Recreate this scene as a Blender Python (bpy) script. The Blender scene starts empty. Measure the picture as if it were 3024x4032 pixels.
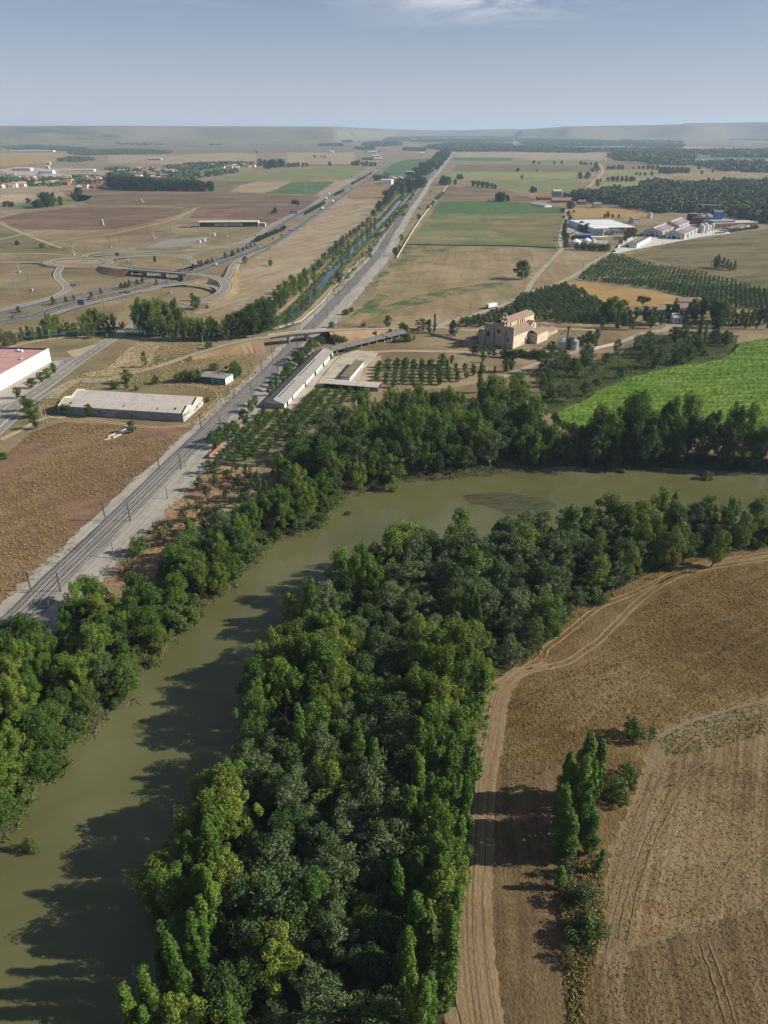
# Aerial view of a river bend, a railway, a canal and a motorway in dry farmland, built as a real place in metres
SUN_E, SKY_S, EXPO, HAZE = 5., .05, .56, 6.5e-5
SKY_TINT = (.9, .93, 1.05)
DENOISE = True
import bpy, bmesh, math, random
import numpy as np
from mathutils import Vector, Matrix
from mathutils.geometry import tessellate_polygon
rnd = random.Random(7)
PI = math.pi
sc = bpy.context.scene
COL = sc.collection
# ------------------------------------------------------------------ survey: photo points -> ground metres
FP, HOR, EYE = 2850., 500., 130.
PITCH = math.atan((2016 - HOR) / FP)
SP, CP = math.sin(PITCH), math.cos(PITCH)
TILE = {'W': (0, 0, 3024 / 1659), 'M': (1850, 1150, 500 / 1659), 'N': (2200, 820, 500 / 1659), 'O': (2500, 800, 500 / 1659),
        'Q': (1000, 1280, 500 / 1659), 'R': (200, 1480, 700 / 1659), 'S': (0, 1340, 300 / 1659), 'T': (700, 840, 400 / 1659),
        'U': (1400, 640, 300 / 1659), 'X': (100, 2200, 250 / 1659), 'Y': (0, 1040, 500 / 1659), 'Z': (400, 960, 550 / 1659)}
for k, o in dict(A=(0, 400), B=(1008, 400), C=(2016, 400), D=(0, 1200), E=(1008, 1200), F=(2016, 1200), G=(0, 2100), H=(1008, 2100),
                 I=(2016, 2100), J=(0, 3000), K=(1008, 3000), L=(2016, 3000)).items():
    TILE[k] = (*o, 1008 / 1659)

def P(t, x, y, z=0.):
    o = TILE[t]
    u = (o[0] + x * o[2] - 1512) / FP
    v = (o[1] + y * o[2] - 2016) / FP
    s = (z - EYE) / (-SP - v * CP)
    return Vector((u * s, (CP - v * SP) * s, z))

def pts(s, z=0.):
    """'A 0,760 130,720 B 4,5,6' -> ground points; a third number is the height in metres"""
    out, t = [], None
    for w in s.split():
        if w[0].isalpha():
            t = w
            continue
        c = [float(q) for q in w.split(',')]
        out.append(P(t, c[0], c[1], c[2] if len(c) > 2 else z))
    return out

def topix(p):
    """ground metres -> full photo pixel (used only to choose a species by district)"""
    y, z = p[1], p[2] - EYE
    f = y * CP - z * SP
    d = -y * SP - z * CP
    return 1512 + FP * p[0] / f, 2016 + FP * d / f

def inpoly(x, y, poly):
    r, j = False, len(poly) - 1
    for i in range(len(poly)):
        a, b = poly[i], poly[j]
        if (a[1] > y) != (b[1] > y) and x < (b[0] - a[0]) * (y - a[1]) / (b[1] - a[1]) + a[0]:
            r = not r
        j = i
    return r

def sdist(X, Y, poly):
    """signed distance (inside positive) of numpy arrays to a polygon"""
    X = np.asarray(X, float); Y = np.asarray(Y, float)
    d = np.full(X.shape, 1e18); ins = np.zeros(X.shape, bool)
    n = len(poly)
    for i in range(n):
        ax, ay = poly[i][0], poly[i][1]
        bx, by = poly[(i + 1) % n][0], poly[(i + 1) % n][1]
        ex, ey = bx - ax, by - ay
        t = np.clip(((X - ax) * ex + (Y - ay) * ey) / (ex * ex + ey * ey + 1e-12), 0, 1)
        d = np.minimum(d, (X - ax - t * ex) ** 2 + (Y - ay - t * ey) ** 2)
        c = (ay > Y) != (by > Y)
        with np.errstate(divide='ignore', invalid='ignore'):
            c &= X < (bx - ax) * (Y - ay) / (by - ay + 1e-15) + ax
        ins ^= c
    d = np.sqrt(d)
    return np.where(ins, d, -d)

def smooth(pl, n=6, closed=False):
    out, m = [], len(pl)
    for i in range(m if closed else m - 1):
        if closed:
            a, b, c, d = pl[i - 1], pl[i], pl[(i + 1) % m], pl[(i + 2) % m]
        else:
            b, c = pl[i], pl[i + 1]
            a = pl[i - 1] if i else b * 2 - c
            d = pl[i + 2] if i + 2 < m else c * 2 - b
        for k in range(n):
            t = k / n
            out.append(0.5 * ((2 * b) + (c - a) * t + (2 * a - 5 * b + 4 * c - d) * t * t + (3 * b - a - 3 * c + d) * t ** 3))
    if not closed:
        out.append(pl[-1].copy())
    return out

def resample(pl, step):
    out, carry = [pl[0].copy()], 0.
    for a, b in zip(pl, pl[1:]):
        L = (b - a).length
        d = step - carry
        while d <= L:
            out.append(a.lerp(b, d / L)); d += step
        carry = (carry + L) % step
    return out

def offset(pl, o):
    out = []
    for i, p in enumerate(pl):
        a, b = pl[max(i - 1, 0)], pl[min(i + 1, len(pl) - 1)]
        t = Vector((b.x - a.x, b.y - a.y, 0)).normalized()
        out.append(p + Vector((t.y, -t.x, 0)) * o)      # + is to the right of the direction of travel
    return out

# ------------------------------------------------------------------ materials
def newmat(name):
    m = bpy.data.materials.new(name); m.use_nodes = True
    nt = m.node_tree; nt.nodes.clear()
    return m, nt

def nd(nt, typ, ins=None, **kw):
    n = nt.nodes.new('ShaderNode' + typ)
    for k, v in kw.items():
        setattr(n, k, v)
    for k, v in (ins or {}).items():
        if isinstance(v, bpy.types.NodeSocket):
            nt.links.new(v, n.inputs[k])
        else:
            n.inputs[k].default_value = v
    return n

def rgba(c): return (c[0], c[1], c[2], 1.)

def ramp(nt, fac, cols, lo=.3, hi=.7):
    r = nd(nt, 'ValToRGB', {'Fac': fac})
    e = r.color_ramp.elements
    k = len(cols)
    e[0].position, e[0].color = lo, rgba(cols[0])
    e[1].position, e[1].color = hi, rgba(cols[-1])
    for i in range(1, k - 1):
        x = e.new(lo + (hi - lo) * i / (k - 1)); x.color = rgba(cols[i])
    return r.outputs['Color']

def vec(nt, uv=False, ang=0., sx=1., sy=1., obj=False):
    if uv:
        v = nd(nt, 'UVMap').outputs[0]
    elif obj:
        v = nd(nt, 'TexCoord').outputs['Object']
    else:
        v = nd(nt, 'NewGeometry').outputs['Position']
    if ang or sx != 1 or sy != 1:
        v = nd(nt, 'Mapping', {'Vector': v, 'Rotation': (0, 0, -ang)}).outputs[0]
        v = nd(nt, 'Mapping', {'Vector': v, 'Scale': (sx, sy, 1)}).outputs[0]
    return v

def noise(nt, v, s, det=3., rough=.55, dist=0.):
    return nd(nt, 'TexNoise', {'Vector': v, 'Scale': s, 'Detail': det, 'Roughness': rough, 'Distortion': dist}).outputs['Fac']

def math_(nt, op, a, b):
    return nd(nt, 'Math', {0: a, 1: b}, operation=op).outputs[0]

def mix(nt, f, a, b, bt='MIX'):
    n = nd(nt, 'Mix', None, data_type='RGBA', blend_type=bt)
    for i, v in ((0, f), (6, a), (7, b)):
        if isinstance(v, bpy.types.NodeSocket):
            nt.links.new(v, n.inputs[i])
        else:
            n.inputs[i].default_value = v if i == 0 else rgba(v)
    return n.outputs[2]

def finish(nt, col, rough=.9, bump=None, bstr=.5, bdist=.3, spec=.2, metal=0.):
    b = nd(nt, 'BsdfPrincipled', {'Roughness': rough, 'Specular IOR Level': spec, 'Metallic': metal})
    if isinstance(col, bpy.types.NodeSocket):
        nt.links.new(col, b.inputs['Base Color'])
    else:
        b.inputs['Base Color'].default_value = rgba(col)
    if bump is not None:
        bn = nd(nt, 'Bump', {'Height': bump, 'Strength': bstr, 'Distance': bdist})
        nt.links.new(bn.outputs[0], b.inputs['Normal'])
    o = nd(nt, 'OutputMaterial')
    nt.links.new(b.outputs[0], o.inputs[0])
    return b

def soil(name, cols, big=.012, mid=.12, fine=1.3, w=(.5, .3, .2), streak=None, spots=None, bstr=.6, bdist=.35, lo=.36, hi=.64, uv=False, rows=None, rough=.95, rowang=0., spots2=None):
    """dry ground: patches, mottling and clods; streak=(angle, along, across) for drilled or mown lines; spots=(colour, scale, from, to) for weeds"""
    m, nt = newmat(name)
    cols = [(c[0] * 1.0, c[1] * 1.03, c[2] * .98) for c in cols]
    v = vec(nt, uv)
    f = math_(nt, 'MULTIPLY', noise(nt, v, big, 4, .6, .6), w[0])
    f = math_(nt, 'ADD', f, math_(nt, 'MULTIPLY', noise(nt, v, mid, 4, .65), w[1]))
    fn = noise(nt, v, fine, 3, .7)
    f = math_(nt, 'ADD', f, math_(nt, 'MULTIPLY', fn, w[2]))
    if streak:
        vs = vec(nt, uv, streak[0], streak[1], streak[2])
        f = math_(nt, 'ADD', f, math_(nt, 'MULTIPLY', math_(nt, 'SUBTRACT', noise(nt, vs, 1., 4, .7), .5), streak[3] if len(streak) > 3 else .35))
    c = ramp(nt, f, cols, lo, hi)
    h = fn
    if rows:                                   # (spacing m, strength): lines along u
        vr = vec(nt, uv, rowang - PI / 2 if rowang else 0., 1., 1.)
        wv = nd(nt, 'TexWave', {'Vector': vr, 'Scale': .314 / rows[0], 'Distortion': rows[2] if len(rows) > 2 else .6, 'Detail': 2., 'Detail Scale': .15}, wave_type='BANDS', bands_direction='X')
        c = mix(nt, math_(nt, 'MULTIPLY', wv.outputs['Fac'], rows[1]), c, [q * .45 for q in cols[0]])
        h = math_(nt, 'SUBTRACT', fn, wv.outputs['Fac'])
    for spots in (spots, spots2):
        if not spots: continue
        s = nd(nt, 'MapRange', {'Value': math_(nt, 'ADD', math_(nt, 'MULTIPLY', noise(nt, v, spots[1], 5, .7), .75), math_(nt, 'MULTIPLY', noise(nt, v, spots[1] * 14, 2, .6), .25)), 'From Min': spots[2], 'From Max': spots[3]}).outputs[0]
        c = mix(nt, s, c, spots[0])
    finish(nt, c, rough, h, bstr, bdist, .1)
    return m

def plain(name, col, var=.25, s=.4, rough=.7, spec=.3, bstr=.15, metal=0., streak=None, obj=True, dirt=None):
    """painted / rendered / concrete surface with mild weathering"""
    m, nt = newmat(name)
    v = vec(nt, False, obj=obj)
    f = math_(nt, 'ADD', math_(nt, 'MULTIPLY', noise(nt, v, s, 4, .65), .6), math_(nt, 'MULTIPLY', noise(nt, v, s * 7, 3, .6), .4))
    if streak:
        vs = nd(nt, 'Mapping', {'Vector': v, 'Scale': streak}).outputs[0]
        f = math_(nt, 'ADD', math_(nt, 'MULTIPLY', f, .5), math_(nt, 'MULTIPLY', noise(nt, vs, 1., 3, .6), .5))
    d = dirt or [q * (1 - var * 1.6) for q in col]
    c = ramp(nt, f, [d, col, [min(.95, q * (1 + var * .5)) for q in col]], .32, .7)
    finish(nt, c, rough, f, bstr, .05, spec, metal)
    return m

def leafmat(name, cols, trans=.25, rough=.65):
    m, nt = newmat(name)
    cols = [(c[0] * 1.40, c[1] * 1.34, c[2] * 1.) for c in cols]; trans *= .7
    oi = nd(nt, 'ObjectInfo').outputs['Random']
    ns = noise(nt, vec(nt, obj=True), .45, 2, .6)
    rp = nd(nt, 'NewGeometry').outputs['Random Per Island']
    f = math_(nt, 'ADD', math_(nt, 'MULTIPLY', oi, .45), math_(nt, 'ADD', math_(nt, 'MULTIPLY', ns, .35), math_(nt, 'MULTIPLY', rp, .2)))
    c = ramp(nt, f, cols, .15, .85)
    b = nd(nt, 'BsdfPrincipled', {'Base Color': c, 'Roughness': rough, 'Specular IOR Level': .25})
    t = nd(nt, 'BsdfTranslucent', {'Color': mix(nt, .5, c, (.12, .16, .02))})
    mx = nd(nt, 'MixShader', {0: trans, 1: b.outputs[0], 2: t.outputs[0]})
    nt.links.new(mx.outputs[0], nd(nt, 'OutputMaterial').inputs[0])
    return m

# ------------------------------------------------------------------ objects
def tag(o, label=None, cat=None, group=None, kind=None):
    for k, v in (('label', label), ('category', cat), ('group', group), ('kind', kind)):
        if v: o[k] = v
    return o

def thing(name, label, cat, loc=(0, 0, 0), rz=0., group=None):
    o = bpy.data.objects.new(name, None); COL.objects.link(o)
    o.location = loc; o.rotation_euler = (0, 0, rz); o.empty_display_size = .5
    return tag(o, label, cat, group)

class MB:
    def __init__(s): s.v, s.f, s.m, s.uv = [], [], [], None
    def quad(s, *p, m=0):
        i = len(s.v); s.v += [tuple(q) for q in p]; s.f.append(tuple(range(i, i + len(p)))); s.m.append(m)
        return s
    def box(s, x0, y0, z0, x1, y1, z1, m=0, T=None):
        i = len(s.v)
        c = [(x, y, z) for z in (z0, z1) for x, y in ((x0, y0), (x1, y0), (x1, y1), (x0, y1))]
        s.v += [tuple(T @ Vector(q)) for q in c] if T else c
        for f in ((3, 2, 1, 0), (4, 5, 6, 7), (0, 1, 5, 4), (1, 2, 6, 5), (2, 3, 7, 6), (3, 0, 4, 7)):
            s.f.append(tuple(i + q for q in f)); s.m.append(m)
        return s
    def prism(s, poly, z0, z1, m=0, top=None):
        """vertical extrusion of a ground outline"""
        i, n = len(s.v), len(poly)
        s.v += [(p[0], p[1], z0) for p in poly] + [(p[0], p[1], z1) for p in poly]
        for k in range(n):
            s.f.append((i + k, i + (k + 1) % n, i + n + (k + 1) % n, i + n + k)); s.m.append(m)
        s.f.append(tuple(i + n + k for k in range(n))); s.m.append(m if top is None else top)
        s.f.append(tuple(i + n - 1 - k for k in range(n))); s.m.append(m)
        return s
    def extr(s, prof, a, b, m=0):
        """profile [(y,z)...] swept along x from a to b"""
        i, n = len(s.v), len(prof)
        s.v += [(a, p[0], p[1]) for p in prof] + [(b, p[0], p[1]) for p in prof]
        for k in range(n):
            s.f.append((i + k, i + n + k, i + n + (k + 1) % n, i + (k + 1) % n)); s.m.append(m)
        s.f.append(tuple(i + n - 1 - k for k in range(n))); s.m.append(m)
        s.f.append(tuple(i + n + k for k in range(n))); s.m.append(m)
        return s
    def tube(s, a, b, r0, r1, n=6, m=0, cap=True):
        a, b = Vector(a), Vector(b)
        d = (b - a)
        if d.length < 1e-6: return s
        d.normalize()
        u = d.orthogonal().normalized(); w = d.cross(u)
        i = len(s.v)
        for c, r in ((a, r0), (b, r1)):
            for k in range(n):
                t = 2 * PI * k / n
                s.v.append(tuple(c + u * (math.cos(t) * r) + w * (math.sin(t) * r)))
        for k in range(n):
            s.f.append((i + k, i + (k + 1) % n, i + n + (k + 1) % n, i + n + k)); s.m.append(m)
        if cap:
            s.f.append(tuple(i + n + k for k in range(n))); s.m.append(m)
            s.f.append(tuple(i + n - 1 - k for k in range(n))); s.m.append(m)
        return s
    def lathe(s, prof, c=(0, 0, 0), n=20, m=0):
        i = len(s.v)
        for r, z in prof:
            for k in range(n):
                t = 2 * PI * k / n
                s.v.append((c[0] + r * math.cos(t), c[1] + r * math.sin(t), c[2] + z))
        for j in range(len(prof) - 1):
            for k in range(n):
                s.f.append((i + j * n + k, i + j * n + (k + 1) % n, i + (j + 1) * n + (k + 1) % n, i + (j + 1) * n + k)); s.m.append(m)
        return s
    def mesh(s, name, mats):
        me = bpy.data.meshes.new(name)
        me.from_pydata(s.v, [], s.f)
        for q in (mats if isinstance(mats, (list, tuple)) else [mats]): me.materials.append(q)
        if any(s.m): me.polygons.foreach_set('material_index', s.m)
        if s.uv:
            l = me.uv_layers.new(name='UVMap')
            idx = np.empty(len(me.loops), np.int32); me.loops.foreach_get('vertex_index', idx)
            l.data.foreach_set('uv', np.asarray(s.uv, np.float32)[idx].ravel())
        me.update()
        return me
    def build(s, name, mats, parent=None):
        o = bpy.data.objects.new(name, s.mesh(name, mats)); COL.objects.link(o)
        if parent: o.parent = parent
        return o

def struct(name, mb, mats, kind='structure'):
    return tag(mb.build(name, mats), kind=kind)

def sheet(name, pl, z, mat, jit=.3, step=None, kind='structure'):
    """a field or yard laid on the ground, its outline slightly uneven"""
    if isinstance(pl, str): pl = pts(pl)
    out = []
    for i, a in enumerate(pl):
        b = pl[(i + 1) % len(pl)]
        L = (b - a).length
        st = step or max(2.5, .5 * (a.y + b.y) / 70)
        n = max(1, min(60, int(L / st)))
        nv = Vector((b.y - a.y, a.x - b.x, 0)).normalized() if L > 0 else Vector()
        for k in range(n):
            o = a.lerp(b, k / n)
            if k: o = o + nv * rnd.uniform(-1, 1) * jit * st * .45
            out.append((o.x, o.y, z))
    mb = MB(); mb.v = out
    mb.f = [tuple(t) for t in tessellate_polygon([[Vector(q) for q in out]])]
    fl = []
    for t in mb.f:
        a, b, c = (out[q] for q in t)
        fl.append(t if (b[0] - a[0]) * (c[1] - a[1]) - (b[1] - a[1]) * (c[0] - a[0]) > 0 else t[::-1])
    mb.f = fl; mb.m = [0] * len(fl)
    return struct(name, mb, mat, kind)

def ribbon_mb(mb, pl, o0, o1, z, uvw=True, wob=0.):
    """strip between two sideways offsets of a line; UV in metres (u across, v along)"""
    i0 = len(mb.v); d = 0.
    if mb.uv is None: mb.uv = []
    L = offset(pl, 0)
    for i, p in enumerate(pl):
        a, b = pl[max(i - 1, 0)], pl[min(i + 1, len(pl) - 1)]
        t = Vector((b.x - a.x, b.y - a.y, 0)).normalized()
        r = Vector((t.y, -t.x, 0))
        if i: d += (p - pl[i - 1]).length
        w0, w1 = rnd.uniform(-wob, wob), rnd.uniform(-wob, wob)
        for o in (o0 + w0, o1 + w1):
            q = p + r * o
            mb.v.append((q.x, q.y, p.z + z)); mb.uv.append((o, d))
        if i:
            k = i0 + 2 * i
            mb.f.append((k - 2, k - 1, k + 1, k)); mb.m.append(0)
    return mb

def ribbon(name, line, w, z, mat, n=6, off=0., wob=0., kind='structure', closed=False):
    pl = smooth(pts(line), n, closed) if isinstance(line, str) else line
    if closed: pl = pl + [pl[0].copy(), pl[1].copy()]
    mb = MB(); ribbon_mb(mb, pl, off - w / 2, off + w / 2, z, wob=wob)
    return struct(name, mb, mat, kind)

def bank(name, pl, w, mat, slope=1.8, base=-.5):
    """earth embankment under a raised road"""
    mb = MB(); n = 0
    for i, p in enumerate(pl):
        a, b = pl[max(i - 1, 0)], pl[min(i + 1, len(pl) - 1)]
        t = Vector((b.x - a.x, b.y - a.y, 0)).normalized(); r = Vector((t.y, -t.x, 0))
        h = max(p.z, 0.02)
        for o, z in ((-w / 2 - h * slope - .8, base), (-w / 2, h - .02), (w / 2, h - .02), (w / 2 + h * slope + .8, base)):
            q = p + r * (o + (rnd.uniform(-.4, .4) if z == base else 0)); mb.v.append((q.x, q.y, z))
        if i:
            k = 4 * i
            for j in range(3): mb.f.append((k - 4 + j, k - 3 + j, k + j + 1, k + j)); mb.m.append(0)
    return struct(name, mb, mat)
# ------------------------------------------------------------------ camera, sun, sky, air
cam = bpy.data.objects.new('camera', bpy.data.cameras.new('camera')); COL.objects.link(cam)
cam.location = (0, 0, EYE); cam.rotation_euler = (PI / 2 - PITCH, 0, 0)
cam.data.sensor_fit = 'VERTICAL'; cam.data.sensor_height = 36.; cam.data.lens = 36 * FP / 4032
cam.data.clip_start = 1.; cam.data.clip_end = 60000.
sc.camera = cam
SUN_AZ, SUN_EL = math.radians(90), math.radians(30)      # clockwise from the view axis
sl = bpy.data.lights.new('sun', 'SUN'); sl.energy = SUN_E; sl.angle = math.radians(.5); sl.color = (1., .93, .82)
so = bpy.data.objects.new('sun', sl); COL.objects.link(so)
sv = Vector((math.sin(SUN_AZ) * math.cos(SUN_EL), math.cos(SUN_AZ) * math.cos(SUN_EL), math.sin(SUN_EL)))
so.rotation_euler = (-sv).to_track_quat('-Z', 'Y').to_euler(); so.location = sv * 400
w = bpy.data.worlds.new('World'); sc.world = w; w.use_nodes = True
nt = w.node_tree; nt.nodes.clear()
sky = nd(nt, 'TexSky', None, sky_type='NISHITA', sun_disc=False, sun_elevation=SUN_EL, sun_rotation=SUN_AZ, altitude=800., air_density=1., dust_density=.6, ozone_density=2.2)
dirv = nd(nt, 'TexCoord').outputs['Generated']
cv = nd(nt, 'Mapping', {'Vector': dirv, 'Scale': (5., 5., 26.), 'Rotation': (0, 0, .15)}).outputs[0]
cn = noise(nt, cv, 1.7, 7, .62, .8)
sx = nd(nt, 'SeparateXYZ', {0: dirv})
hi = nd(nt, 'MapRange', {'Value': sx.outputs['Z'], 'From Min': .05, 'From Max': .13}).outputs[0]
cf = nd(nt, 'MapRange', {'Value': cn, 'From Min': .52, 'From Max': .78}).outputs[0]
# one brighter bank of cirrus ahead, a little left of the railway
dx_ = nd(nt, 'MapRange', {'Value': math_(nt, 'ABSOLUTE', math_(nt, 'ADD', sx.outputs['X'], -.10), 0.), 'From Min': .0, 'From Max': .17, 'To Min': 1., 'To Max': 0.}).outputs[0]
dz_ = nd(nt, 'MapRange', {'Value': math_(nt, 'ABSOLUTE', math_(nt, 'ADD', sx.outputs['Z'], -.128), 0.), 'From Min': .004, 'From Max': .03, 'To Min': 1., 'To Max': 0.}).outputs[0]
pk = math_(nt, 'MULTIPLY', math_(nt, 'MULTIPLY', dx_, dz_), nd(nt, 'MapRange', {'Value': noise(nt, cv, 1.1, 6, .65, 1.2), 'From Min': .38, 'From Max': .62}).outputs[0])
cl = math_(nt, 'MINIMUM', math_(nt, 'ADD', math_(nt, 'MULTIPLY', math_(nt, 'MULTIPLY', cf, hi), .12), math_(nt, 'MULTIPLY', pk, 1.)), 1.)
vl = nd(nt, 'MapRange', {'Value': sx.outputs['Z'], 'From Min': .0, 'From Max': .2, 'To Min': .75, 'To Max': .34}).outputs[0]
vc = mix(nt, nd(nt, 'MapRange', {'Value': sx.outputs['Z'], 'From Min': -.02, 'From Max': .16}).outputs[0], (8.2, 8.8, 10.1), (4.4, 5.2, 7.2))
skc = mix(nt, vl, mix(nt, 1., sky.outputs[0], SKY_TINT, 'MULTIPLY'), vc)      # thin high veil
cc = mix(nt, cl, skc, (10., 10.4, 11.))
bg = nd(nt, 'Background', {'Color': cc, 'Strength': SKY_S})
nt.links.new(bg.outputs[0], nd(nt, 'OutputWorld').inputs[0])
sc.view_settings.view_transform = 'Standard'; sc.view_settings.look = 'None'
sc.view_settings.exposure = EXPO; sc.view_settings.gamma = 1.
cy = sc.cycles
cy.max_bounces = 5; cy.diffuse_bounces = 1; cy.glossy_bounces = 2; cy.transmission_bounces = 2; cy.volume_bounces = 1; cy.transparent_max_bounces = 4
cy.use_adaptive_sampling = True; cy.adaptive_threshold = .02
cy.use_denoising = DENOISE
if HAZE:
    m, nt = newmat('haze_air')
    pv = nd(nt, 'VolumePrincipled', {'Color': (.58, .77, 1., 1), 'Density': HAZE, 'Anisotropy': .15})
    nt.links.new(pv.outputs[0], nd(nt, 'OutputMaterial').inputs['Volume'])
    hz = MB().box(-17500, -1500, -9.5, 17500, 17800, 215).build('haze', m)
    tag(hz, 'pale blue summer haze over the valley', 'haze', kind='stuff')

# ------------------------------------------------------------------ the valley floor and the river
RIV = pts('J -120,700 0,480 110,440 190,200 300,115 410,60 G 410,1440 470,1345 550,1320 660,1230 690,1150 800,1110 840,1000 920,895 1020,845 1090,740 1180,640 1240,580 1265,490 1380,450 1440,400 1530,340 1560,260 1659,185 H 100,55 290,0 E 450,1420 490,1330 590,1250 700,1215 840,1200 900,1140 1080,1140 1250,1130 1400,1110 1560,1095 1659,1080 F 100,1075 250,1050 400,1045 600,1075 750,1065 900,1045 1100,1065 1350,1075 1659,1085 1900,1090 1900,1520 1659,1490 1300,1450 1000,1455 700,1450 400,1480 100,1500 H 1500,130 1300,150 1100,170 900,230 700,330 520,430 400,560 300,680 200,800 110,930 60,1050 0,1200 J 1560,40 1450,300 1370,560 1310,850 1260,1150 1200,1400 1120,1698 900,2100 -200,2100', -3.)
RIVXY = [(p.x, p.y) for p in RIV]
def bed(sd):
    return np.where(sd > 0, -3. - np.clip(sd, 0, 5) * .5, -3. * np.clip((sd + 7.) / 7., 0, 1) ** 1.3)
def gz(x, y):
    if -260 < x < 330 and y < 480:
        return float(bed(sdist(np.array([x]), np.array([y]), RIVXY))[0])
    return 0.

def axis(a, b, st, lo, hi, g=1.22):
    v = list(np.arange(a, b + .01, st)); s = st
    while v[-1] < hi: s *= g; v.append(v[-1] + s)
    s = st
    while v[0] > lo: s *= g; v.insert(0, v[0] - s)
    return np.array(v)

WOOD_S = 'I 1659,90 1250,150 1000,215 850,300 600,425 430,515 300,600 200,750 60,850 H 1600,895 1545,870 1500,1000 1480,1200 1440,1400 K 1390,0 1370,250 1340,500 1320,800 1290,1050 1280,1250 1240,1500 1210,1698 1180,1900'
WOOD = pts(WOOD_S) + pts('J 1000,2000 1120,1698 1200,1400 1260,1150 1310,850 1370,560 1450,300 1560,40 H 0,1200 60,1050 110,930 200,800 300,680 400,560 520,430 700,330 900,230 1100,170 1300,150 1500,130 F 100,1500 400,1480 700,1450 1000,1455 1300,1450 1659,1490 1900,1520', -3.)
LEFT = pts('G -300,850 0,640 130,600 290,600 440,500 560,370 680,370 860,370 1000,350 1060,140 1180,10 D 1260,1440 1400,1360', 6.) + pts('D 1480,1330 1560,1290 1659,1230 E 30,1220 110,1120 160,1000', 8.) + pts('E 560,1240 490,1330 450,1420 H 290,0 100,55 G 1659,185 1560,260 1530,340 1440,400 1380,450 1265,490 1240,580 1180,640 1090,740 1020,845 920,895 840,1000 800,1110 690,1150 660,1230 550,1320 470,1345 410,1440 J 410,60 300,115 190,200 110,440 0,480 -300,800', -3.)
NORTH = pts('E 160,1000 120,950 250,850 380,780 490,710 620,670 720,610 800,590 1000,580 1150,560 1300,590 1400,620 1530,520 1659,500', 11.5) + pts('F 100,640 200,700 240,760', 12) + pts('F 400,720 700,660 1000,650 1300,700 1659,720 1900,730', 20.) + pts('F 1900,1090 1659,1085 1350,1075 1100,1065 900,1045 750,1065 600,1075 400,1045 250,1050 100,1075 E 1659,1080 1400,1110 1080,1140 900,1140 840,1200 700,1215 590,1250 490,1330', -3.)

M_ground = soil('dry_ground', [(.13, .094, .05), (.215, .162, .094), (.30, .235, .15)], spots=((.105, .105, .042), .03, .50, .68))
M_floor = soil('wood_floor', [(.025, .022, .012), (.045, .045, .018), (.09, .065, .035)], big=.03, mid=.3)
M_mud = soil('river_mud', [(.05, .042, .025), (.09, .075, .045)], big=.05)
gx, gy = axis(-262, 332, 3.2, -17000, 17000), axis(20, 470, 3.2, -900, 17200)
X, Y = np.meshgrid(gx, gy)
Z = np.zeros(X.shape)
near = (X > -300) & (X < 400) & (Y < 520)
sd = np.full(X.shape, -99.)
sd[near] = sdist(X[near], Y[near], RIVXY)
fade = np.clip((420 - X) / 60, 0, 1) * np.clip((X + 320) / 40, 0, 1)
Z = bed(sd) * fade
ny, nx = X.shape
me = bpy.data.meshes.new('ground')
co = np.stack([X, Y, Z], -1).reshape(-1, 3)
ii = np.arange(ny * nx).reshape(ny, nx)
q = np.stack([ii[:-1, :-1], ii[:-1, 1:], ii[1:, 1:], ii[1:, :-1]], -1).reshape(-1, 4)
me.from_pydata(co.tolist(), [], q.tolist())
for mm in (M_ground, M_floor, M_mud): me.materials.append(mm)
fc = co[q].mean(1)
mi = np.zeros(len(q), np.int32)
nf = (np.abs(fc[:, 0]) < 420) & (fc[:, 1] < 560)
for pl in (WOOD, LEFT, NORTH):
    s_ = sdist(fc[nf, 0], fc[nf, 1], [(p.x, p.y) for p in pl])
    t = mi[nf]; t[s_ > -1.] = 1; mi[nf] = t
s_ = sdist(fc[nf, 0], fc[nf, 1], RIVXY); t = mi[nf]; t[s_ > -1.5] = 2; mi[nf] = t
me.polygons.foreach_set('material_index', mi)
me.polygons.foreach_set('use_smooth', np.ones(len(q), bool))
me.update()
g_ = bpy.data.objects.new('ground', me); COL.objects.link(g_); tag(g_, kind='structure')

m, nt = newmat('muddy_river')
v = vec(nt)
c = ramp(nt, noise(nt, v, .025, 4, .6, .5), [(.080, .082, .030), (.10, .102, .041), (.122, .124, .054)])
rp_ = math_(nt, 'ADD', noise(nt, v, .5, 3, .6), math_(nt, 'MULTIPLY', noise(nt, v, .06, 2), 2.))
b = finish(nt, c, .07, rp_, .05, .5, .5); b.inputs['IOR'].default_value = 1.33
M_water = m
xs, ys = [p[0] for p in RIVXY], [p[1] for p in RIVXY]
rb = MB().quad((min(xs) - 6, 18, -3), (max(xs) + 5, 18, -3), (max(xs) + 5, max(ys) + 8, -3), (min(xs) - 6, max(ys) + 8, -3))
struct('river', rb, M_water)

F_ = pts('E 1340,1240 1450,1222 1560,1215 1659,1222 F 100,1242 230,1272 290,1302 200,1335 0,1365 E 1600,1345 1480,1300 1400,1290', -2.985)
m, nt = newmat('shoal_weed'); v = vec(nt, False, .2, .25, 1.2)
finish(nt, ramp(nt, noise(nt, v, .6, 4, .7), [(.036, .036, .016), (.062, .061, .026), (.095, .096, .038)]), .25, noise(nt, v, 1.5, 3), .3, .2)
sheet('shoal', smooth(F_, 3, True), -2.985, m, .25)

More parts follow.
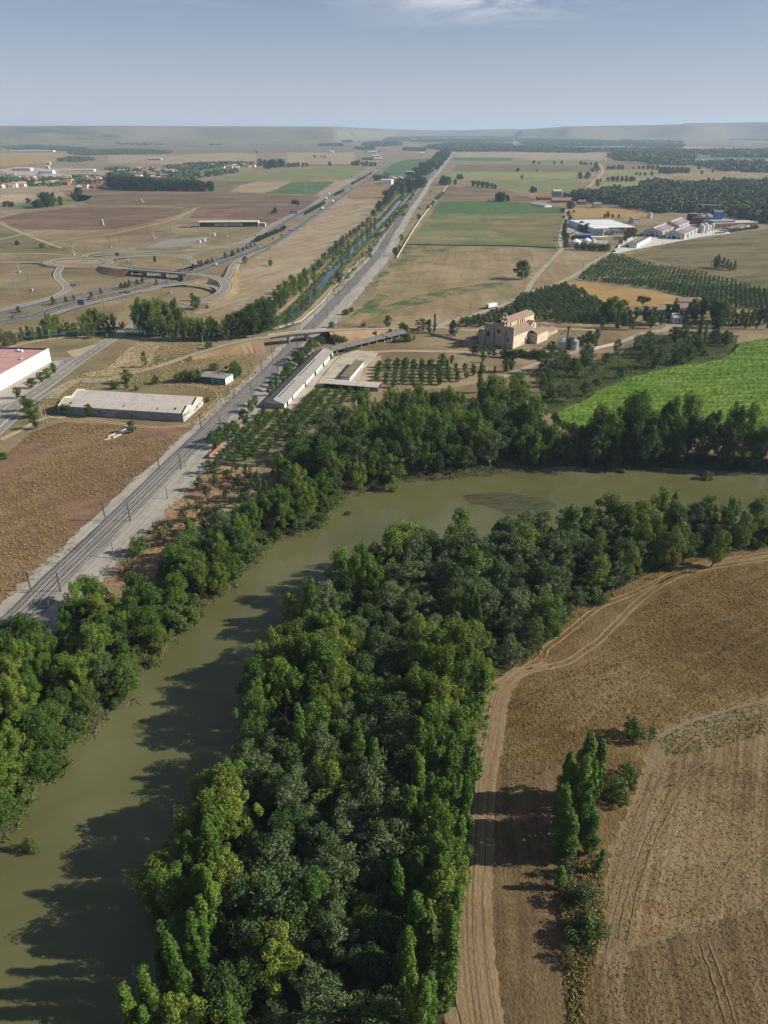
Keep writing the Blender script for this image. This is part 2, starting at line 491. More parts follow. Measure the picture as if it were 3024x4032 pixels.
# the flat-topped hills closing the valley
def hills():
    A_, R_ = np.linspace(-.62, .62, 260), np.concatenate([np.linspace(5200, 11500, 46), np.linspace(11900, 15800, 10)])
    nz = random.Random(3); ph = [(nz.uniform(3, 70), nz.uniform(0, 6.3), nz.uniform(.3, 1)) for _ in range(14)]
    mb = MB()
    for r in R_:
        for a in A_:
            wob = sum(k * math.sin(f * a + p) / (1 + f * .04) for f, p, k in ph)
            px = 1512 + FP * math.tan(a) / CP * 1.0
            if px < 1330:                      # left plateau
                top, rim = 140 - 7 * max(0, (px - 500) / 830), 8600 + wob * 260
            elif px < 1560:
                k = (px - 1330) / 230; top, rim = 133 * (1 - k) + 90 * k, 8700 + wob * 260 + 3600 * k
            elif px < 2050:
                top, rim = 88 + 12 * math.sin(px * .01), 12400 + wob * 300
            elif px < 2240:
                k = (px - 2050) / 190; top, rim = 92 + 45 * k, 11000 - 1200 * k + wob * 260
            else:
                top, rim = 137 + 36 * min(1, (px - 2240) / 780) + (10 if px > 2680 else 0), 9800 + wob * 300
            s = min(1, max(0, (r - rim + 900) / 1150)); s = s * s * (3 - 2 * s)
            lo = min(1, max(0, (r - 5600) / 3200)) * (26 + 9 * wob) * (1 if px < 1330 else .25)
            h = max(-2., lo * (1 - s) + top * s - 1.5 + (2.5 * math.sin(r * .01 + 9 * wob) if s > .95 else 0))
            mb.v.append((r * math.sin(a), r * math.cos(a), h if r > R_[0] else -3.))
    n = len(A_)
    for j in range(len(R_) - 1):
        for i in range(n - 1):
            k = j * n + i; mb.f.append((k, k + 1, k + n + 1, k + n)); mb.m.append(0)
    m = soil('hill_slopes', [(.035, .05, .022), (.11, .10, .055), (.24, .18, .115), (.06, .075, .035), (.22, .165, .10)], big=.0012, mid=.006, fine=.03, w=(.5, .3, .2), bstr=.3, bdist=8., streak=(0, .0009, .005, .6))
    o = struct('hills', mb, m)
    for p in o.data.polygons: p.use_smooth = True
hills()
# ------------------------------------------------------------------ fields
tan_ = [(.20, .14, .085), (.285, .213, .142), (.35, .275, .195)]
brown = [(.10, .062, .042), (.145, .092, .062), (.20, .135, .095)]
M_tan = soil('stubble_tan', tan_, streak=(1.15, .004, .12, .6), spots=((.15, .125, .06), .012, .52, .72))
M_ochre = soil('stubble_ochre', [(.22, .13, .05), (.30, .19, .075), (.35, .24, .11)], streak=(.5, .01, .2, .4))
M_brown = soil('ploughed_brown', brown, streak=(.1, .003, .05, .6), bstr=.4)
M_brown2 = soil('ploughed_grey_brown', [(.10, .06, .038), (.16, .105, .066), (.22, .16, .105)], streak=(.15, .002, .03, .7))
M_green = soil('lucerne_green', [(.045, .085, .028), (.065, .112, .036), (.10, .135, .05)], streak=(1.2, .01, .1, .5), bstr=.3, spots=((.15, .14, .065), .012, .57, .68))
M_pale = soil('pale_green_crop', [(.11, .125, .045), (.15, .165, .06), (.19, .19, .08)], streak=(.1, .003, .04, .5))
M_yg = soil('yellow_green_crop', [(.14, .17, .045), (.19, .21, .06), (.24, .25, .085)], streak=(.05, .003, .03, .4))
M_mixed = soil('meadow_mixed', [(.085, .115, .042), (.12, .135, .055), (.175, .155, .08), (.235, .185, .11)], big=.008, w=(.6, .25, .15), streak=(.0, .004, .02, .5), spots=((.065, .10, .034), .010, .48, .66))
M_tangreen = soil('stubble_with_weeds', [(.175, .12, .064), (.245, .178, .102), (.315, .24, .15)], streak=(1.45, .004, .05, .5), spots=((.10, .115, .045), .022, .50, .68), big=.015)
M_weed = soil('weed_band', [(.17, .12, .065), (.235, .165, .095), (.30, .225, .135)], big=.05, mid=.3, streak=(.2, .02, .1, .6), spots=((.06, .095, .03), .035, .44, .56))
M_olive = soil('fallow_olive', [(.085, .07, .034), (.12, .10, .05), (.17, .135, .075), (.105, .10, .045)], streak=(.25, .003, .03, .7), spots=((.10, .12, .04), .01, .62, .75))
M_drygrass = soil('dry_grass_field', [(.066, .041, .016), (.11, .069, .027), (.155, .102, .045), (.205, .145, .074)], big=.022, mid=.16, fine=1.1, w=(.42, .30, .28), streak=(.55, .05, .5, .35), spots=((.075, .068, .02), .035, .56, .70), bstr=1., bdist=.5, lo=.34, hi=.66)
M_scrub = soil('scrub_brown', [(.115, .064, .040), (.18, .108, .068), (.24, .16, .105)], big=.02, mid=.15, fine=.9, w=(.4, .32, .28), streak=(.75, .015, .06, .45), bstr=.9, bdist=.4, spots=((.20, .145, .06), .05, .6, .72))
M_orange = soil('orange_earth', [(.20, .12, .07), (.285, .18, .11), (.35, .245, .155)], big=.04, spots=((.12, .095, .04), .1, .58, .68))
M_dust = soil('pale_dust', [(.27, .19, .12), (.36, .27, .18), (.42, .33, .23)], big=.03)
M_concrete = plain('yard_concrete', (.42, .36, .28), .3, .12, .9, .2, obj=False)
M_apron = plain('apron_concrete', (.36, .31, .255), .2, .1, .9, .2, obj=False)
M_asph = soil('worn_asphalt', [(.18, .16, .138), (.225, .20, .175), (.26, .235, .208)], big=.02, mid=.2, fine=2., bstr=.1)
M_moto = soil('motorway_asphalt', [(.085, .085, .088), (.11, .11, .112), (.135, .135, .138)], big=.02, bstr=.1)
M_track = soil('dirt_road', [(.24, .165, .095), (.31, .225, .14), (.36, .275, .185)], uv=True, big=.03, mid=.3, fine=1.3, streak=(0, 1.6, .03, .5))
M_lane = soil('country_lane', [(.25, .205, .155), (.31, .26, .20), (.36, .31, .25)], uv=True, big=.03, streak=(0, .9, .02, .35), bstr=.15)
M_paint = plain('road_paint', (.72, .71, .66), .2, .5, .6)
M_grass = soil('verge_green', [(.045, .08, .02), (.075, .115, .032), (.15, .14, .055)], big=.06, mid=.4)

def F(line, mat, z=.06, jit=.3): return sheet('field', line, z, mat, jit)
# left of the motorway
F('A 560,640 700,618 1300,592 1659,600 B 420,615 365,660 210,755 80,790 0,790 A 1659,760 1420,757 1230,755 1280,690 1000,672 540,668', M_brown, .08)
F('A 380,575 720,570 1340,585 1659,592 1659,600 1300,592 700,618 560,640 500,650', M_brown2, .12)
F('A 1230,755 1420,757 1500,735 1530,690 1400,684 1300,705', M_brown2, .14)
F('A 0,765 130,722 350,690 500,684 1000,690 1200,700 1180,722 1000,770 880,803 750,828 450,832 140,828 60,800', M_brown, .08)
F('A 0,560 200,545 480,545 540,590 400,640 250,640 100,660 0,672', M_tan, .08)
F('A 0,605 120,600 230,612 150,640 0,655', M_dust, .11)
F('A 480,660 700,675 1280,690 1230,700 1000,688 500,682', M_mixed, .1)
F('A 100,668 250,650 400,618 520,600 600,612 560,650 420,672 300,690 180,700 60,690', M_mixed, .12)
F('A 0,850 120,850 140,858 0,890', M_mixed, .1)
F('A 0,900 160,862 260,900 400,940 450,980 0,980', M_olive, .09)
F('A 660,880 800,850 1040,838 1150,860 1000,880 860,890', M_brown2, .12)
F('A 930,948 1120,882 1380,876 1240,925 1100,945', soil('old_hardstanding', [(.2, .18, .15), (.26, .24, .21)], big=.03), .12)
F('A 1110,888 1180,868 1360,858 1385,872 1130,892', M_mixed, .15)
F('A 880,945 1110,950 1240,932 1250,945 1100,958 880,962', M_mixed, .14)
F('A 1370,510 1600,465 1659,470 B 480,416 640,420 745,426 700,455 640,494 500,490 0,505 A 1659,515', M_pale, .1)
F('B 60,596 130,570 240,520 505,520 440,560 380,602', M_green, .12)
F('B 0,520 235,520 130,565 55,592 0,596 A 1659,592 1480,588 1560,545 1659,520', M_tan, .1)
F('A 1180,525 1370,512 1659,518 1560,540 1480,585 1340,580 1330,548', M_olive, .09)
F('B 505,520 630,500 640,508 430,606 385,604 450,560', M_tan, .11)
F('A 380,455 690,445 760,455 600,485 430,490', M_tan, .15)
F('A 0,335 400,335 480,345 300,400 0,420', M_ochre, .2)
F('A 700,345 1100,352 1500,330 1659,345 1659,395 1100,405 700,400', M_tan, .2)
F('A 520,290 760,280 1100,285 1400,275 1659,290 1659,330 1100,335 560,330', M_brown2, .25)
F('B 0,275 500,235 680,290 600,330 0,330', M_brown2, .25)
F('B 200,330 640,325 640,405 350,408 200,390', M_tan, .2)
F('B 330,405 620,405 600,415 330,418', M_brown, .25)
F('B 690,318 860,312 820,328 700,330', M_green, .3)
# between motorway and canal
F('B 575,610 725,528 890,542 840,628 750,730 680,800 545,900 430,1030 330,1090 210,1180 130,1290 0,1362 A 1400,1400 1250,1370 1480,1240 1540,1130 1560,1060 B 60,975 200,885 360,775 480,690', M_tan, .08)
F('B 590,602 725,525 885,542 845,630 730,632 600,628', soil('stubble_dark', [(.17, .10, .058), (.22, .14, .08), (.27, .18, .11)], streak=(1.1, .004, .1, .5)), .12)
F('B 965,378 1060,370 1160,366 1110,410 1045,462 1000,505 955,497 860,478 790,486 840,440 880,405', M_green, .12)
# right of the railway
F('B 1245,548 1500,555 1659,580 C 150,640 0,652 B 1400,640 1190,645', M_brown2, .08)
F('B 1185,648 1400,642 C 0,652 180,658 340,690 330,722 0,727 B 1140,722', M_green, .1)
F('B 1140,722 C 0,725 330,728 290,850 280,945 0,935 B 970,925', M_mixed, .07)
F('C 0,760 200,740 330,745 305,850 285,920 120,925 0,880 B 1500,830 1400,790', soil('meadow_tan', [(.10, .10, .042), (.17, .13, .065), (.22, .16, .09)], big=.01, streak=(0, .004, .02, .6), spots=((.07, .10, .03), .015, .5, .65)), .1)
F('B 968,930 C 280,962 100,1200 40,1260 0,1290 B 1380,1395 1250,1450 900,1465 560,1462 610,1385 760,1270 800,1150 905,1022', M_tangreen, .07)
F('B 968,932 1300,938 1240,965 1050,1020 900,1090 800,1160 770,1240 790,1130 900,1030', M_weed, .11)
F('B 745,1350 900,1305 1050,1262 1220,1218 1450,1180 1659,1168 1659,1200 1480,1215 1300,1255 1080,1310 900,1350 760,1400 640,1430 620,1400', M_weed, .11)
F('B 560,1462 610,1390 720,1300 790,1240 860,1260 700,1400 640,1462', M_weed, .1)
F('C 322,968 500,975 612,985 500,1068 330,1150 145,1228 190,1140 250,1050', M_tangreen, .08)
F('C 350,1180 420,1168 800,1215 1150,1280 1110,1310 980,1312 860,1330 700,1330 560,1292 420,1205', M_ochre, .08)
F('C 700,985 850,955 1100,905 1400,860 1659,822 1900,780 1900,1260 1659,1215 1400,1150 1150,1085 900,1020', M_olive, .07)
F('C 690,985 800,975 950,945 850,960 760,990', M_ochre, .1)
F('C 370,695 480,685 850,705 930,735 800,750 400,755', M_ochre, .08)
F('C 0,330 600,338 640,362 620,378 100,380 0,360', M_tan, .25)
F('C 0,382 500,378 660,380 600,395 0,403', M_pale, .25)
F('C 0,408 520,416 545,436 530,455 0,456', M_olive, .2)
F('C 0,462 540,464 500,495 300,498 0,492', M_yg, .2)
F('C 0,508 410,516 470,540 370,590 200,590 0,568', M_pale, .16)
F('C 600,445 960,446 930,470 610,472', M_yg, .22)
F('C 640,478 1000,470 1500,455 1659,460 1659,525 1000,515 660,510', M_tangreen, .18)
F('C 575,526 800,520 1620,535 1580,550 1000,545 580,553', M_yg, .2)
F('C 550,562 820,558 800,596 545,592', M_yg, .2)
F('C 660,385 900,400 950,430 720,440 600,430 600,410', M_brown2, .2)
F('C 1000,375 1659,378 1659,395 1100,392', M_tan, .25)
F('C 1180,345 1659,350 1659,372 1180,368', M_green, .3)
F('C 100,292 740,295 720,305 120,304', M_green, .35)
F('C 1040,280 1659,270 1659,302 1100,305', M_tan, .35)
F('B 1300,330 1659,330 1659,362 1290,362', M_tan, .25)
F('B 1290,364 1659,364 1659,384 1285,384', M_green, .27)
F('B 1290,408 1659,408 1659,455 1270,452', M_olive, .2)
F('B 1265,462 1659,460 1659,492 1245,490', M_yg, .2)
F('B 1310,510 1400,515 1659,508 1659,566 1340,535', M_pale, .16)
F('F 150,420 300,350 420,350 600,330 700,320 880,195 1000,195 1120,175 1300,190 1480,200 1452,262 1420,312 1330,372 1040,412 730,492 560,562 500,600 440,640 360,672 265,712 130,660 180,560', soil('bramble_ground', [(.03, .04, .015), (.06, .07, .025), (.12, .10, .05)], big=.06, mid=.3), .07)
# scrub land left of the railway, earth round the yards
F('D 0,1010 200,830 400,760 1180,800 1240,800 1150,900 900,1120 700,1290 560,1420 480,1480 G 560,30 400,180 230,310 60,420 0,450 -100,520 -100,0', M_scrub, .05)
F('D 520,450 690,420 880,245 1040,255 1000,330 960,400 870,440 720,460 600,468', M_dust, .07)
F('D 1000,330 1060,285 1140,300 1130,350 1000,390', M_weed, .09)
F('D 430,300 540,280 640,250 600,330 480,345', M_dust, .07)
# foreground right
F('I 1659,70 1250,132 1050,188 900,262 760,325 600,395 430,488 290,585 190,730 100,815 20,850 H 1620,920 1600,1060 K 1480,0 1440,400 1430,800 1440,1200 1470,1500 1490,1900 L 500,1900 500,1698 640,1200 640,800 760,420 880,120 I 920,1330 1100,1220 1659,1070 1950,1000 1950,70', M_drygrass, .06, .6)
sheet('field', 'L 0,1300 K 1500,1400 1440,900 1440,500 1470,100 1640,0 L 300,0 330,200 330,800 300,1100 360,1400 380,1698 380,1900 K 1500,1900 1540,1698', .075, soil('brown_stubble', [(.080, .053, .028), (.13, .087, .046), (.18, .125, .07)], big=.03, mid=.25, fine=1.6, w=(.35, .3, .35), streak=(1.5, .04, .5, .5), bstr=1., bdist=.3), .3)  # brown stubble strip between the track and the field clump
# the drilled stubble field, straight rows, rusty and green weeds by patch
ra, rb_ = P('L', 640, 1150), P('L', 800, 420)
RA = math.atan2(rb_.y - ra.y, rb_.x - ra.x)
M_drill = soil('drilled_stubble', [(.105, .068, .034), (.165, .11, .058), (.21, .147, .083), (.255, .185, .112)], big=.03, mid=.2, fine=1.3, w=(.4, .3, .3), streak=(RA, .012, .9, .6), spots=((.075, .09, .035), .06, .57, .68), spots2=((.17, .085, .032), .028, .55, .66), bstr=1., bdist=.3)
F('I 1900,1010 1659,1072 1400,1135 1150,1215 960,1310 L 850,90 800,250 715,430 640,640 600,850 590,1050 590,1200 700,1240 900,1180 1210,1105 1250,1085 1659,900 1950,700', M_drill, .08, .5)
M_rough = soil('rough_stubble', [(.085, .056, .029), (.135, .092, .049), (.185, .13, .074)], big=.03, mid=.2, fine=1.3, w=(.35, .3, .35), streak=(1.42, .015, .6, .9), bstr=1., bdist=.4, spots=((.055, .06, .025), .06, .6, .7))
F('L 590,1195 700,1235 900,1175 1210,1100 1250,1080 1659,895 1950,690 1950,2000 440,2000 470,1698 500,1500 545,1320', M_rough, .09, 1.3)
hd = smooth(pts('I 1900,1020 1659,1078 1400,1142 1150,1225 970,1320 L 865,95 815,260 735,440 660,650 620,850 610,1050 600,1200 560,1320'), 8)
struct('field', ribbon_mb(MB(), hd[::-1], -1.2, 4.5, .10, wob=.9), soil('headland_stubble', [(.13, .088, .047), (.19, .138, .08), (.24, .18, .115)], uv=True, big=.04, mid=.3, fine=1.5, streak=(0, 1.4, .02, .7), spots=((.09, .10, .04), .05, .6, .7), bstr=.9))

# ------------------------------------------------------------------ dirt tracks by the wood
tr1 = smooth(pts('I 1900,90 1659,133 1450,168 1250,195 1150,215 1050,260 900,335 760,400 600,460 520,510 460,560 400,610 300,690 225,745 190,810 110,860 0,930'), 6)
tr2 = smooth(pts('I 1900,130 1659,165 1400,205 1200,240 1050,290 920,365 800,460 700,560 620,640 560,700 460,770 380,825 280,858 150,885 50,915 0,950 H 1630,990 1575,1060 1550,1200 1530,1330 1500,1481 K 1470,150 1455,400 1450,700 1455,900 1470,1150 1500,1400 1550,1650 1600,1900'), 6)
M_rutpale = soil('pale_rut', [(.17, .118, .065), (.23, .165, .095), (.28, .21, .13)], uv=True, big=.08, mid=.4, fine=1.5)
for pl in (tr1, tr2):
    for o in (-.85, .85):
        mb = MB(); ribbon_mb(mb, pl, o - .27, o + .27, .14, wob=.14); struct('dirt_track', mb, M_rutpale)
M_sand = soil('sandy_strip', [(.17, .115, .062), (.235, .165, .092), (.29, .21, .13)], uv=True, big=.05, mid=.3, fine=1.4, w=(.3, .25, .25), streak=(0, 1.1, .012, .9), bstr=.8, bdist=.25, lo=.30, hi=.62)
pl = smooth(pts('I 230,850 50,905 H 1640,960 1570,1030 1540,1150 1515,1330 1480,1481 K 1455,150 1440,400 1425,700 1415,900 1420,1150 1440,1400 1480,1698 1530,1950'), 8)
n = len(pl); mb = MB(); mb.uv = []; d = 0
for i, p in enumerate(pl):
    a, b = pl[max(i - 1, 0)], pl[min(i + 1, n - 1)]
    r = Vector(((b - a).y, -(b - a).x, 0)).normalized()
    if i: d += (p - pl[i - 1]).length
    k = min(1, i / 25)
    for o in (-1.2 - 2.7 * k + rnd.uniform(-.35, .35), 1.2 + 2.2 * k + rnd.uniform(-.3, .3)):
        q = p - r * o; mb.v.append((q.x, q.y, .11)); mb.uv.append((o, d))
    if i: mb.f.append((2 * i - 2, 2 * i, 2 * i + 1, 2 * i - 1)); mb.m.append(0)
struct('dirt_track', mb, M_sand)
M_rut = soil('wheel_rut', [(.12, .082, .046), (.19, .135, .08)], uv=True, big=.1)
for o in (-1.7, .3, 1.25):
    mb = MB(); ribbon_mb(mb, offset(pl, o)[14:], -.11, .11, .155, wob=.06); struct('wheel_rut', mb, M_rut)
M_rut2 = soil('stubble_track', [(.12, .08, .042), (.185, .128, .07), (.24, .175, .105)], uv=True, big=.12, mid=.5, fine=1.5, w=(.4, .3, .3))
for s in ('L 560,1330 640,1000 760,560 880,250 960,60 I 1150,1330 1350,1250 1659,1180', 'L 1659,480 1450,650 1300,850 1180,930', 'L 1659,560 1480,720 1320,850', 'L 720,1160 800,800 940,430 1120,130 1300,0', 'L 1420,1698 1330,1400 1250,1180'):
    l2 = smooth(pts(s), 8); RZ = globals().get('RZ', .166) + .006
    for o in (-.8, .8): struct('wheel_rut', ribbon_mb(MB(), offset(l2, o), -.2, .2, RZ, wob=.14), M_rut2)

# ------------------------------------------------------------------ lanes, roads, motorway
def lines_(pl, offs, wd, z, dash=None):
    mb = MB()
    for o in offs:
        q = offset(pl, o)
        if dash:
            q = resample(q, 1.5); per = int(sum(dash) / 1.5); on = max(1, int(dash[0] / 1.5))
            for i in range(0, len(q) - on - 1, per): ribbon_mb(mb, q[i:i + on + 1], -wd / 2, wd / 2, z)
        else: ribbon_mb(mb, q, -wd / 2, wd / 2, z)
    return struct('road_marking', mb, M_paint)
def road(line, w, mat=M_asph, z=.17, n=6, mark=True, dash=(3, 7.5), edge=True, name='road', mw=.22):
    pl = smooth(pts(line), n) if isinstance(line, str) else line
    struct(name, ribbon_mb(MB(), pl, -w / 2, w / 2, z), mat)
    if edge: lines_(pl, (-w / 2 + .7, w / 2 - .7), mw, z + .03)
    if mark: lines_(pl, (0,), mw, z + .03, dash)
    return pl
main = road('D -260,960 -120,850 0,745 130,635 300,520 500,372 650,270 800,176 868,135 930,105 1010,60 A 1190,1322', 9.5, dash=(5, 5))
struct('road', ribbon_mb(MB(), main[4:24], 4.4, 9., .15), M_asph)                      # turning lane
lines_(main[5:26], (4.3,), .2, .21); lines_(main[3:24], (8.3,), .2, .2)
road('D 330,610 420,530 520,487 600,497 700,480', 7., M_lane, .19, mark=False, edge=False)
OV = pts('D 640,492 720,480 870,440 1000,408 1150,360,.6 1300,310,2 1450,265,4 1600,230,5.6 E 60,212,6.5 180,192,6.8 330,178,6.8 460,168,6.5 620,160,5. 760,156,3. 900,155,1.4 1050,150,.4 1160,150 1210,128 1290,100 1400,68 1500,38 1600,5 C 0,1290 90,1242 200,1210 300,1178 400,1128 500,1062 600,1000 650,975')
ov = smooth(OV, 6)
road(ov, 5.4, M_lane, .2, mark=False, edge=False)
bank('embankment', ov[24:48], 7., M_orange); bank('embankment', ov[66:94], 7., M_orange)
road('C 90,1245 130,1170 200,1085 270,1010 320,955 310,900 320,850 345,760 355,700', 5., M_lane, .19, mark=False, edge=False)
road('E 1180,140 1260,155 1400,165 1560,145 1659,130 F 200,150 400,160 560,165', 4.5, M_dust, .15, mark=False, edge=False)
road('E 760,310 900,300 1100,302 1400,308 1659,310 F 100,300 250,310', 4.2, M_dust, .15, mark=False, edge=False)
road('F 0,445 120,400 280,340 400,310 500,285 640,265 750,225 860,185 1000,160 1150,140 1300,128 1480,120', 4.6, M_lane, .16, mark=False, edge=False)
sheet('field', 'F 930,185 1000,140 980,120 1100,128 1120,150 1000,172', .12, M_dust)
road('E 1560,480 1659,450', 4., M_lane, .15, mark=False, edge=False)
for s in ('D 560,745 700,762 900,790 1100,793 1230,775 1310,730 1390,640 1425,600 1400,560 1330,535 1200,520 1060,520', ):
    l2 = smooth(pts(s), 6)
    for o in (-.9, .9): struct('dirt_track', ribbon_mb(MB(), offset(l2, o), -.45, .45, .14, wob=.15), M_dust)
road('D 0,880 160,800 300,730 420,735', 3.5, M_dust, .14, mark=False, edge=False)
road('D 0,295 150,255 270,232 420,212 560,208 760,215', 3.5, M_dust, .16, mark=False, edge=False)
for s, wd in (('A 340,910 700,860 900,820 1100,770 1230,715 1280,688 1380,680', 4), ('A 0,752 100,725 280,705 400,690 500,678', 4), ('A 0,790 80,825 150,855 260,900 400,950', 5), ('A 0,895 150,855', 4), ('A 0,987 250,985 480,1000', 4),
              ('C 345,600 440,580 500,550 550,500 590,450 570,410 560,400', 9), ('B 1300,520 1400,535 1480,548', 6), ('A 450,490 700,455', 5), ('A 380,592 560,600', 4)):
    road(s, wd, M_dust, .2, mark=False, edge=False, name='dirt_track')
# motorway
nearc = smooth(pts('Y -300,860 0,765 300,700 700,590 1000,500 1400,412 1659,372 Z 250,575 480,520 700,470 900,412 1130,332 1300,272 1480,205 1659,140 B 100,922 200,860 300,795 400,722 500,655 600,588 700,528 760,485 830,430 890,372 930,340 950,318'), 6)
farc = smooth(pts('Y -300,730 0,648 300,580 560,512 800,458 1000,412 1300,348 1659,283 Z 250,487 500,428 700,376 900,322 1080,275 1300,213 1480,148 1659,75 B 0,895 100,838 240,752 340,695 420,652 470,620 560,570 640,525 710,483 790,428 860,372 910,335 935,315'), 6)
for c in (nearc, farc): road(c, 11., M_moto, .2, dash=(4, 8), name='motorway', mw=.3)
mid = [(a + b) / 2 for a, b in zip(resample(nearc, 20), resample(farc, 20))]
# interchange
HB = 5.2
def ramp_road(s, w=6.5, n=6, raised=False, mark=False):
    pl = smooth(pts(s), n)
    if raised: bank('embankment', pl, w + 2, M_tangreen if rnd.random() < .5 else M_scrub)
    return road(pl, w, M_asph, .2, mark=mark, mw=.3)
ring = [P('A', 510 + 205 * math.cos(t), 1043 + 27 * math.sin(t), 1.5) for t in np.linspace(0, 2 * PI, 41)]
bank('embankment', ring, 12, M_scrub); road(ring, 8.5, M_asph, .2, mark=False, mw=.3)
sheet('field', [P('A', 510 + 168 * math.cos(t), 1043 + 20 * math.sin(t), 1.5) for t in np.linspace(0, 2 * PI, 25)[:-1]], 1.6, M_tan)
brs = pts('A 672,1064,2.5 720,1073,4.5 790,1081,%f' % HB + ' 860,1089,%f 1000,1100,%f 1150,1112,%f 1230,1117,%f' % (HB, HB, HB, HB))
br = smooth(brs, 6)
bank('embankment', br[:19], 10, M_scrub)
road(br, 8.2, M_asph, .22, mark=False, mw=.3)
ramp_road('A 1225,1117,5.2 1310,1125,5 1390,1140,4.6 1445,1165,4.2 1462,1200,3.6 1435,1238,2.8 1370,1272,1.6 1290,1298,.5 1200,1318', 9, raised=True)
ramp_road('A 1440,1160,4.2 1478,1135,3.4 1495,1100,2.4 1508,1065,1.4 1540,1035,.5 1600,1008 1659,980 B 60,950', 6.5, raised=True)
ramp_road('A 300,1400 450,1345 700,1283 900,1232 1050,1196,.6 1200,1172,2 1300,1152,3.6 1370,1140,4.4', 6.5, raised=True)
ramp_road('A 1050,1200,.6 1200,1186,1.6 1320,1188,2.6 1400,1206,3 1425,1228,2.8', 5)
ramp_road('A 700,1030,1.5 760,1016,1 900,1001 1050,998 1170,1008 1245,1028 1262,1052 1225,1076 1150,1098', 7)
ramp_road('A 0,1040 150,1043,.4 310,1045,1.5', 8)
ramp_road('A 545,1008,1.5 560,996,1 640,982,.4 760,975 900,973 1100,972 1300,960 1450,945 1560,915 1659,875 B 70,822 150,775 250,728 330,690 430,625 520,570 610,510 680,462 740,430', 7.5)
ramp_road('A 395,1074,1.5 372,1110,1 380,1150 425,1190 432,1220 370,1258 260,1292 120,1325 -40,1362', 7.5)
ramp_road('A 620,1000,1 800,985 1000,985 1180,996 1250,1010', 5)
# canal and its towpaths
m, nt = newmat('canal_water')
finish(nt, (.03, .045, .025), .05, noise(nt, vec(nt), .4, 2), .03, .3, .5)
CAN = 'D -60,222 0,212 250,200 420,188 580,175 780,166 1000,185 1350,190 1659,158 E 70,150 B 170,1440 310,1310 430,1180 500,1090 560,1030 650,940 710,880 780,810 850,740 920,660 960,610 1000,560 1060,500 1130,430 1200,365 1240,325'
can = smooth(pts(CAN), 8)
struct('canal', ribbon_mb(MB(), can, -5., 5., .12, wob=.5), m)
M_reed = soil('canal_bank', [(.04, .06, .02), (.07, .09, .03), (.12, .12, .045)], big=.05, mid=.3)
for o in (-7.2, 7.2): struct('canal_bank', ribbon_mb(MB(), can, o - 3.4, o + 3.4, .15, wob=1.), M_reed)
for s in ('B 130,1385 260,1270 380,1150 490,1058 560,980 640,900 700,845 760,790 830,715 890,655 940,600', 'E 120,160 B 150,1462 280,1412 400,1300 520,1172 620,1072 700,985 800,862 900,725 1000,600'):
    ribbon('towpath', s, 4., .18, M_track)
F('B 690,1010 640,1090 560,1200 480,1290 400,1400 330,1462 300,1462 420,1300 560,1150', M_weed, .1)
F('B 700,985 800,862 900,725 1000,600 1060,590 960,720 830,880 720,1010', M_weed, .09)

# ------------------------------------------------------------------ railway
rail = pts('F -3300,1400') and [Vector((q.x, q.y, 0)) for q in pts('X -1100,2350 0,1430 742,660 1420,0 D 770,1400 1185,987 1480,700 1659,522 E 60,470 180,345 300,215 B 425,1400 610,1200 700,1100 790,1000 852,900 910,805 962,720 1012,655 1060,590 1112,512 1168,452 1222,388 1272,330 1296,300')]
rail = smooth(rail, 10)
M_ball = soil('ballast', [(.13, .12, .11), (.185, .172, .158), (.24, .225, .21)], uv=True, big=.02, mid=.3, fine=1.8, streak=(0, .8, .01, .5), bstr=.6, bdist=.15)
M_grav = soil('pale_gravel', [(.225, .198, .172), (.305, .272, .24), (.375, .34, .305)], uv=True, big=.03, mid=.25, fine=1.6, streak=(0, .5, .02, .5), bstr=.5, bdist=.15)
struct('gravel_path', ribbon_mb(MB(), rail, -10.5, 15., .11, wob=1.3), M_grav)
mb = MB()
for i, p in enumerate(rail):
    a, b = rail[max(i - 1, 0)], rail[min(i + 1, len(rail) - 1)]
    r = Vector(((b - a).y, -(b - a).x, 0)).normalized()
    for o, z in ((-5.9, .1), (-4.3, .62), (4.3, .62), (5.7, .1)):
        q = p + r * (o + rnd.uniform(-.15, .15)); mb.v.append((q.x, q.y, z))
        if mb.uv is None: mb.uv = []
        mb.uv.append((o, i * 8.))
    if i:
        for j in range(3): mb.f.append((4 * i - 4 + j, 4 * i - 3 + j, 4 * i + j + 1, 4 * i + j)); mb.m.append(0)
struct('railway_ballast', mb, M_ball)
M_rail = plain('rusty_rail', (.075, .045, .034), .3, .5, .6, metal=.3)
M_slp = plain('concrete_sleeper', (.42, .40, .36), .25, .5)
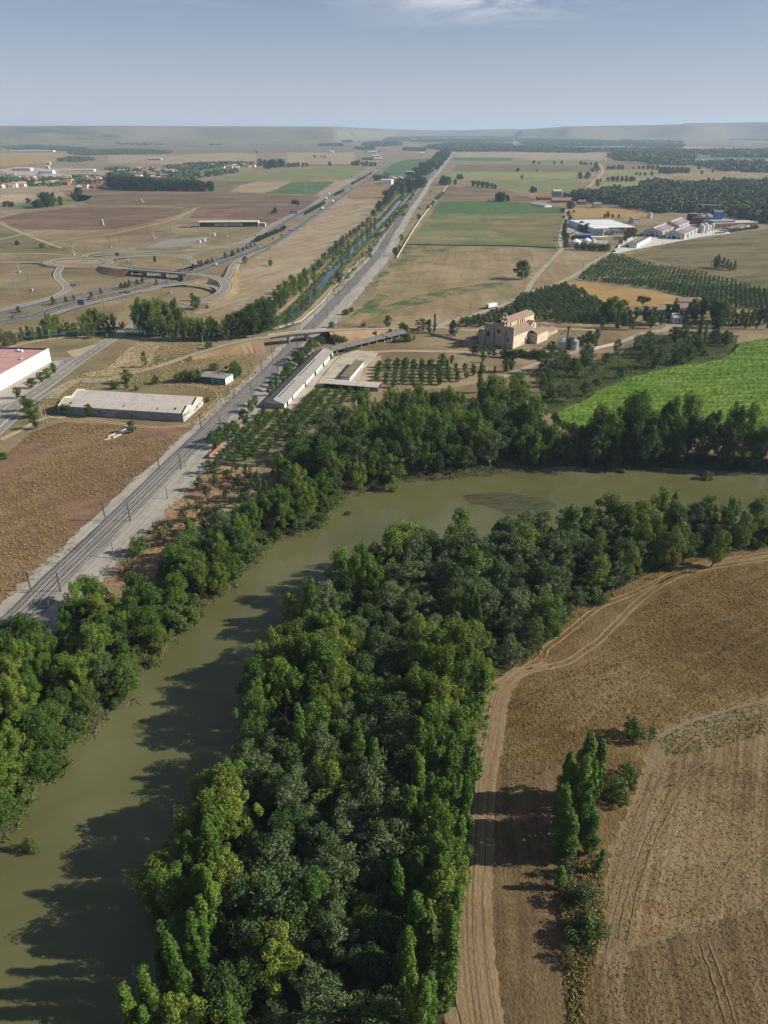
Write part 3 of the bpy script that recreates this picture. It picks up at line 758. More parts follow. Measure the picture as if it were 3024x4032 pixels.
for o, lab in ((-1.87, 'railway track nearest the scrub field, rusty rails on pale sleepers'), (1.87, 'railway track on the river side, rusty rails on pale sleepers')):
    t = thing('railway_track', lab, 'railway track', (rail[0].x, rail[0].y, 0), 0, 'parallel railway tracks')
    org = Vector((rail[0].x, rail[0].y, 0))
    for g in (-.87, .87):
        mb = MB(); a = offset(rail, o + g - .07); b = offset(rail, o + g + .07)
        for i, (p, q) in enumerate(zip(a, b)):
            for c, z in ((p, .64), (p, .84), (q, .84), (q, .64)): mb.v.append((c.x - org.x, c.y - org.y, z))
            if i:
                for j in range(3): mb.f.append((4 * i - 4 + j, 4 * i - 3 + j, 4 * i + j + 1, 4 * i + j)); mb.m.append(0)
        mb.build('rail', M_rail, t)
    mb = MB(); cl_ = resample(offset(rail, o), .72)
    for i in range(1, min(len(cl_) - 1, 1500)):
        d = (cl_[i + 1] - cl_[i - 1]).normalized(); r = Vector((d.y, -d.x, 0)); p = cl_[i] - org
        if cl_[i].y > 900: break
        T = Matrix(((r.x, d.x, 0, p.x), (r.y, d.y, 0, p.y), (0, 0, 1, 0), (0, 0, 0, 1)))
        mb.box(-1.3, -.14, .6, 1.3, .14, .70, T=T)
    mb.build('sleepers', M_slp, t)
# ------------------------------------------------------------------ trees: leaves in clumps carried by real limbs
nr = np.random.default_rng(5)
def leaf_arrays(clumps, size, per, up=.25, rand=.75, aspect=.6, shell=.45):
    """clumps: (centre, radii, axis tilt) -> quads facing roughly outwards"""
    V = []
    for c, r in clumps:
        n = max(3, int(per * rnd.uniform(.7, 1.3)))
        d = nr.normal(size=(n, 3)); d /= np.linalg.norm(d, axis=1)[:, None]
        rad = shell + (1 - shell) * nr.random(n) ** .6
        p = np.asarray(c) + d * rad[:, None] * np.asarray(r)
        nm = d / np.asarray(r) ** .5 + np.array([0, 0, up]) + nr.normal(size=(n, 3)) * rand
        nm /= np.linalg.norm(nm, axis=1)[:, None]
        a = np.cross(nm, nr.normal(size=(n, 3))); a /= np.linalg.norm(a, axis=1)[:, None] + 1e-9
        b = np.cross(nm, a)
        s = size * (.55 + .8 * nr.random(n))[:, None]
        a = a * s; b = b * s * aspect
        k = .5 * nm * s * .35
        V.append(np.stack([p - a, p - b * .9 + k, p + a, p + b * .9 + k], 1))
    return np.concatenate(V).reshape(-1, 3)

def quadmesh(name, V, mat):
    n = len(V) // 4
    me = bpy.data.meshes.new(name)
    me.vertices.add(len(V)); me.vertices.foreach_set('co', V.astype(np.float32).ravel())
    me.loops.add(4 * n); me.loops.foreach_set('vertex_index', np.arange(4 * n, dtype=np.int32))
    me.polygons.add(n); me.polygons.foreach_set('loop_start', np.arange(0, 4 * n, 4, dtype=np.int32))
    me.materials.append(mat); me.update(calc_edges=True)
    return me

def limbs(h, clumps, r0, lean=.0, frac=.85, twigs=.7):
    """trunk plus a limb to most clumps"""
    mb = MB()
    top = Vector((lean * h, rnd.uniform(-.2, .2), h * frac)); prev = Vector((0, 0, -.6)); k = 6
    line = [prev]
    for i in range(1, k + 1):
        t = i / k
        line.append(Vector((top.x * t + rnd.uniform(-.02, .02) * h, top.y * t + rnd.uniform(-.02, .02) * h, top.z * t)))
    for i in range(k):
        mb.tube(line[i], line[i + 1], r0 * (1 - .85 * i / k), r0 * (1 - .85 * (i + 1) / k), 7, cap=False)
    for c, r in clumps:
        if rnd.random() > twigs: continue
        c = Vector(c); zt = max(h * .12, c.z - (Vector((c.x, c.y)).length * rnd.uniform(.6, 1.1)) - r[2] * .3)
        t = min(1, max(0, zt / top.z)) * k; i = min(k - 1, int(t)); s = line[i].lerp(line[i + 1], t - i)
        mid_ = s.lerp(c, .5) + Vector((0, 0, -.05 * h * rnd.random()))
        rr = r0 * .3 * (1 - .6 * zt / h) + .02
        mb.tube(s, mid_, rr, rr * .7, 5, cap=False); mb.tube(mid_, c, rr * .7, rr * .25, 4, cap=False)
    return mb

def env_clumps(h, rad, n, base, prof, cr, cz, jit=.25, flat=1.):
    """clump centres spread through a crown; prof(t) = relative radius at relative height t"""
    out = []; p1_, p2_ = rnd.uniform(0, 6), rnd.uniform(0, 6)
    for i in range(n):
        t = (i + rnd.random()) / n
        t = t ** .9
        a = i * 2.39996 + rnd.uniform(-.5, .5)
        R = rad * prof(t) * (1 + .26 * math.sin(2 * a + p1_ + 2 * t) + .16 * math.sin(3 * a + p2_))
        if math.sin(a * 1.0 + p1_ * 2 + t * 7) > .93: continue
        q = (rnd.uniform(.45, 1.) if rnd.random() < .8 else rnd.uniform(0, .45)) * R
        s = rnd.uniform(.7, 1.3)
        out.append(((q * math.cos(a), q * math.sin(a) * flat, h * (base + (1 - base) * t) + rnd.uniform(-jit, jit)), (cr * s, cr * s, cz * s)))
    return out

ML = {
 'poplar': leafmat('poplar_leaves', [(.030, .072, .012), (.058, .115, .018), (.10, .16, .026), (.15, .18, .034)]),
 'yellowing': leafmat('yellowing_leaves', [(.046, .084, .013), (.080, .122, .019), (.135, .15, .027)]),
 'grey': leafmat('white_poplar_leaves', [(.036, .066, .024), (.060, .098, .042), (.098, .14, .068)], .2),
 'column': leafmat('lombardy_leaves', [(.030, .072, .010), (.052, .106, .016), (.090, .146, .024)]),
 'dark': leafmat('dark_leaves', [(.018, .042, .012), (.032, .064, .016), (.055, .090, .026)], .18),
 'ash': leafmat('ash_leaves', [(.028, .066, .012), (.048, .098, .018), (.085, .13, .028)]),
 'bush': leafmat('bramble_leaves', [(.030, .062, .016), (.052, .092, .022), (.09, .115, .038)]),
 'dry': leafmat('dry_bush_leaves', [(.07, .075, .03), (.11, .105, .045), (.14, .12, .06)]),
 'orchard': leafmat('orchard_leaves', [(.022, .060, .014), (.036, .082, .020), (.055, .105, .028)]),
 'olive': leafmat('olive_leaves', [(.030, .050, .026), (.045, .068, .036), (.065, .088, .048)]),
 'cypress': leafmat('cypress_leaves', [(.008, .022, .009), (.014, .034, .013), (.022, .046, .018)], .08),
 'pine': leafmat('pine_needles', [(.010, .030, .011), (.018, .044, .015), (.028, .058, .02)], .1),
 'bright': leafmat('bright_leaves', [(.07, .13, .015), (.10, .165, .022), (.14, .19, .03)], .3),
 'far': leafmat('far_leaves', [(.016, .036, .013), (.026, .050, .018), (.042, .068, .026)], .15),
}
MBK = {'grey': plain('pale_bark', (.36, .34, .29), .3, 1.5, .9, .1), 'brown': plain('brown_bark', (.11, .085, .06), .35, 1.5, .9, .1), 'dead': plain('dead_wood', (.34, .29, .23), .3, 1.2, .9, .1)}
_m, _nt = newmat('wood_leaves')
_c = ramp(_nt, math_(_nt, 'ADD', math_(_nt, 'MULTIPLY', noise(_nt, vec(_nt), .03, 3, .7), .6), math_(_nt, 'MULTIPLY', noise(_nt, vec(_nt), .004, 2), .4)), [(.026, .050, .018), (.048, .082, .026), (.08, .115, .038), (.07, .088, .045)], .36, .62)
finish(_nt, _c, .7); ML['wood'] = _m
KIND = {}
def kind(key, name, cat, h, clumps, size, per, mat, bark, r0, up=.25, rand=.75, twigs=.7, lean=0., aspect=.6, shell=.45, frac=.85):
    V = leaf_arrays(clumps, size, per, up, rand, aspect, shell)
    KIND.setdefault(key, []).append((name, cat, h, quadmesh('crown', V, ML[mat]), limbs(h, clumps, r0, lean, frac, twigs).mesh('trunk', MBK[bark])))

egg = lambda t: (math.sin(PI * min(1, t * .82 + .12)) ** .7)
ball = lambda t: max(.15, math.sin(PI * (t * .9 + .06))) ** .6
for i in range(4):          # broad black poplars, upswept tufts
    c = env_clumps(18, 4.7, 46, .16, egg, 1.15, 1.9, .6); kind('poplar', 'poplar_tree', 'tree', 18, c, .215, 225, 'poplar', 'brown', .32)
for i in range(2):
    c = env_clumps(17, 4.7, 44, .18, egg, 1.15, 1.9, .6); kind('yellow', 'yellowing_poplar_tree', 'tree', 17, c, .215, 220, 'yellowing', 'brown', .3)
for i in range(4):          # white poplars: looser, greyer, pale limbs
    c = env_clumps(15, 5.0, 66, .22, ball, 1.05, 1.15, .7); kind('grey', 'white_poplar_tree', 'tree', 15, c, .21, 125, 'grey', 'grey', .26, rand=1.0, twigs=.85, shell=.3)
for i in range(3):          # columnar poplars
    c = env_clumps(20, 1.75, 52, .06, lambda t: (.65 + .6 * t) if t < .55 else max(.1, 2. * (1.02 - t)) ** .8, .72, 1.6, .4); kind('column', 'columnar_poplar_tree', 'tree', 20, c, .22, 125, 'column', 'brown', .24)
for i in range(3):
    c = env_clumps(13, 4.7, 54, .16, ball, 1.3, 1.25, .5); kind('ash', 'ash_tree', 'tree', 13, c, .225, 160, 'ash', 'brown', .26)
for i in range(3):
    c = env_clumps(15, 4.6, 56, .15, ball, 1.3, 1.4, .5); kind('dark', 'elm_tree', 'tree', 15, c, .225, 160, 'dark', 'brown', .28)
for i in range(3):
    c = env_clumps(4.5, 3.0, 26, .1, ball, .95, .8, .3); kind('bush', 'bush', 'bush', 4.5, c, .22, 95, 'bush', 'brown', .1)
for i in range(2):
    c = env_clumps(4.2, 2.7, 22, .12, ball, .85, .75, .3); kind('dry', 'bush', 'bush', 4.2, c, .2, 60, 'dry', 'brown', .09, rand=1.)
for i in range(2):
    c = env_clumps(4.2, 2.0, 20, .22, ball, .8, .75, .2); kind('orchard', 'fruit_tree', 'fruit tree', 4.2, c, .22, 70, 'orchard', 'brown', .1)
for i in range(2):
    c = env_clumps(5, 2.5, 24, .24, ball, .85, .8, .3); kind('olive', 'almond_tree', 'tree', 5, c, .2, 60, 'olive', 'brown', .13, rand=.95, shell=.3)
for i in range(2):
    c = env_clumps(12, 1.15, 36, .03, lambda t: (.8 + .5 * t) if t < .4 else max(.08, 1.6 * (1.02 - t)), .55, 1.1, .2); kind('cypress', 'cypress_tree', 'tree', 12, c, .22, 80, 'cypress', 'brown', .18)
c = [((q * math.cos(a), q * math.sin(a), 9.3 + rnd.uniform(-.6, .6) - q * .12), (1.1, 1.1, .7)) for a, q in ((i * 2.4, 4.2 * math.sqrt(i / 30)) for i in range(30))]
kind('umbrella', 'umbrella_pine_tree', 'tree', 10, c, .25, 90, 'pine', 'brown', .26)
for i in range(2):
    c = env_clumps(12, 3.2, 46, .08, lambda t: max(.12, 1.1 * (1 - t) ** .8 + .1), 1.0, .8, .3); kind('pine', 'conifer_tree', 'tree', 12, c, .25, 80, 'pine', 'brown', .22)
c = env_clumps(14, 5.2, 60, .12, ball, 1.4, 1.5, .5); kind('bright', 'poplar_tree', 'tree', 14, c, .32, 105, 'bright', 'brown', .3)
for i in range(2):          # low-cost crowns for the middle distance
    c = env_clumps(10, 4.7, 34, .05, ball, 1.6, 1.7, .4); kind('mid', 'broadleaf_tree', 'tree', 10, c, .5, 60, 'far', 'brown', .25, twigs=.2)
c = env_clumps(10, 1.7, 22, .05, egg, .9, 1.6, .3); kind('midcol', 'columnar_poplar_tree', 'tree', 10, c, .5, 30, 'far', 'brown', .2, twigs=.1)
KIND['popfar'] = [('slender_poplar_tree', 'tree') + q[2:] for q in KIND['mid']]; KIND['shrubfar'] = [('shrub', 'shrub') + q[2:] for q in KIND['mid']]
for i in range(3):          # bare dead trees
    mb = MB(); h = 12
    def twig(a, d, L, r, n):
        b = a + d * L
        mb.tube(a, b, r, r * .6, 5, cap=False)
        if n:
            for q in range(3 if n > 1 else 2):
                twig(a.lerp(b, rnd.uniform(.55, 1)), (d + Vector((rnd.uniform(-.75, .75), rnd.uniform(-.75, .75), rnd.uniform(-.1, .5)))).normalized(), L * rnd.uniform(.5, .75), r * .55, n - 1)
    twig(Vector((0, 0, -.5)), Vector((rnd.uniform(-.1, .1), rnd.uniform(-.1, .1), 1)).normalized(), 4.2, .2, 4)
    KIND.setdefault('dead', []).append(('dead_tree', 'tree', h, None, mb.mesh('trunk', MBK['dead'])))

NPL = [0]
def plant(key, x, y, h, label, group=None, var=None, rz=None, z=None, sw=1., parts=True):
    V = KIND[key]; name, cat, H, cr, tr = V[var if var is not None else rnd.randrange(len(V))]
    NPL[0] += 1
    s = h / H; w_ = s * sw
    M = dict(location=(x, y, gz(x, y) if z is None else z))
    o = bpy.data.objects.new(name, None if parts and cr else (cr or tr)); COL.objects.link(o)
    o.location = M['location']; o.rotation_euler = (rnd.gauss(0, .045), rnd.gauss(0, .045), rnd.uniform(0, 6.28) if rz is None else rz); o.scale = (w_ * rnd.uniform(.84, 1.2), w_ * rnd.uniform(.84, 1.2), s)
    tag(o, label, cat, group)
    if parts and cr:
        for nm, me in (('trunk', tr), ('crown', cr)):
            c = bpy.data.objects.new(nm, me); COL.objects.link(c); c.parent = o
    return o

TAKEN = {}
def free(x, y, d):
    k = (int(x // 6), int(y // 6))
    for i in range(k[0] - 1, k[0] + 2):
        for j in range(k[1] - 1, k[1] + 2):
            for (a, b, e) in TAKEN.get((i, j), ()):
                if (a - x) ** 2 + (b - y) ** 2 < (.5 * (d + e)) ** 2: return False
    return True
def take(x, y, d): TAKEN.setdefault((int(x // 6), int(y // 6)), []).append((x, y, d))
def scatter(poly, d, tries, fn, seed=1):
    r = random.Random(seed)
    xs, ys = [p[0] for p in poly], [p[1] for p in poly]
    for i in range(tries):
        x, y = r.uniform(min(xs), max(xs)), r.uniform(min(ys), max(ys))
        if not inpoly(x, y, poly): continue
        dd = d if not callable(d) else d(x, y)
        if free(x, y, dd):
            if fn(x, y, r) is not False: take(x, y, dd)

SPN = {'poplar': 'green poplar', 'yellow': 'yellowing poplar', 'grey': 'grey-leaved white poplar', 'column': 'slender columnar poplar', 'ash': 'round-crowned ash', 'dark': 'dark-leaved elm', 'bush': 'dense green bush', 'dry': 'sparse dry bush', 'dead': 'bare dead tree', 'olive': 'small grey-green almond tree'}
ZN = {'S': ('in the wood between the river bend and the dirt track', 'wood inside the river bend'),
      'T': ('along the wood edge beside the dirt track', 'wood edge beside the track'),
      'R': ('on the wood side of the river water edge', 'trees at the inner water edge'),
      'L': ('on the overgrown bank between the river and the railway', 'bank between river and railway'),
      'N': ('in the wood beyond the river, below the orchards', 'wood beyond the river'),
      'M': ('in the belt between the far river edge and the maize', 'belt between river and maize'),
      'B': ('in the thicket between the church lane and the maize', 'thicket beside the church lane')}
BUSHES = [0]; EXTRA = []
def zone_plant(key, x, y, h, zn, **k):
    if key in ('bush', 'dry'):
        BUSHES[0] += 1
        if BUSHES[0] > 150 and zn != 'B' or BUSHES[0] > 190:
            EXTRA.append(((x, y, gz(x, y) + h * .4), (h * .6, h * .6, h * .45))); return
    return plant(key, x, y, h, SPN[key] + ' ' + ZN[zn][0], SPN[key] + ', ' + ZN[zn][1], **k)

# hand-set landmark trees of the bend wood: (tile, top x, top y, height, kind)
def by_top(t, x, y, h): p = P(t, x, y, h); return p.x, p.y
for t, x, y, h, k in [('E', 1340, 1235, 17, 'poplar'), ('E', 880, 1420, 17, 'poplar'), ('H', 550, 85, 17, 'poplar'), ('H', 700, 65, 15, 'poplar'), ('H', 860, -20, 17, 'poplar'), ('H', 330, 245, 15, 'poplar'),
        ('H', 230, 290, 13, 'poplar'), ('H', 640, 150, 15, 'poplar'), ('H', 750, 200, 15, 'poplar'), ('H', 370, 535, 15, 'poplar'), ('H', 240, 570, 15, 'yellow'), ('H', 480, 540, 16, 'poplar'), ('H', 140, 600, 15, 'poplar'), ('H', 45, 665, 15, 'poplar'),
        ('H', 330, 670, 17, 'poplar'), ('H', 520, 650, 16, 'yellow'), ('H', 620, 590, 15, 'poplar'), ('H', 180, 700, 15, 'yellow'), ('H', 60, 830, 16, 'poplar'), ('H', 160, 830, 16, 'poplar'), ('H', 10, 920, 15, 'poplar'), ('H', 530, 860, 15, 'poplar'), ('H', 430, 1010, 14, 'yellow'), ('H', 240, 900, 14, 'poplar'),
        ('G', 1630, 730, 15, 'poplar'), ('G', 1600, 990, 15, 'poplar'), ('J', 1290, 10, 15, 'yellow'), ('J', 1400, 20, 16, 'yellow'), ('J', 1520, 10, 15, 'poplar'), ('J', 1320, 170, 16, 'yellow'), ('J', 1180, 240, 15, 'poplar'), ('J', 1540, 220, 15, 'poplar'),
        ('J', 1210, 420, 16, 'poplar'), ('J', 940, 455, 15, 'column'), ('J', 960, 545, 14, 'yellow'), ('J', 1140, 650, 17, 'poplar'), ('J', 1240, 660, 18, 'column'), ('J', 1300, 670, 18, 'column'), ('J', 1075, 935, 20, 'column'), ('J', 1175, 990, 20, 'column'), ('J', 1110, 1120, 20, 'column'),
        ('J', 980, 1120, 14, 'column'), ('J', 1210, 830, 19, 'column'), ('J', 900, 1345, 20, 'column'), ('J', 785, 1410, 21, 'column'), ('J', 850, 1490, 17, 'column'), ('J', 960, 1440, 17, 'column'), ('J', 1290, 1000, 16, 'column'), ('J', 1200, 1250, 18, 'column'), ('J', 1400, 680, 16, 'poplar'), ('J', 1480, 640, 15, 'poplar'),
        ('H', 280, 1150, 19, 'column'), ('H', 1400, 350, 17, 'column'), ('H', 1440, 400, 16, 'column'), ('H', 1360, 420, 15, 'column'), ('H', 1280, 380, 15, 'yellow'), ('H', 1250, 600, 17, 'yellow'), ('H', 1330, 610, 17, 'yellow'), ('H', 1410, 620, 16, 'yellow'), ('H', 1190, 650, 16, 'poplar'), ('H', 1250, 720, 16, 'yellow'), ('H', 1090, 730, 16, 'poplar'),
        ('H', 1070, 930, 16, 'yellow'), ('H', 1230, 960, 15, 'yellow'), ('H', 1140, 960, 15, 'yellow'), ('H', 1100, 1205, 19, 'column'), ('H', 1165, 1310, 18, 'column'), ('H', 680, 1265, 20, 'column'), ('H', 745, 1330, 18, 'column'), ('H', 1250, 1300, 17, 'column'), ('H', 1240, 1420, 16, 'column'), ('H', 1340, 1160, 14, 'poplar'),
        ('K', 1130, 60, 18, 'column'), ('K', 1210, 110, 18, 'column'), ('K', 1280, 100, 17, 'column'), ('K', 1005, 215, 19, 'column'), ('K', 1220, 190, 17, 'poplar'), ('K', 965, 590, 20, 'column'), ('K', 1050, 890, 19, 'column'), ('K', 1140, 490, 18, 'column'), ('K', 970, 1070, 18, 'column'), ('K', 920, 1120, 17, 'column'), ('K', 1020, 1400, 19, 'column'), ('K', 1190, 310, 16, 'poplar'), ('K', 1260, 500, 17, 'poplar'), ('K', 1230, 700, 16, 'poplar'),
        ('K', 1190, 620, 18, 'column'), ('K', 1080, 1000, 17, 'column'), ('K', 1060, 1430, 18, 'column'), ('K', 980, 1220, 17, 'column'),
        ('F', 975, 1185, 17, 'poplar'), ('F', 1065, 1205, 15, 'column'), ('F', 650, 1240, 14, 'ash'), ('F', 1280, 1240, 14, 'poplar'), ('F', 1450, 1245, 13, 'poplar'), ('F', 1620, 1260, 14, 'yellow'), ('F', 820, 1300, 11, 'grey'), ('F', 1380, 1330, 11, 'ash'), ('I', 1090, 0, 14, 'yellow'), ('I', 1340, 0, 13, 'yellow'), ('F', 1560, 1300, 12, 'poplar'),
        ('I', 560, 20, 13, 'yellow'), ('I', 190, 0, 9, 'bright')]:
    x, y = by_top(t, x, y, h)
    zn = 'T' if t in 'K' or (t == 'H' and x > 20) else ('R' if t in 'JG' or (t in 'FE') else 'S')
    key = k
    if k == 'bright':
        plant('bright', x, y, h, 'small vivid green round tree among grey poplars inside the river bend'); take(x, y, 5); continue
    zone_plant(key, x, y, h, zn, sw=rnd.uniform(.92, 1.15), parts=True); take(x, y, 2.6 if k == 'column' else 5.)
# dead standing trees: individual
for t, x, y, h, lab in [('H', 265, 455, 15, 'bare dead tree leaning over the shaded water at the wood edge'), ('H', 200, 1090, 12, 'bare dead tree amid yellowing poplars inside the river bend'), ('K', 950, 1330, 15, 'pale bare dead tree beside the columnar poplars at the track'),
        ('G', 795, 250, 14, 'tall broken dead tree on the bank beside the bare brown patch'), ('G', 950, 470, 9, 'slim dead tree among green trees on the railway bank'), ('G', 50, 1300, 9, 'grey dead tree at the left edge above the river'), ('E', 15, 965, 15, 'tall dead poplar top beside the lower orchard corner'),
        ('J', 830, 1200, 7, 'small bare tree in the black shade at the water'), ('F', 1200, 1250, 12, 'leafless tree against the water at the right of the bend')]:
    x, y = by_top(t, x, y, h); plant('dead', x, y, h, lab, var=None); take(x, y, 2.)

def px_of(x, y, h): return topix((x, y, h))
def sp_south(x, y, r):
    X_, Y_ = px_of(x, y, 13)
    hx, hy = (X_ - 1008) * 1.6458, (Y_ - 2100) * 1.6458      # H-tile pixels
    e = r.random()
    ed = sdist(np.array([x]), np.array([y]), [(p.x, p.y) for p in WOOD])[0]
    rv = -sdist(np.array([x]), np.array([y]), RIVXY)[0]
    track = ed < 6 and rv > 8
    if hy < 1450:
        if hx > 1650:
            k = 'grey' if e < .62 else ('dark' if e < .8 else ('bush' if e < .9 else 'poplar'))
            if hy < 150 and hx > 2400: k = 'yellow' if e < .3 else ('bush' if e < .7 else 'dark')
        elif hx > 850 and hy < 680: k = 'grey' if e < .8 else ('dark' if e < .9 else 'poplar')
        elif hx > 1020: k = ('column' if hx > 1280 and hy > 700 else 'yellow') if e < .16 else ('poplar' if e < .65 else ('ash' if e < .8 else 'dark'))
        elif hx > 560: k = 'dark' if e < .5 else ('grey' if e < .75 else 'ash')
        elif hy > 1150: k = 'grey' if e < .5 else ('poplar' if e < .7 else 'dark')
        else: k = 'poplar' if e < .62 else ('yellow' if e < .7 else ('ash' if e < .85 else 'grey'))
    else:
        if hx > 950: k = 'column' if e < .68 else ('ash' if e < .8 else 'dark')
        elif hx > -100: k = 'grey' if e < .72 else ('dark' if e < .9 else 'poplar')
        else: k = 'poplar' if e < .4 else ('column' if e < .55 else ('grey' if e < .8 else 'dark'))
        if 560 < hx < 950 and hy > 2050: k = 'dark' if e < .6 else 'ash'
    if rv < 2.5 and e < .4: k = 'bush'
    return k, track, rv
HT = {'poplar': (11, 18), 'yellow': (11, 17), 'grey': (9, 15), 'column': (14, 19), 'ash': (8, 12), 'dark': (8, 13), 'bush': (2.5, 5), 'dry': (2, 4)}
DI = {'poplar': 5.4, 'yellow': 5.4, 'grey': 5.0, 'column': 3.4, 'ash': 5.0, 'dark': 5.4, 'bush': 4., 'dry': 4}
def f_s(x, y, r):
    if y < 28: return False
    k, track, rv = sp_south(x, y, r)
    if not free(x, y, DI[k]): return False
    h = r.uniform(*HT[k])
    if track and k not in ('column', 'bush'): h *= .8
    zone_plant(k, x, y, h, 'T' if track else ('R' if rv < 9 else 'S'), sw=r.uniform(.95, 1.4))
    take(x, y, DI[k]); return False
scatter([(p.x, p.y) for p in WOOD], 3., 16000, f_s, 11)
def f_l(x, y, r):
    rv = -sdist(np.array([x]), np.array([y]), RIVXY)[0]
    e = r.random()
    k = 'ash' if e < .30 else ('dark' if e < .42 else ('bush' if e < .72 else ('grey' if e < .80 else ('poplar' if e < .975 else 'yellow'))))
    if rv < 3: k = 'bush' if e < .75 else 'ash'
    d = DI[k] * .76
    if not free(x, y, d): return False
    h = r.uniform(*HT[k]) * (.82 if k in ('poplar', 'grey', 'yellow', 'dark') else .9)
    zone_plant(k, x, y, h, 'L', sw=r.uniform(1., 1.3)); take(x, y, d); return False
for t, x, y, h, k in [('G', 130, 550, 12, 'ash'), ('G', 1395, 150, 12, 'yellow'), ('G', 1280, 190, 11, 'yellow'), ('G', 590, 350, 10, 'ash'), ('G', 800, 510, 9, 'poplar'), ('G', 1010, 560, 9, 'yellow'), ('G', 950, 340, 10, 'ash'), ('G', 60, 860, 11, 'poplar'), ('E', 20, 1080, 13, 'column'), ('E', 60, 1150, 11, 'column'), ('J', 130, 380, 6, 'yellow')]:
    x, y = by_top(t, x, y, h); zone_plant(k, x, y, h, 'L'); take(x, y, 4)
scatter([(p.x, p.y) for p in LEFT], 3., 9000, f_l, 12)
def f_n(x, y, r):
    X_, Y_ = px_of(x, y, 14); e = r.random()
    belt = X_ > 2200
    rv = -sdist(np.array([x]), np.array([y]), RIVXY)[0]
    if belt: k = 'dark' if e < .35 else ('poplar' if e < .7 else 'ash')
    elif X_ < 1350: k = 'grey' if e < .35 else ('ash' if e < .6 else ('dark' if e < .8 else 'bush'))
    else: k = 'poplar' if e < .42 else ('dark' if e < .6 else ('grey' if e < .8 else 'ash'))
    if rv < 3.5 and e > .35: k = 'bush' if e < .7 else 'ash'
    dd = DI[k] * (.86 if belt else 1.0)
    if not free(x, y, dd): return False
    lo, hi = HT[k]; h = r.uniform(lo, hi) * (1.6 if belt and k != 'bush' else 1.08)
    zone_plant(k, x, y, h, 'M' if belt else 'N', sw=r.uniform(.95, 1.2) * (.85 if belt else 1.)); take(x, y, dd); return False
for t, x, y, h, k in [('E', 1050, 665, 24, 'poplar'), ('E', 950, 700, 20, 'poplar'), ('E', 1150, 700, 21, 'poplar'), ('E', 1450, 770, 18, 'poplar'), ('E', 440, 905, 17, 'ash'), ('E', 500, 960, 14, 'yellow'), ('E', 760, 960, 12, 'yellow'), ('E', 890, 1050, 8, 'poplar'), ('E', 1460, 375, 17, 'column'), ('E', 1580, 480, 17, 'dark'), ('F', 60, 450, 15, 'ash'), ('F', 700, 890, 10, 'poplar'), ('F', 1390, 810, 14, 'ash'), ('F', 800, 620, 20, 'dark'), ('F', 1290, 1005, 6, 'ash'), ('F', 860, 1020, 4, 'bush')]:
    x, y = by_top(t, x, y, h); zone_plant(k, x, y, h, 'M' if t == 'F' and y < 1 else 'N'); take(x, y, 5)
scatter([(p.x, p.y) for p in NORTH], 3., 12000, f_n, 13)
# thicket between the lane by the church and the maize
THK = pts('F 150,430 300,360 420,360 600,340 700,330 880,200 1000,200 1120,180 1280,200 1400,230 1420,290 1330,350 1040,395 730,470 560,540 500,590 440,630 250,680 130,640 180,560 170,480')
def f_b(x, y, r):
    e = r.random(); k = 'bush' if e < .84 else ('grey' if e < .92 else ('dark' if e < .92 else 'ash'))
    if not free(x, y, DI[k] * .9): return False
    zone_plant(k, x, y, r.uniform(*HT[k]) * (.85 if k != 'bush' else 1.), 'B', sw=r.uniform(1., 1.3)); take(x, y, DI[k] * .9); return False
for t, x, y, h, k in [('F', 830, 200, 12, 'grey'), ('F', 920, 215, 11, 'grey'), ('F', 860, 290, 12, 'grey'), ('F', 990, 215, 11, 'grey'), ('F', 1070, 250, 9, 'grey'), ('F', 480, 300, 9, 'dark'), ('F', 250, 420, 10, 'grey'), ('F', 320, 520, 7, 'grey'), ('F', 1240, 70, 18, 'column'), ('F', 1275, 120, 14, 'column'), ('F', 210, 480, 8, 'grey')]:
    x, y = by_top(t, x, y, h); zone_plant(k, x, y, h, 'B'); take(x, y, 5)
scatter([(p.x, p.y) for p in THK], 3., 5000, f_b, 14)
# undergrowth that covers the wood floor
cl = [e for e in EXTRA for _ in range(3)]
for poly, n, s in ((WOOD, 5200, 31), (LEFT, 4200, 32), (NORTH, 4200, 33), (THK, 3200, 34), (pts('F 265,705 360,665 440,632 500,592 560,555 730,485 1040,405 1330,365 1420,305 1452,255 1400,230 1330,340 1040,385 730,460 560,530 440,610 250,670'), 1500, 35)):
    r = random.Random(s); P2 = [(p.x, p.y) for p in poly]; xs, ys = [p[0] for p in P2], [p[1] for p in P2]
    for i in range(n):
        x, y = r.uniform(min(xs), max(xs)), r.uniform(max(28, min(ys)), max(ys))
        if inpoly(x, y, P2):
            z = gz(x, y)
            if z < -3.1: continue
            s_ = r.uniform(.5, 1.3) * (1.7 if s in (32, 33) else 1.); cl.append(((x, y, z + s_ * .4), (s_ * 1.4, s_ * 1.4, s_ * .8)))
for q in resample([Vector((p[0], p[1], 0)) for p in RIVXY[:62]], 1.3):
    s_ = rnd.uniform(.7, 1.9); x, y = q.x + rnd.uniform(-1.6, 1.4), q.y + rnd.uniform(-1.6, 1.4); cl.append(((x, y, max(-3., gz(x, y)) + s_ * .3), (s_ * 1.2, s_ * 1.2, s_ * .8)))
u_ = bpy.data.objects.new('undergrowth', quadmesh('undergrowth', leaf_arrays(cl, .26, 20), ML['bush'])); COL.objects.link(u_)
tag(u_, 'low brambles and shrubs covering the ground under the trees', 'undergrowth', kind='stuff')
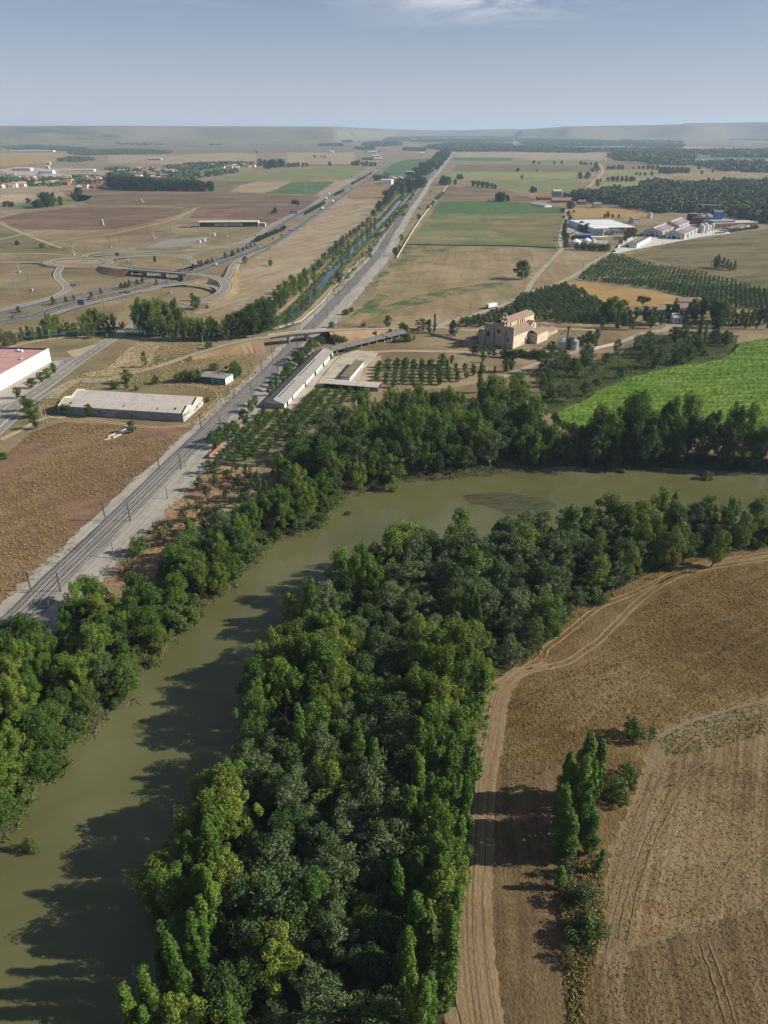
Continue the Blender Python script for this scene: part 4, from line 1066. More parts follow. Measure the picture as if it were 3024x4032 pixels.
# ------------------------------------------------------------------ buildings
BM = dict(
 white=plain('white_render', (.72, .72, .70), .12, .15, .8, .2), cream=plain('cream_render', (.52, .46, .37), .2, .3, .9, .1),
 grey=plain('grey_block', (.30, .285, .26), .35, .35, .95, .1, streak=(.3, .3, 2.)), fibre=plain('fibre_cement_roof', (.48, .43, .37), .25, .25, .95, .1, streak=(2.2, .15, .15)),
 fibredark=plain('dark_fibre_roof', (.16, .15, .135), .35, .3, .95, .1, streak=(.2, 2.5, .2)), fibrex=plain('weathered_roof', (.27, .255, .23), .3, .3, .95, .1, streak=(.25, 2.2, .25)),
 hallred=plain('hall_roof_sheet', (.27, .125, .105), .2, .3, .6, .3), red=plain('red_roof_sheet', (.50, .25, .21), .2, .3, .6, .3, streak=(3., .2, .2)), redtile=plain('red_tiles', (.26, .11, .07), .35, .8, .9, .1),
 redgrey=plain('faded_roof_light', (.34, .27, .25), .3, .4, .7), tile=plain('old_clay_tiles', (.27, .195, .135), .35, .9, .95, .1, streak=(3.5, .6, .6)),
 stone=plain('limestone', (.60, .51, .39), .3, .45, .95, .1, dirt=(.34, .27, .19)), stoned=plain('weathered_stone', (.42, .355, .27), .35, .5, .95, .1),
 dark=plain('dark_opening', (.012, .012, .014), .2, .5, .5), glass=plain('window_glass', (.03, .04, .05), .2, .5, .15, .6),
 green=plain('green_paint', (.05, .19, .10), .3, .4, .8), dgreen=plain('dark_green_frame', (.03, .10, .07), .2, .5, .5), panel=plain('pale_panel', (.55, .60, .57), .12, .3, .6),
 solar=plain('solar_glass', (.24, .27, .34), .15, .5, .2, .6), steel=plain('galvanised_steel', (.42, .44, .45), .2, .6, .4, .5, metal=.6), silo=plain('silo_steel', (.45, .46, .47), .25, .5, .35, .5, metal=.5, streak=(2, 2, .1)),
 blue=plain('blue_cladding', (.10, .17, .33), .2, .3, .5), bluel=plain('pale_blue_cladding', (.25, .36, .50), .15, .3, .5), brick=plain('red_brick', (.30, .13, .085), .3, .8, .95, .1),
 orange=plain('orange_brick', (.30, .155, .095), .25, .8, .95, .1), black=plain('black_cladding', (.035, .042, .05), .3, .3, .6), wood=plain('old_timber', (.16, .11, .07), .3, 1., .9), rust=plain('rusty_steel', (.24, .10, .05), .4, .8, .8),
 conc=plain('bridge_concrete', (.36, .34, .30), .3, .3, .9, .1), bone=plain('pale_concrete_panel', (.50, .44, .36), .2, .3, .9, .1), mur=plain('lilac_cladding', (.12, .10, .20), .2, .3, .6),
 gg=plain('green_graffiti', (.10, .30, .06), .4, .8, .8), gp=plain('pink_graffiti', (.55, .08, .16), .4, .8, .8), gw=plain('pale_graffiti', (.45, .45, .50), .3, .8, .8), gk=plain('dark_graffiti', (.05, .05, .07), .3, .8, .8), gy=plain('ochre_graffiti', (.34, .28, .12), .3, .8, .8), gb=plain('blue_graffiti', (.12, .25, .42), .3, .8, .8))

def frame(name, label, cat, A, Bp, group=None):
    d = Bp - A
    t = thing(name, label, cat, (A.x, A.y, 0), math.atan2(d.y, d.x), group)
    return t, Vector((d.x, d.y, 0)).length
def walls_gable(L, W, e, r, along='x', x0=0, y0=0, z0=-.4, m=0):
    mb = MB()
    a, b, c, d = (x0, y0), (x0 + L, y0), (x0 + L, y0 + W), (x0, y0 + W)
    def q(p, z): return (p[0], p[1], z)
    for p, s in ((a, b), (b, c), (c, d), (d, a)): mb.quad(q(p, z0), q(s, z0), q(s, e), q(p, e), m=m)
    if along == 'x':
        for x, s in ((x0, -1), (x0 + L, 1)):
            g = [(x, y0, e), (x, y0 + W / 2, r), (x, y0 + W, e)]; mb.quad(*(g if s < 0 else g[::-1]), m=m)
    else:
        for y, s in ((y0, -1), (y0 + W, 1)):
            g = [(x0, y, e), (x0 + L, y, e), (x0 + L / 2, y, r)]; mb.quad(*(g if s < 0 else g[::-1]), m=m)
    return mb
def roof_gable(L, W, e, r, along='x', x0=0, y0=0, ov=.35, th=.16):
    mb = MB(); up = .03
    if along == 'x':
        k = (r - e) / (W / 2); z1 = e - k * ov + up
        mb.extr([(y0 - ov, z1), (y0 + W / 2, r + up), (y0 + W + ov, z1), (y0 + W + ov, z1 + th), (y0 + W / 2, r + up + th), (y0 - ov, z1 + th)], x0 - ov, x0 + L + ov)
    else:
        k = (r - e) / (L / 2); z1 = e - k * ov + up
        mb.extr([(x0 - ov, z1), (x0 + L / 2, r + up), (x0 + L + ov, z1), (x0 + L + ov, z1 + th), (x0 + L / 2, r + up + th), (x0 - ov, z1 + th)], y0 - ov, y0 + W + ov)
        mb.v = [(v[1], v[0], v[2]) for v in mb.v]; mb.f = [f[::-1] for f in mb.f]
    return mb
def gable_house(name, label, cat, A, Bp, W, e, r, wm='white', rm='tile', along='x', group=None, ov=.35):
    t, L = frame(name, label, cat, A, Bp, group)
    walls_gable(L, W, e, r, along).build('wall', BM[wm], t); roof_gable(L, W, e, r, along, ov=ov).build('roof', BM[rm], t)
    return t, L
def part(t, name, m, *boxes):
    mb = MB()
    for b in boxes: mb.box(*b)
    return mb.build(name, BM[m] if isinstance(m, str) else m, t)
def xform(o, loc=(0, 0, 0), rz=0, rx=0):
    o.location = loc; o.rotation_euler = (rx, 0, rz); return o

# long twin-gabled warehouse with graffiti
A, Bp = P('R', 95, 357), P('R', 1238, 430)
t, L = frame('derelict_warehouse', 'long derelict pale warehouse with two low gables and graffiti on its walls', 'warehouse', A, Bp)
W = 25.4; e, r = 4.3, 6.4
mb = walls_gable(L, W / 2, e, r, 'x'); mb2 = walls_gable(L, W / 2, e, r, 'x', y0=W / 2)
mb.build('front_wall', BM['grey'], t); mb2.build('rear_wall', BM['grey'], t)  # front wall's grey has its shade put into the colour
for y in (0, W / 2): roof_gable(L - 1, W / 2, e, r, 'x', y0=y, ov=.06).build('roof', BM['fibre'], t)
mb = MB()                                              # raised end wall of pale panels, left
zz = [(-.3, 4.9), (W * .25, 7.2), (W * .5, 5.6), (W * .75, 7.2), (W + .3, 4.9)]
mb.extr([(-.3, -.3), (W + .3, -.3)] + zz[::-1], -.55, -.25); pw = mb.build('parapet_wall', BM['bone'], t)
mb = MB()
for i in range(1, 12): mb.box(-.62, W * i / 12 - .06, .1, -.24, W * i / 12 + .06, 5.1 + (1. if i in (2, 3, 4, 8, 9, 10) else .2))
mb.build('panel_joint', BM['grey'], pw)
mb = MB()                                              # right-hand gable front, its sunlight painted in as a paler cream
mb.extr([(-.05, -.3), (W + .05, -.3), (W + .05, 4.35), (W * .75, 6.5), (W * .5, 4.45), (W * .25, 6.5), (-.05, 4.35)], L + .02, L + .2)
gf = mb.build('gable_front', BM['cream'], t)
for y0, y1, h in ((3.6, 8.2, 3.9), (9., 12.6, 3.3), (15.4, 19., 3.6), (19.6, 23., 3.2)): part(gf, 'door_panel', 'gw', (L + .2, y0, 0, L + .26, y1, h))
for y0, y1, z0, z1, m in ((.3, 3.2, 2.2, 4.0, 'gg'), (.3, 3., .4, 1.9, 'gw'), (4., 7.8, 1.8, 3.7, 'gg'), (13., 15.3, .7, 1.8, 'gp'), (15.8, 18.4, .8, 3., 'gk'), (20., 22.4, 1.4, 3.2, 'gb'), (23.2, 25, 2.2, 3.8, 'gp')):
    mb = MB()
    for i in range(7):
        ya = y0 + (y1 - y0) * i / 7; mb.box(L + .27, ya, z0 + rnd.uniform(0, .4), L + .29, ya + (y1 - y0) / 7 * rnd.uniform(.4, .95), z1 - rnd.uniform(0, .5))
    mb.build('graffiti', BM[m], gf)
for x0, x1, m in ((31, 40.5, 'gk'), (48, 52, 'gy'), (52.6, 61, 'gy'), (40, 44, 'gy'), (20, 25, 'gk')):
    mb = MB(); n = max(3, int((x1 - x0) / 1.3))
    for i in range(n):                               # round bubble letters
        cx, cz, rr = x0 + (x1 - x0) * (i + .5) / n, 1.7 + rnd.uniform(-.4, .4), .7
        a0 = rnd.uniform(0, 6)
        for k in range(9):
            a, b = a0 + k * .55, a0 + (k + .8) * .55
            mb.tube((cx + rr * math.cos(a), -.04, cz + 1.2 * rr * math.sin(a)), (cx + rr * math.cos(b), -.04, cz + 1.2 * rr * math.sin(b)), .13, .13, 4)
    mb.build('graffiti', BM[m], t)
for x, y, m in ((36, 21.2, 'dark'), (34, 3.0, 'steel'), (52.5, 2.6, 'steel'), (61.5, 3.2, 'glass'), (5, 2.6, 'glass')):
    z = e + (r - e) * (1 - abs((y % (W / 2)) - W / 4) / (W / 4)); o = part(t, 'roof_light', m, (-.5, -.9, -.1, .5, .9, .26)); xform(o, (x, y, z), 0, math.atan2(r - e, W / 4) * (1 if y % (W / 2) < W / 4 else -1))
# green hut
A, Bp = P('D', 1307, 505), P('D', 1463, 521)
t, L = frame('derelict_hut', 'small derelict hut with green walls and a holed grey roof beside the railway', 'hut', A, Bp)
walls_gable(L, 9, 3.8, 4.7, 'x').build('wall', BM['green'], t); rf = roof_gable(L, 9, 3.8, 4.7, 'x', ov=.5).build('roof', BM['fibrex'], t)
part(t, 'side_wall', 'white', (L + .02, -.05, -.3, L + .12, 9.05, 3.7)); part(t, 'door', 'grey', (6.4, -.08, 0, 8., -.02, 3.2)); part(t, 'window', 'dark', (3.6, -.07, .9, 4.6, -.01, 2.2), (1., -.07, 2.1, 3.2, -.01, 2.9), (5, -.07, .6, 5.6, -.01, 2.6))
mb = MB()
for i in range(16): x = rnd.uniform(5, 12); y = rnd.uniform(3.4, 5.6); z = 4.98 - abs(y - 4.5) * .2; mb.box(x, y, z - .04, x + rnd.uniform(.3, 1.), y + rnd.uniform(.2, .9), z + .06)
mb.build('roof_hole', BM['dark'], rf)
part(t, 'graffiti', 'gb', (10, -.06, .4, 14.2, -.02, 1.5)); part(t, 'graffiti', 'gw', (8.4, -.06, 2.2, 12.4, -.02, 2.5))
# white warehouse with red roof
A, Bp = P('S', 0, 1110), P('S', 1120, 460)
d = (Bp - A).normalized(); A = A - d * 30
t, L = frame('white_warehouse', 'big white industrial hall with a red sheet roof behind its parapet', 'warehouse', A, Bp)
D_, h = 62, 8.4
part(t, 'wall', 'white', (0, 0, -.3, L, .3, h)); part(t, 'wall', 'white', (0, D_ - .3, -.3, L, D_, h)); part(t, 'wall', 'white', (0, .3, -.3, .3, D_ - .3, h)); part(t, 'end_wall', 'mur', (L - .3, .3, -.3, L, D_ - .3, h - .02))
rf = part(t, 'roof', 'red', (.3, .3, h - 1.5, L - .3, D_ - .3, h - 1.1))
bx = []
for x in range(4, int(L), 11): bx.append((x, 1.5, h - 1.1, x + 1.9, D_ - 1.5, h - 1.04))
part(rf, 'roof_light_strip', 'redgrey', *bx); part(rf, 'gutter', 'steel', *[(1, y, h - 1.1, L - 1, y + .5, h - .98) for y in (12, 24, 36, 48)])
for x, y in ((82, 14), (82.5, 16.5), (79, 36), (81, 46), (73, 30), (74, 52)):
    part(t, 'air_unit', 'white', (x, y, h - 1.1, x + 1.6, y + 1.4, h + .2), (x + .2, y + 1.5, h - 1.1, x + 1.3, y + 2.2, h - .3))
for x in (66, 67.8):
    mb = MB(); mb.lathe([(.5, 0), (.5, .7), (.75, .8), (.5, 1.3), (.05, 1.5)], (x, 6, h - 1.1), 12); mb.build('roof_ventilator', BM['steel'], t)
bx = []
for x0, x1 in ((40, 44), (45.5, 49.5), (66, 70), (71.5, 75)): bx += [(x0, -.05, .1, x0 + .12, -.01, 4.2), (x1, -.05, .1, x1 + .12, -.01, 4.2), (x0, -.05, 4.2, x1 + .12, -.01, 4.3)]
part(t, 'door_outline', 'steel', *bx)
sheet('pavement', 'S -300,1500 0,1130 400,880 800,640 1120,470 1390,430 1250,560 1110,700 880,920 560,1180 300,1330 0,1440 -200,1600', .13, M_apron, .1)
sheet('pavement', 'S -200,1800 0,1290 260,1250 560,1060 900,780 1180,560 1120,380 1659,360 1659,440 1300,700 900,1000 380,1438', .12, M_asph, .1)

# long barn by the railway, with its angled wing
A, Bp = P('Q', 135, 1078), P('Q', 392, 1104)
t, W = frame('long_barn', 'very long low grey-roofed barn with a white side wall beside the railway', 'barn', A, Bp)
L = 101; e, r = 2.7, 4.6
d = (P('Q', 978, 462) - Bp); ang = math.atan2(d.y, d.x) - t.rotation_euler.z
t.rotation_euler.z += ang - PI / 2                     # long axis follows the photo
walls_gable(W, L, e, r, 'y').build('wall', BM['white'], t)
mb = MB(); k = (r - e) / (W / 2)
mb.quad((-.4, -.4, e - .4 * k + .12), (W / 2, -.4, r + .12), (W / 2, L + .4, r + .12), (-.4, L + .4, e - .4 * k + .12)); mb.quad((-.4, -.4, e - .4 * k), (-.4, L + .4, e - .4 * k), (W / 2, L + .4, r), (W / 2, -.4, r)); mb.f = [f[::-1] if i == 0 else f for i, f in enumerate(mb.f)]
mb.f[0] = mb.f[0][::-1]; mb.build('shade_painted_roof_slope', BM['fibredark'], t)  # darker sheet colour paints in the shade on this slope
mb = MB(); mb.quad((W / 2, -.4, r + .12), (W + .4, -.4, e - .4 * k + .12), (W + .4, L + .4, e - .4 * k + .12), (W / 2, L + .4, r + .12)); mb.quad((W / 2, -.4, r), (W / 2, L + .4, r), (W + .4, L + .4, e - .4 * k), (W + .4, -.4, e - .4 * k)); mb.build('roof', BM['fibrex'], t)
part(t, 'ridge_cap', 'bone', (W / 2 - .22, -.4, r + .13, W / 2 + .22, L + .4, r + .27)); part(t, 'end_wall', 'grey', (-.03, -.14, -.3, W + .03, -.02, e - .1))
bx = []
for i in range(24):
    y = 6 + i * 3.0
    if 9 < i < 12: continue
    bx.append((W / 2 + .5, y, r - .1, W / 2 + 1.3, y + .6, r + .22))
part(t, 'roof_vent', 'dark', *bx)
[part(t, 'doorway', 'dark', (W + .01, y, 0, W + .06, y + w_, 2.3)) for y, w_ in ((3.6, 3), (13, 2.2), (37, 2.6), (57, 4), (75.5, 3.6))]
part(t, 'door_frame', 'wood', *[(W + .02, y, 0, W + .09, y + .2, 2.3) for y in (9, 19, 24, 30, 45, 50, 64, 70)])
q = t.matrix_basis @ Vector((W / 2 - 1, L - 7, 0)); C_ = P('E', 972, 212)
q.z = 0
t2, L2 = frame('open_barn', 'dark open-fronted barn running right from the long barn to the old farm track', 'barn', q, P('E', 975, 206))
walls = MB(); walls.box(0, 7.7, -.3, L2, 8, 2.7); walls.box(0, 0, -.3, .3, 8, 2.6); walls.box(L2 - .3, 0, -.3, L2, 8, 2.6); walls.build('wall', BM['grey'], t2)
roof_gable(L2 - 6, 8.6, 2.8, 4.3, 'x', x0=6, y0=-.3).build('roof', BM['fibredark'], t2)
for i in range(1, 11): part(t2, 'post', 'bone', (L2 * i / 11 - .15, .05, -.2, L2 * i / 11 + .15, .35, 2.75))
sheet('yard', 'Q 400,1110 560,930 700,790 860,600 960,490 1050,420 1200,370 1350,330 1480,345 1640,340 1590,420 1500,520 1440,570 1380,720 1250,740 920,800 800,800 640,960 500,1090', .11, M_concrete, .1)
sheet('yard', 'Q 1590,420 1659,400 1659,460 1560,560 1530,640 1500,740 1300,742 1380,720 1460,560', .1, M_dust, .3)
mb = MB()
for s in ('Q 800,800 900,660 1010,530 1120,410 1170,375', 'Q 920,690 1000,695 1100,700', 'Q 1060,400 1300,420 1500,410', 'Q 1130,570 1200,560 1210,530', 'Q 1300,500 1350,440'):
    ribbon_mb(mb, smooth(pts(s), 4), -.25, .25, .15, wob=.15)
struct('yard_crack', mb, M_drygrass)
A, Bp = P('Q', 1252, 738), P('Q', 1430, 525)
t, L = frame('low_shed', 'narrow low shed with a mossy flat roof standing on the concrete yard', 'shed', A, Bp)
part(t, 'wall', 'white', (0, 0, -.3, L, 5, 2.2)); rf = MB(); rf.extr([(-.3, 2.22), (5.3, 2.9), (5.3, 3.05), (-.3, 2.37)], -.3, L + .3); rf.build('roof', plain('mossy_roof', (.15, .13, .085), .35, .4, .95), t)
A, Bp = P('Q', 912, 815), P('Q', 1620, 872)
t, L = frame('open_shed', 'open shed with a sagging pale roof between the yard and the fruit rows', 'shed', A, Bp)
part(t, 'wall', 'grey', (0, 6.6, -.3, L, 6.9, 2.6), (L - 7, .2, -.3, L, .4, 2.4), (0, .3, -.3, .2, 6.6, 2.3)); rf = MB(); rf.extr([(-.6, 2.5), (3.4, 3.5), (7.4, 2.7), (7.4, 2.83), (3.4, 3.63), (-.6, 2.63)], -.3, L + .3); rf.build('roof', BM['fibre'], t)
for i in range(9): part(t, 'post', 'wood', (L * i / 9, 0, -.2, L * i / 9 + .2, .2, 2.5))
for dx, m, c in ((19, 'bluel', 'pale blue car parked under the open shed roof'), (16, 'white', 'white car parked under the open shed roof')): pass

# ------------------------------------------------------------------ abbey church
A, Bp = P('M', 560, 742), P('M', 985, 566)
t, L = frame('abbey_church', 'large sandstone abbey church with tiled roofs and a bell gable', 'church', A, Bp)
ax = Bp - A; sgn = 1
L = 46
def wl(x0, y0, x1, y1, z, m='stone', nm='wall'): return part(t, nm, m, (x0, y0, -.4, x1, y1, z))
def lean(x0, x1, y0, z0, y1, z1, m='tile', th=.25):
    mb = MB(); mb.extr([(y0, z0), (y1, z1), (y1, z1 + th), (y0, z0 + th)], x0, x1); return mb.build('roof', BM[m], t)
wl(0, 0, 27, 7.2, 8.6); lean(-.02, 27.2, -.4, 8.55, 7.2, 12.2)              # south aisle
wl(0, 7.2, 36, 15.2, 15.2); roof_gable(36, 8, 15.2, 18., 'x', y0=7.2, ov=.4).build('roof', BM['tile'], t)   # nave
wl(0, 15.2, 30, 22, 9.); lean(-.02, 30, 15.2, 12.6, 22.4, 8.9)              # north aisle
wl(36.02, 8.2, 41.5, 14.2, 14.6); roof_gable(5.5, 6, 14.6, 16.6, 'x', x0=36.02, y0=8.2, ov=.4).build('roof', BM['tile'], t)   # choir
wl(27, 2.4, 34.5, 7.15, 10.8); roof_gable(7.5, 9, 10.8, 12.6, 'y', x0=27, y0=2.2, ov=.4).build('roof', BM['tile'], t)         # transept
walls_gable(7.5, 4.7, 10.8, 12.6, 'y', x0=27, y0=2.3).build('transept_gable', BM['stone'], t)
wl(21, -6.5, 36, 1.9, 6.6, 'stone', 'chapel'); rf = roof_gable(15, 9., 6.6, 8.6, 'x', x0=21, y0=-6.5, ov=.4); rf.build('roof', BM['tile'], t)    # sacristy wing
wl(36, -4, 46, 2, 3.6, 'stoned', 'annex'); lean(35.8, 46.2, -4.3, 3.6, 2.2, 5.2); wl(46, -3, 58, 1, 2.8, 'stoned', 'annex'); lean(45.9, 58.2, -3.3, 2.8, 1.2, 4.)
mb = MB(); mb.lathe([(3., -.4), (3., 10), (3.3, 10.1), (.1, 11.8)], (41.5, 11.2, 0), 14); mb.build('apse', BM['stone'], t)
wl(-.9, -.35, -.02, 22.3, 14.2, 'stoned', 'west_front')
lean(-.95, 6., 15.2, 14.25, 22.4, 12.6)
wl(-.7, 22.3, 8, 27, 6.5, 'stoned', 'buttress_block'); wl(-2.1, 5.6, -.9, 7.2, 12., 'stoned', 'buttress'); wl(-2.1, 14.2, -.9, 15.8, 12., 'stoned', 'buttress'); wl(-2., 21, -.9, 22.4, 9, 'stoned', 'buttress')
# bell gable with three arches
bg_ = MB(); y0 = 4.9
for a, b, z0, z1 in ((0, .8, 14.2, 18.6), (2.2, 2.9, 14.2, 18.6), (4.3, 5.1, 14.2, 18.6), (0, 5.1, 18.1, 19.3), (1., 1.75, 19.3, 21.2), (3.35, 4.1, 19.3, 21.2), (1., 4.1, 21.2, 22.0), (1.8, 3.3, 22.0, 22.6)): bg_.box(-.95, y0 + a, z0, -.15, y0 + b, z1)
for a in (.8, 2.9): bg_.extr([(y0 + a, 17.4), (y0 + a + .35, 18.1), (y0 + a, 18.12)], -.9, -.2); bg_.extr([(y0 + a + 1.4, 17.4), (y0 + a + 1.4, 18.12), (y0 + a + 1.05, 18.1)], -.9, -.2)
b_ = bg_.build('bell_gable', plain('pink_stone', (.54, .39, .30), .35, .6, .95, .1), t); mb = MB(); mb.lathe([(.05, 1.1), (.3, 1.), (.45, .3), (.6, 0)], (-.55, y0 + 1.5, 15.4), 10); mb.lathe([(.05, 1.1), (.3, 1.), (.45, .3), (.6, 0)], (-.55, y0 + 3.6, 15.4), 10); mb.build('bell', BM['rust'], b_)
for y, z, w_, h in ((3, 4.5, 1., 2.2), (18, 5.5, 2.2, 2.6)):
    mb = MB(); mb.extr([(y, z), (y + w_, z), (y + w_, z + h), (y + w_ / 2, z + h + w_ * .5), (y, z + h)], -.97, -.88); mb.build('arched_window', BM['dark'], t)
mb = MB(); mb.tube((-1.02, 11.2, 10.2), (-.86, 11.2, 10.2), 1.3, 1.3, 18); mb.build('round_window', BM['glass'], t)
for x in (4, 9, 14): part(t, 'window', 'dark', (x, 7.12, 12.9, x + .7, 7.19, 14.0))
for x in (7, 17, 23): part(t, 'buttress', 'stone', (x, 6.4, 10, x + .9, 7.19, 14.7))
for x in (20, 25.3):
    mb = MB(); mb.extr([(0, 0), (1, 0), (1, 1.5), (.5, 2.1), (0, 1.5)], 0, .08); o = mb.build('arched_window', BM['dark'], t); xform(o, (x, 7.1, 12.6), -PI / 2)
part(t, 'doorway', 'dark', (19.2, -.06, 0, 20.6, -.01, 3.2)); part(t, 'arched_window', 'dark', (30.3, 2.2, 8.6, 31.6, 2.29, 10.8)); part(t, 'window', 'dark', (20.94, -3.4, 3.6, 20.99, -2.8, 4.6), (26, -6.57, 2, 26.8, -6.51, 3.2), (30, -6.57, 2, 30.8, -6.51, 3.2))
part(t, 'buttress', 'stone', (16.4, -.8, -.3, 17.2, -.01, 4.5), (12, -.2, -.3, 12.4, -.01, 2))
# churchyard: outhouse, walls, silos, gantry
gable_house('outhouse', 'small white outhouse with a red tiled roof beside the church west front', 'outhouse', P('M', 10, 668), P('M', 150, 640), 5, 2.4, 3.6, 'cream', 'redtile')
def wall_line(label, s, h, m='stoned', w_=.5, name='boundary_wall'):
    pl = pts(s); mb = MB(); o = pl[0].copy(); o.z = 0
    for a, b in zip(pl, pl[1:]):
        d = (b - a); n = Vector((-d.y, d.x, 0)).normalized() * w_ / 2; a, b = a - o, b - o
        mb.prism([(a - n)[:2], (b - n)[:2], (b + n)[:2], (a + n)[:2]], -.4, h)
    ob = mb.build(name, BM[m]); ob.location = o; return tag(ob, label, 'wall')
wall_line('low dark stone wall from the cypresses to the church outhouse', 'E 1130,190 1200,210 1290,232 1400,250', 1.6)
wall_line('stone wall below the church yard behind the shrubs', 'M 380,800 640,815 960,825', 1.6)
wall_line('red brick wall beside the lane below the church', 'M 1125,920 1310,905 1405,895', 1.6, 'brick')
wall_line('orange brick wall running towards the thicket', 'F 520,360 570,350 625,335', 1.7, 'orange')
wall_line('pale wall beside the lane bend above the thicket', 'F 525,345 535,290 660,260 690,255', 1.6, 'bone')
wall_line('orange brick wall at the lower orchard corner beside the gravel', 'D 1355,1000 1415,948 1440,920', 2., 'orange')
wall_line('dark stone wall along the lower edge of the fruit rows', 'D 1320,1032 1390,1022 1480,1040 1580,1050 1659,1050', 1.5, 'stoned')
wall_line('brick wall beside the almond trees and gravel path', 'D 1540,810 1570,785', 1.8, 'orange')
wall_line('long pale wall between the railway and the green meadow', 'B 912,1018 960,935 1010,850 1055,780 1100,720 1145,665 1185,615 1215,580 1242,545', 1.8, 'bone')
wall_line('long white canal wall beside the towpath', 'B 150,1468 290,1425 420,1310 530,1180 560,1145 640,1068 700,1012', .7, 'bone')
wall_line('dark hedge-like fence across the meadow right of the railway', 'B 970,928 1300,935 1659,938 C 150,944 285,952', 1.3, 'dgreen', .9, 'boundary_hedge')
def silo(label, x, y, R_, H_, m='silo', roof='silo', grp=None, name='silo'):
    t = thing(name, label, name.replace('_', ' '), (x, y, 0), 0, grp)
    MB().lathe([(R_, -.3), (R_, H_)], n=24).build('shell', BM[m], t); MB().lathe([(R_ + .12, H_ + .0), (R_ * .12, H_ + R_ * .5), (.02, H_ + R_ * .5)], n=24).build('roof', BM[roof], t)
    mb = MB()
    for k in range(1, int(H_)): mb.lathe([(R_ + .01, k), (R_ + .06, k + .05), (R_ + .01, k + .1)], n=24)
    mb.build('ring', BM[m], t); return t
p = P('M', 1200, 735); silo('round steel grain silo beside the church annex', p.x, p.y, 3.6, 5.2)
p = P('M', 1355, 745); silo('steel grain silo behind the tree nearest the lane', p.x, p.y, 3., 5.6)
p = P('M', 1262, 700)
t = thing('grain_elevator', 'rusty grain elevator tower with slanted chutes over the silos', 'grain elevator', (p.x, p.y, 0)); MB().box(-.4, -.4, -.3, .4, .4, 12).build('tower', BM['rust'], t); part(t, 'head', 'rust', (-.9, -.7, 12, .9, .7, 13.2))
mb = MB(); mb.tube((0, 0, 12.2), (-5, 1, 6.6), .18, .18, 5); mb.tube((0, 0, 12.2), (6, 1, 6.6), .18, .18, 5); mb.tube((.5, 0, 12), (9, 2, 4), .14, .14, 5); mb.build('chute', BM['rust'], t)
# ------------------------------------------------------------------ country overbridge over the railway
A, Bp = P('E', 105, 217, 5.4), P('E', 470, 176, 5.6)
A.z = Bp.z = 0
t, L = frame('railway_overbridge', 'concrete road bridge on slim piers carrying the lane over the railway', 'bridge', A, Bp)
part(t, 'deck', 'conc', (-1, 0, 5.1, L + 1, 6.6, 5.85)); part(t, 'parapet', 'bone', (-1, -.1, 5.8, L + 1, .12, 6.9), (-1, 6.5, 5.8, L + 1, 6.72, 6.9))
for x in (L * .30, L * .62):
    for y in (.9, 2.6, 4.4, 5.8): MB().tube((x, y, -.4), (x, y, 4.6), .4, .4, 8).build('pier', BM['bone'], t)
    part(t, 'pier_cap', 'conc', (x - .5, .3, 4.55, x + .5, 6.3, 5.1))
for x in range(0, int(L), 3): pass
# motorway bridge
a0, a1 = br[14], br[-1]
A = Vector((a0.x, a0.y, 0)); Bp = Vector((a1.x, a1.y, 0))
t, L = frame('motorway_bridge', 'grey concrete motorway overbridge on columns at the interchange', 'bridge', A, Bp)
part(t, 'deck', 'conc', (0, -4.6, HB - .95, L, 4.6, HB - .03)); part(t, 'parapet', 'conc', (0, -4.75, HB - .4, L, -4.45, HB + .9), (0, 4.45, HB - .4, L, 4.75, HB + .9))
for x in (L * .30, L * .60, L * .86):
    for y in (-3.4, -1.1, 1.1, 3.4): MB().box(x - .7, y - .45, -.4, x + .7, y + .45, HB - .9).build('pier', BM['conc'], t)
part(t, 'abutment', 'conc', (-1, -4.4, -.4, 5, 4.4, HB - .96), (L - 4, -4.4, -.4, L + 1, 4.4, HB - .96))
# ------------------------------------------------------------------ single trees, rows and orchards of the middle distance
def rowof(s, key, label, group=None, sw=1., parts=True, jit=.0):
    out = []; t = None
    for w_ in s.split():
        if w_[0].isalpha(): t = w_; continue
        c = [float(q) for q in w_.split(',')]
        p = P(t, c[0], c[1])
        o = plant(key, p.x + rnd.uniform(-jit, jit), p.y + rnd.uniform(-jit, jit), c[2], label, group, sw=sw * rnd.uniform(.92, 1.1), parts=parts); out.append(o)
    return out
one = lambda t, x, y, h, key, label, sw=1.: rowof('%s %s,%s,%s' % (t, x, y, h), key, label, None, sw)
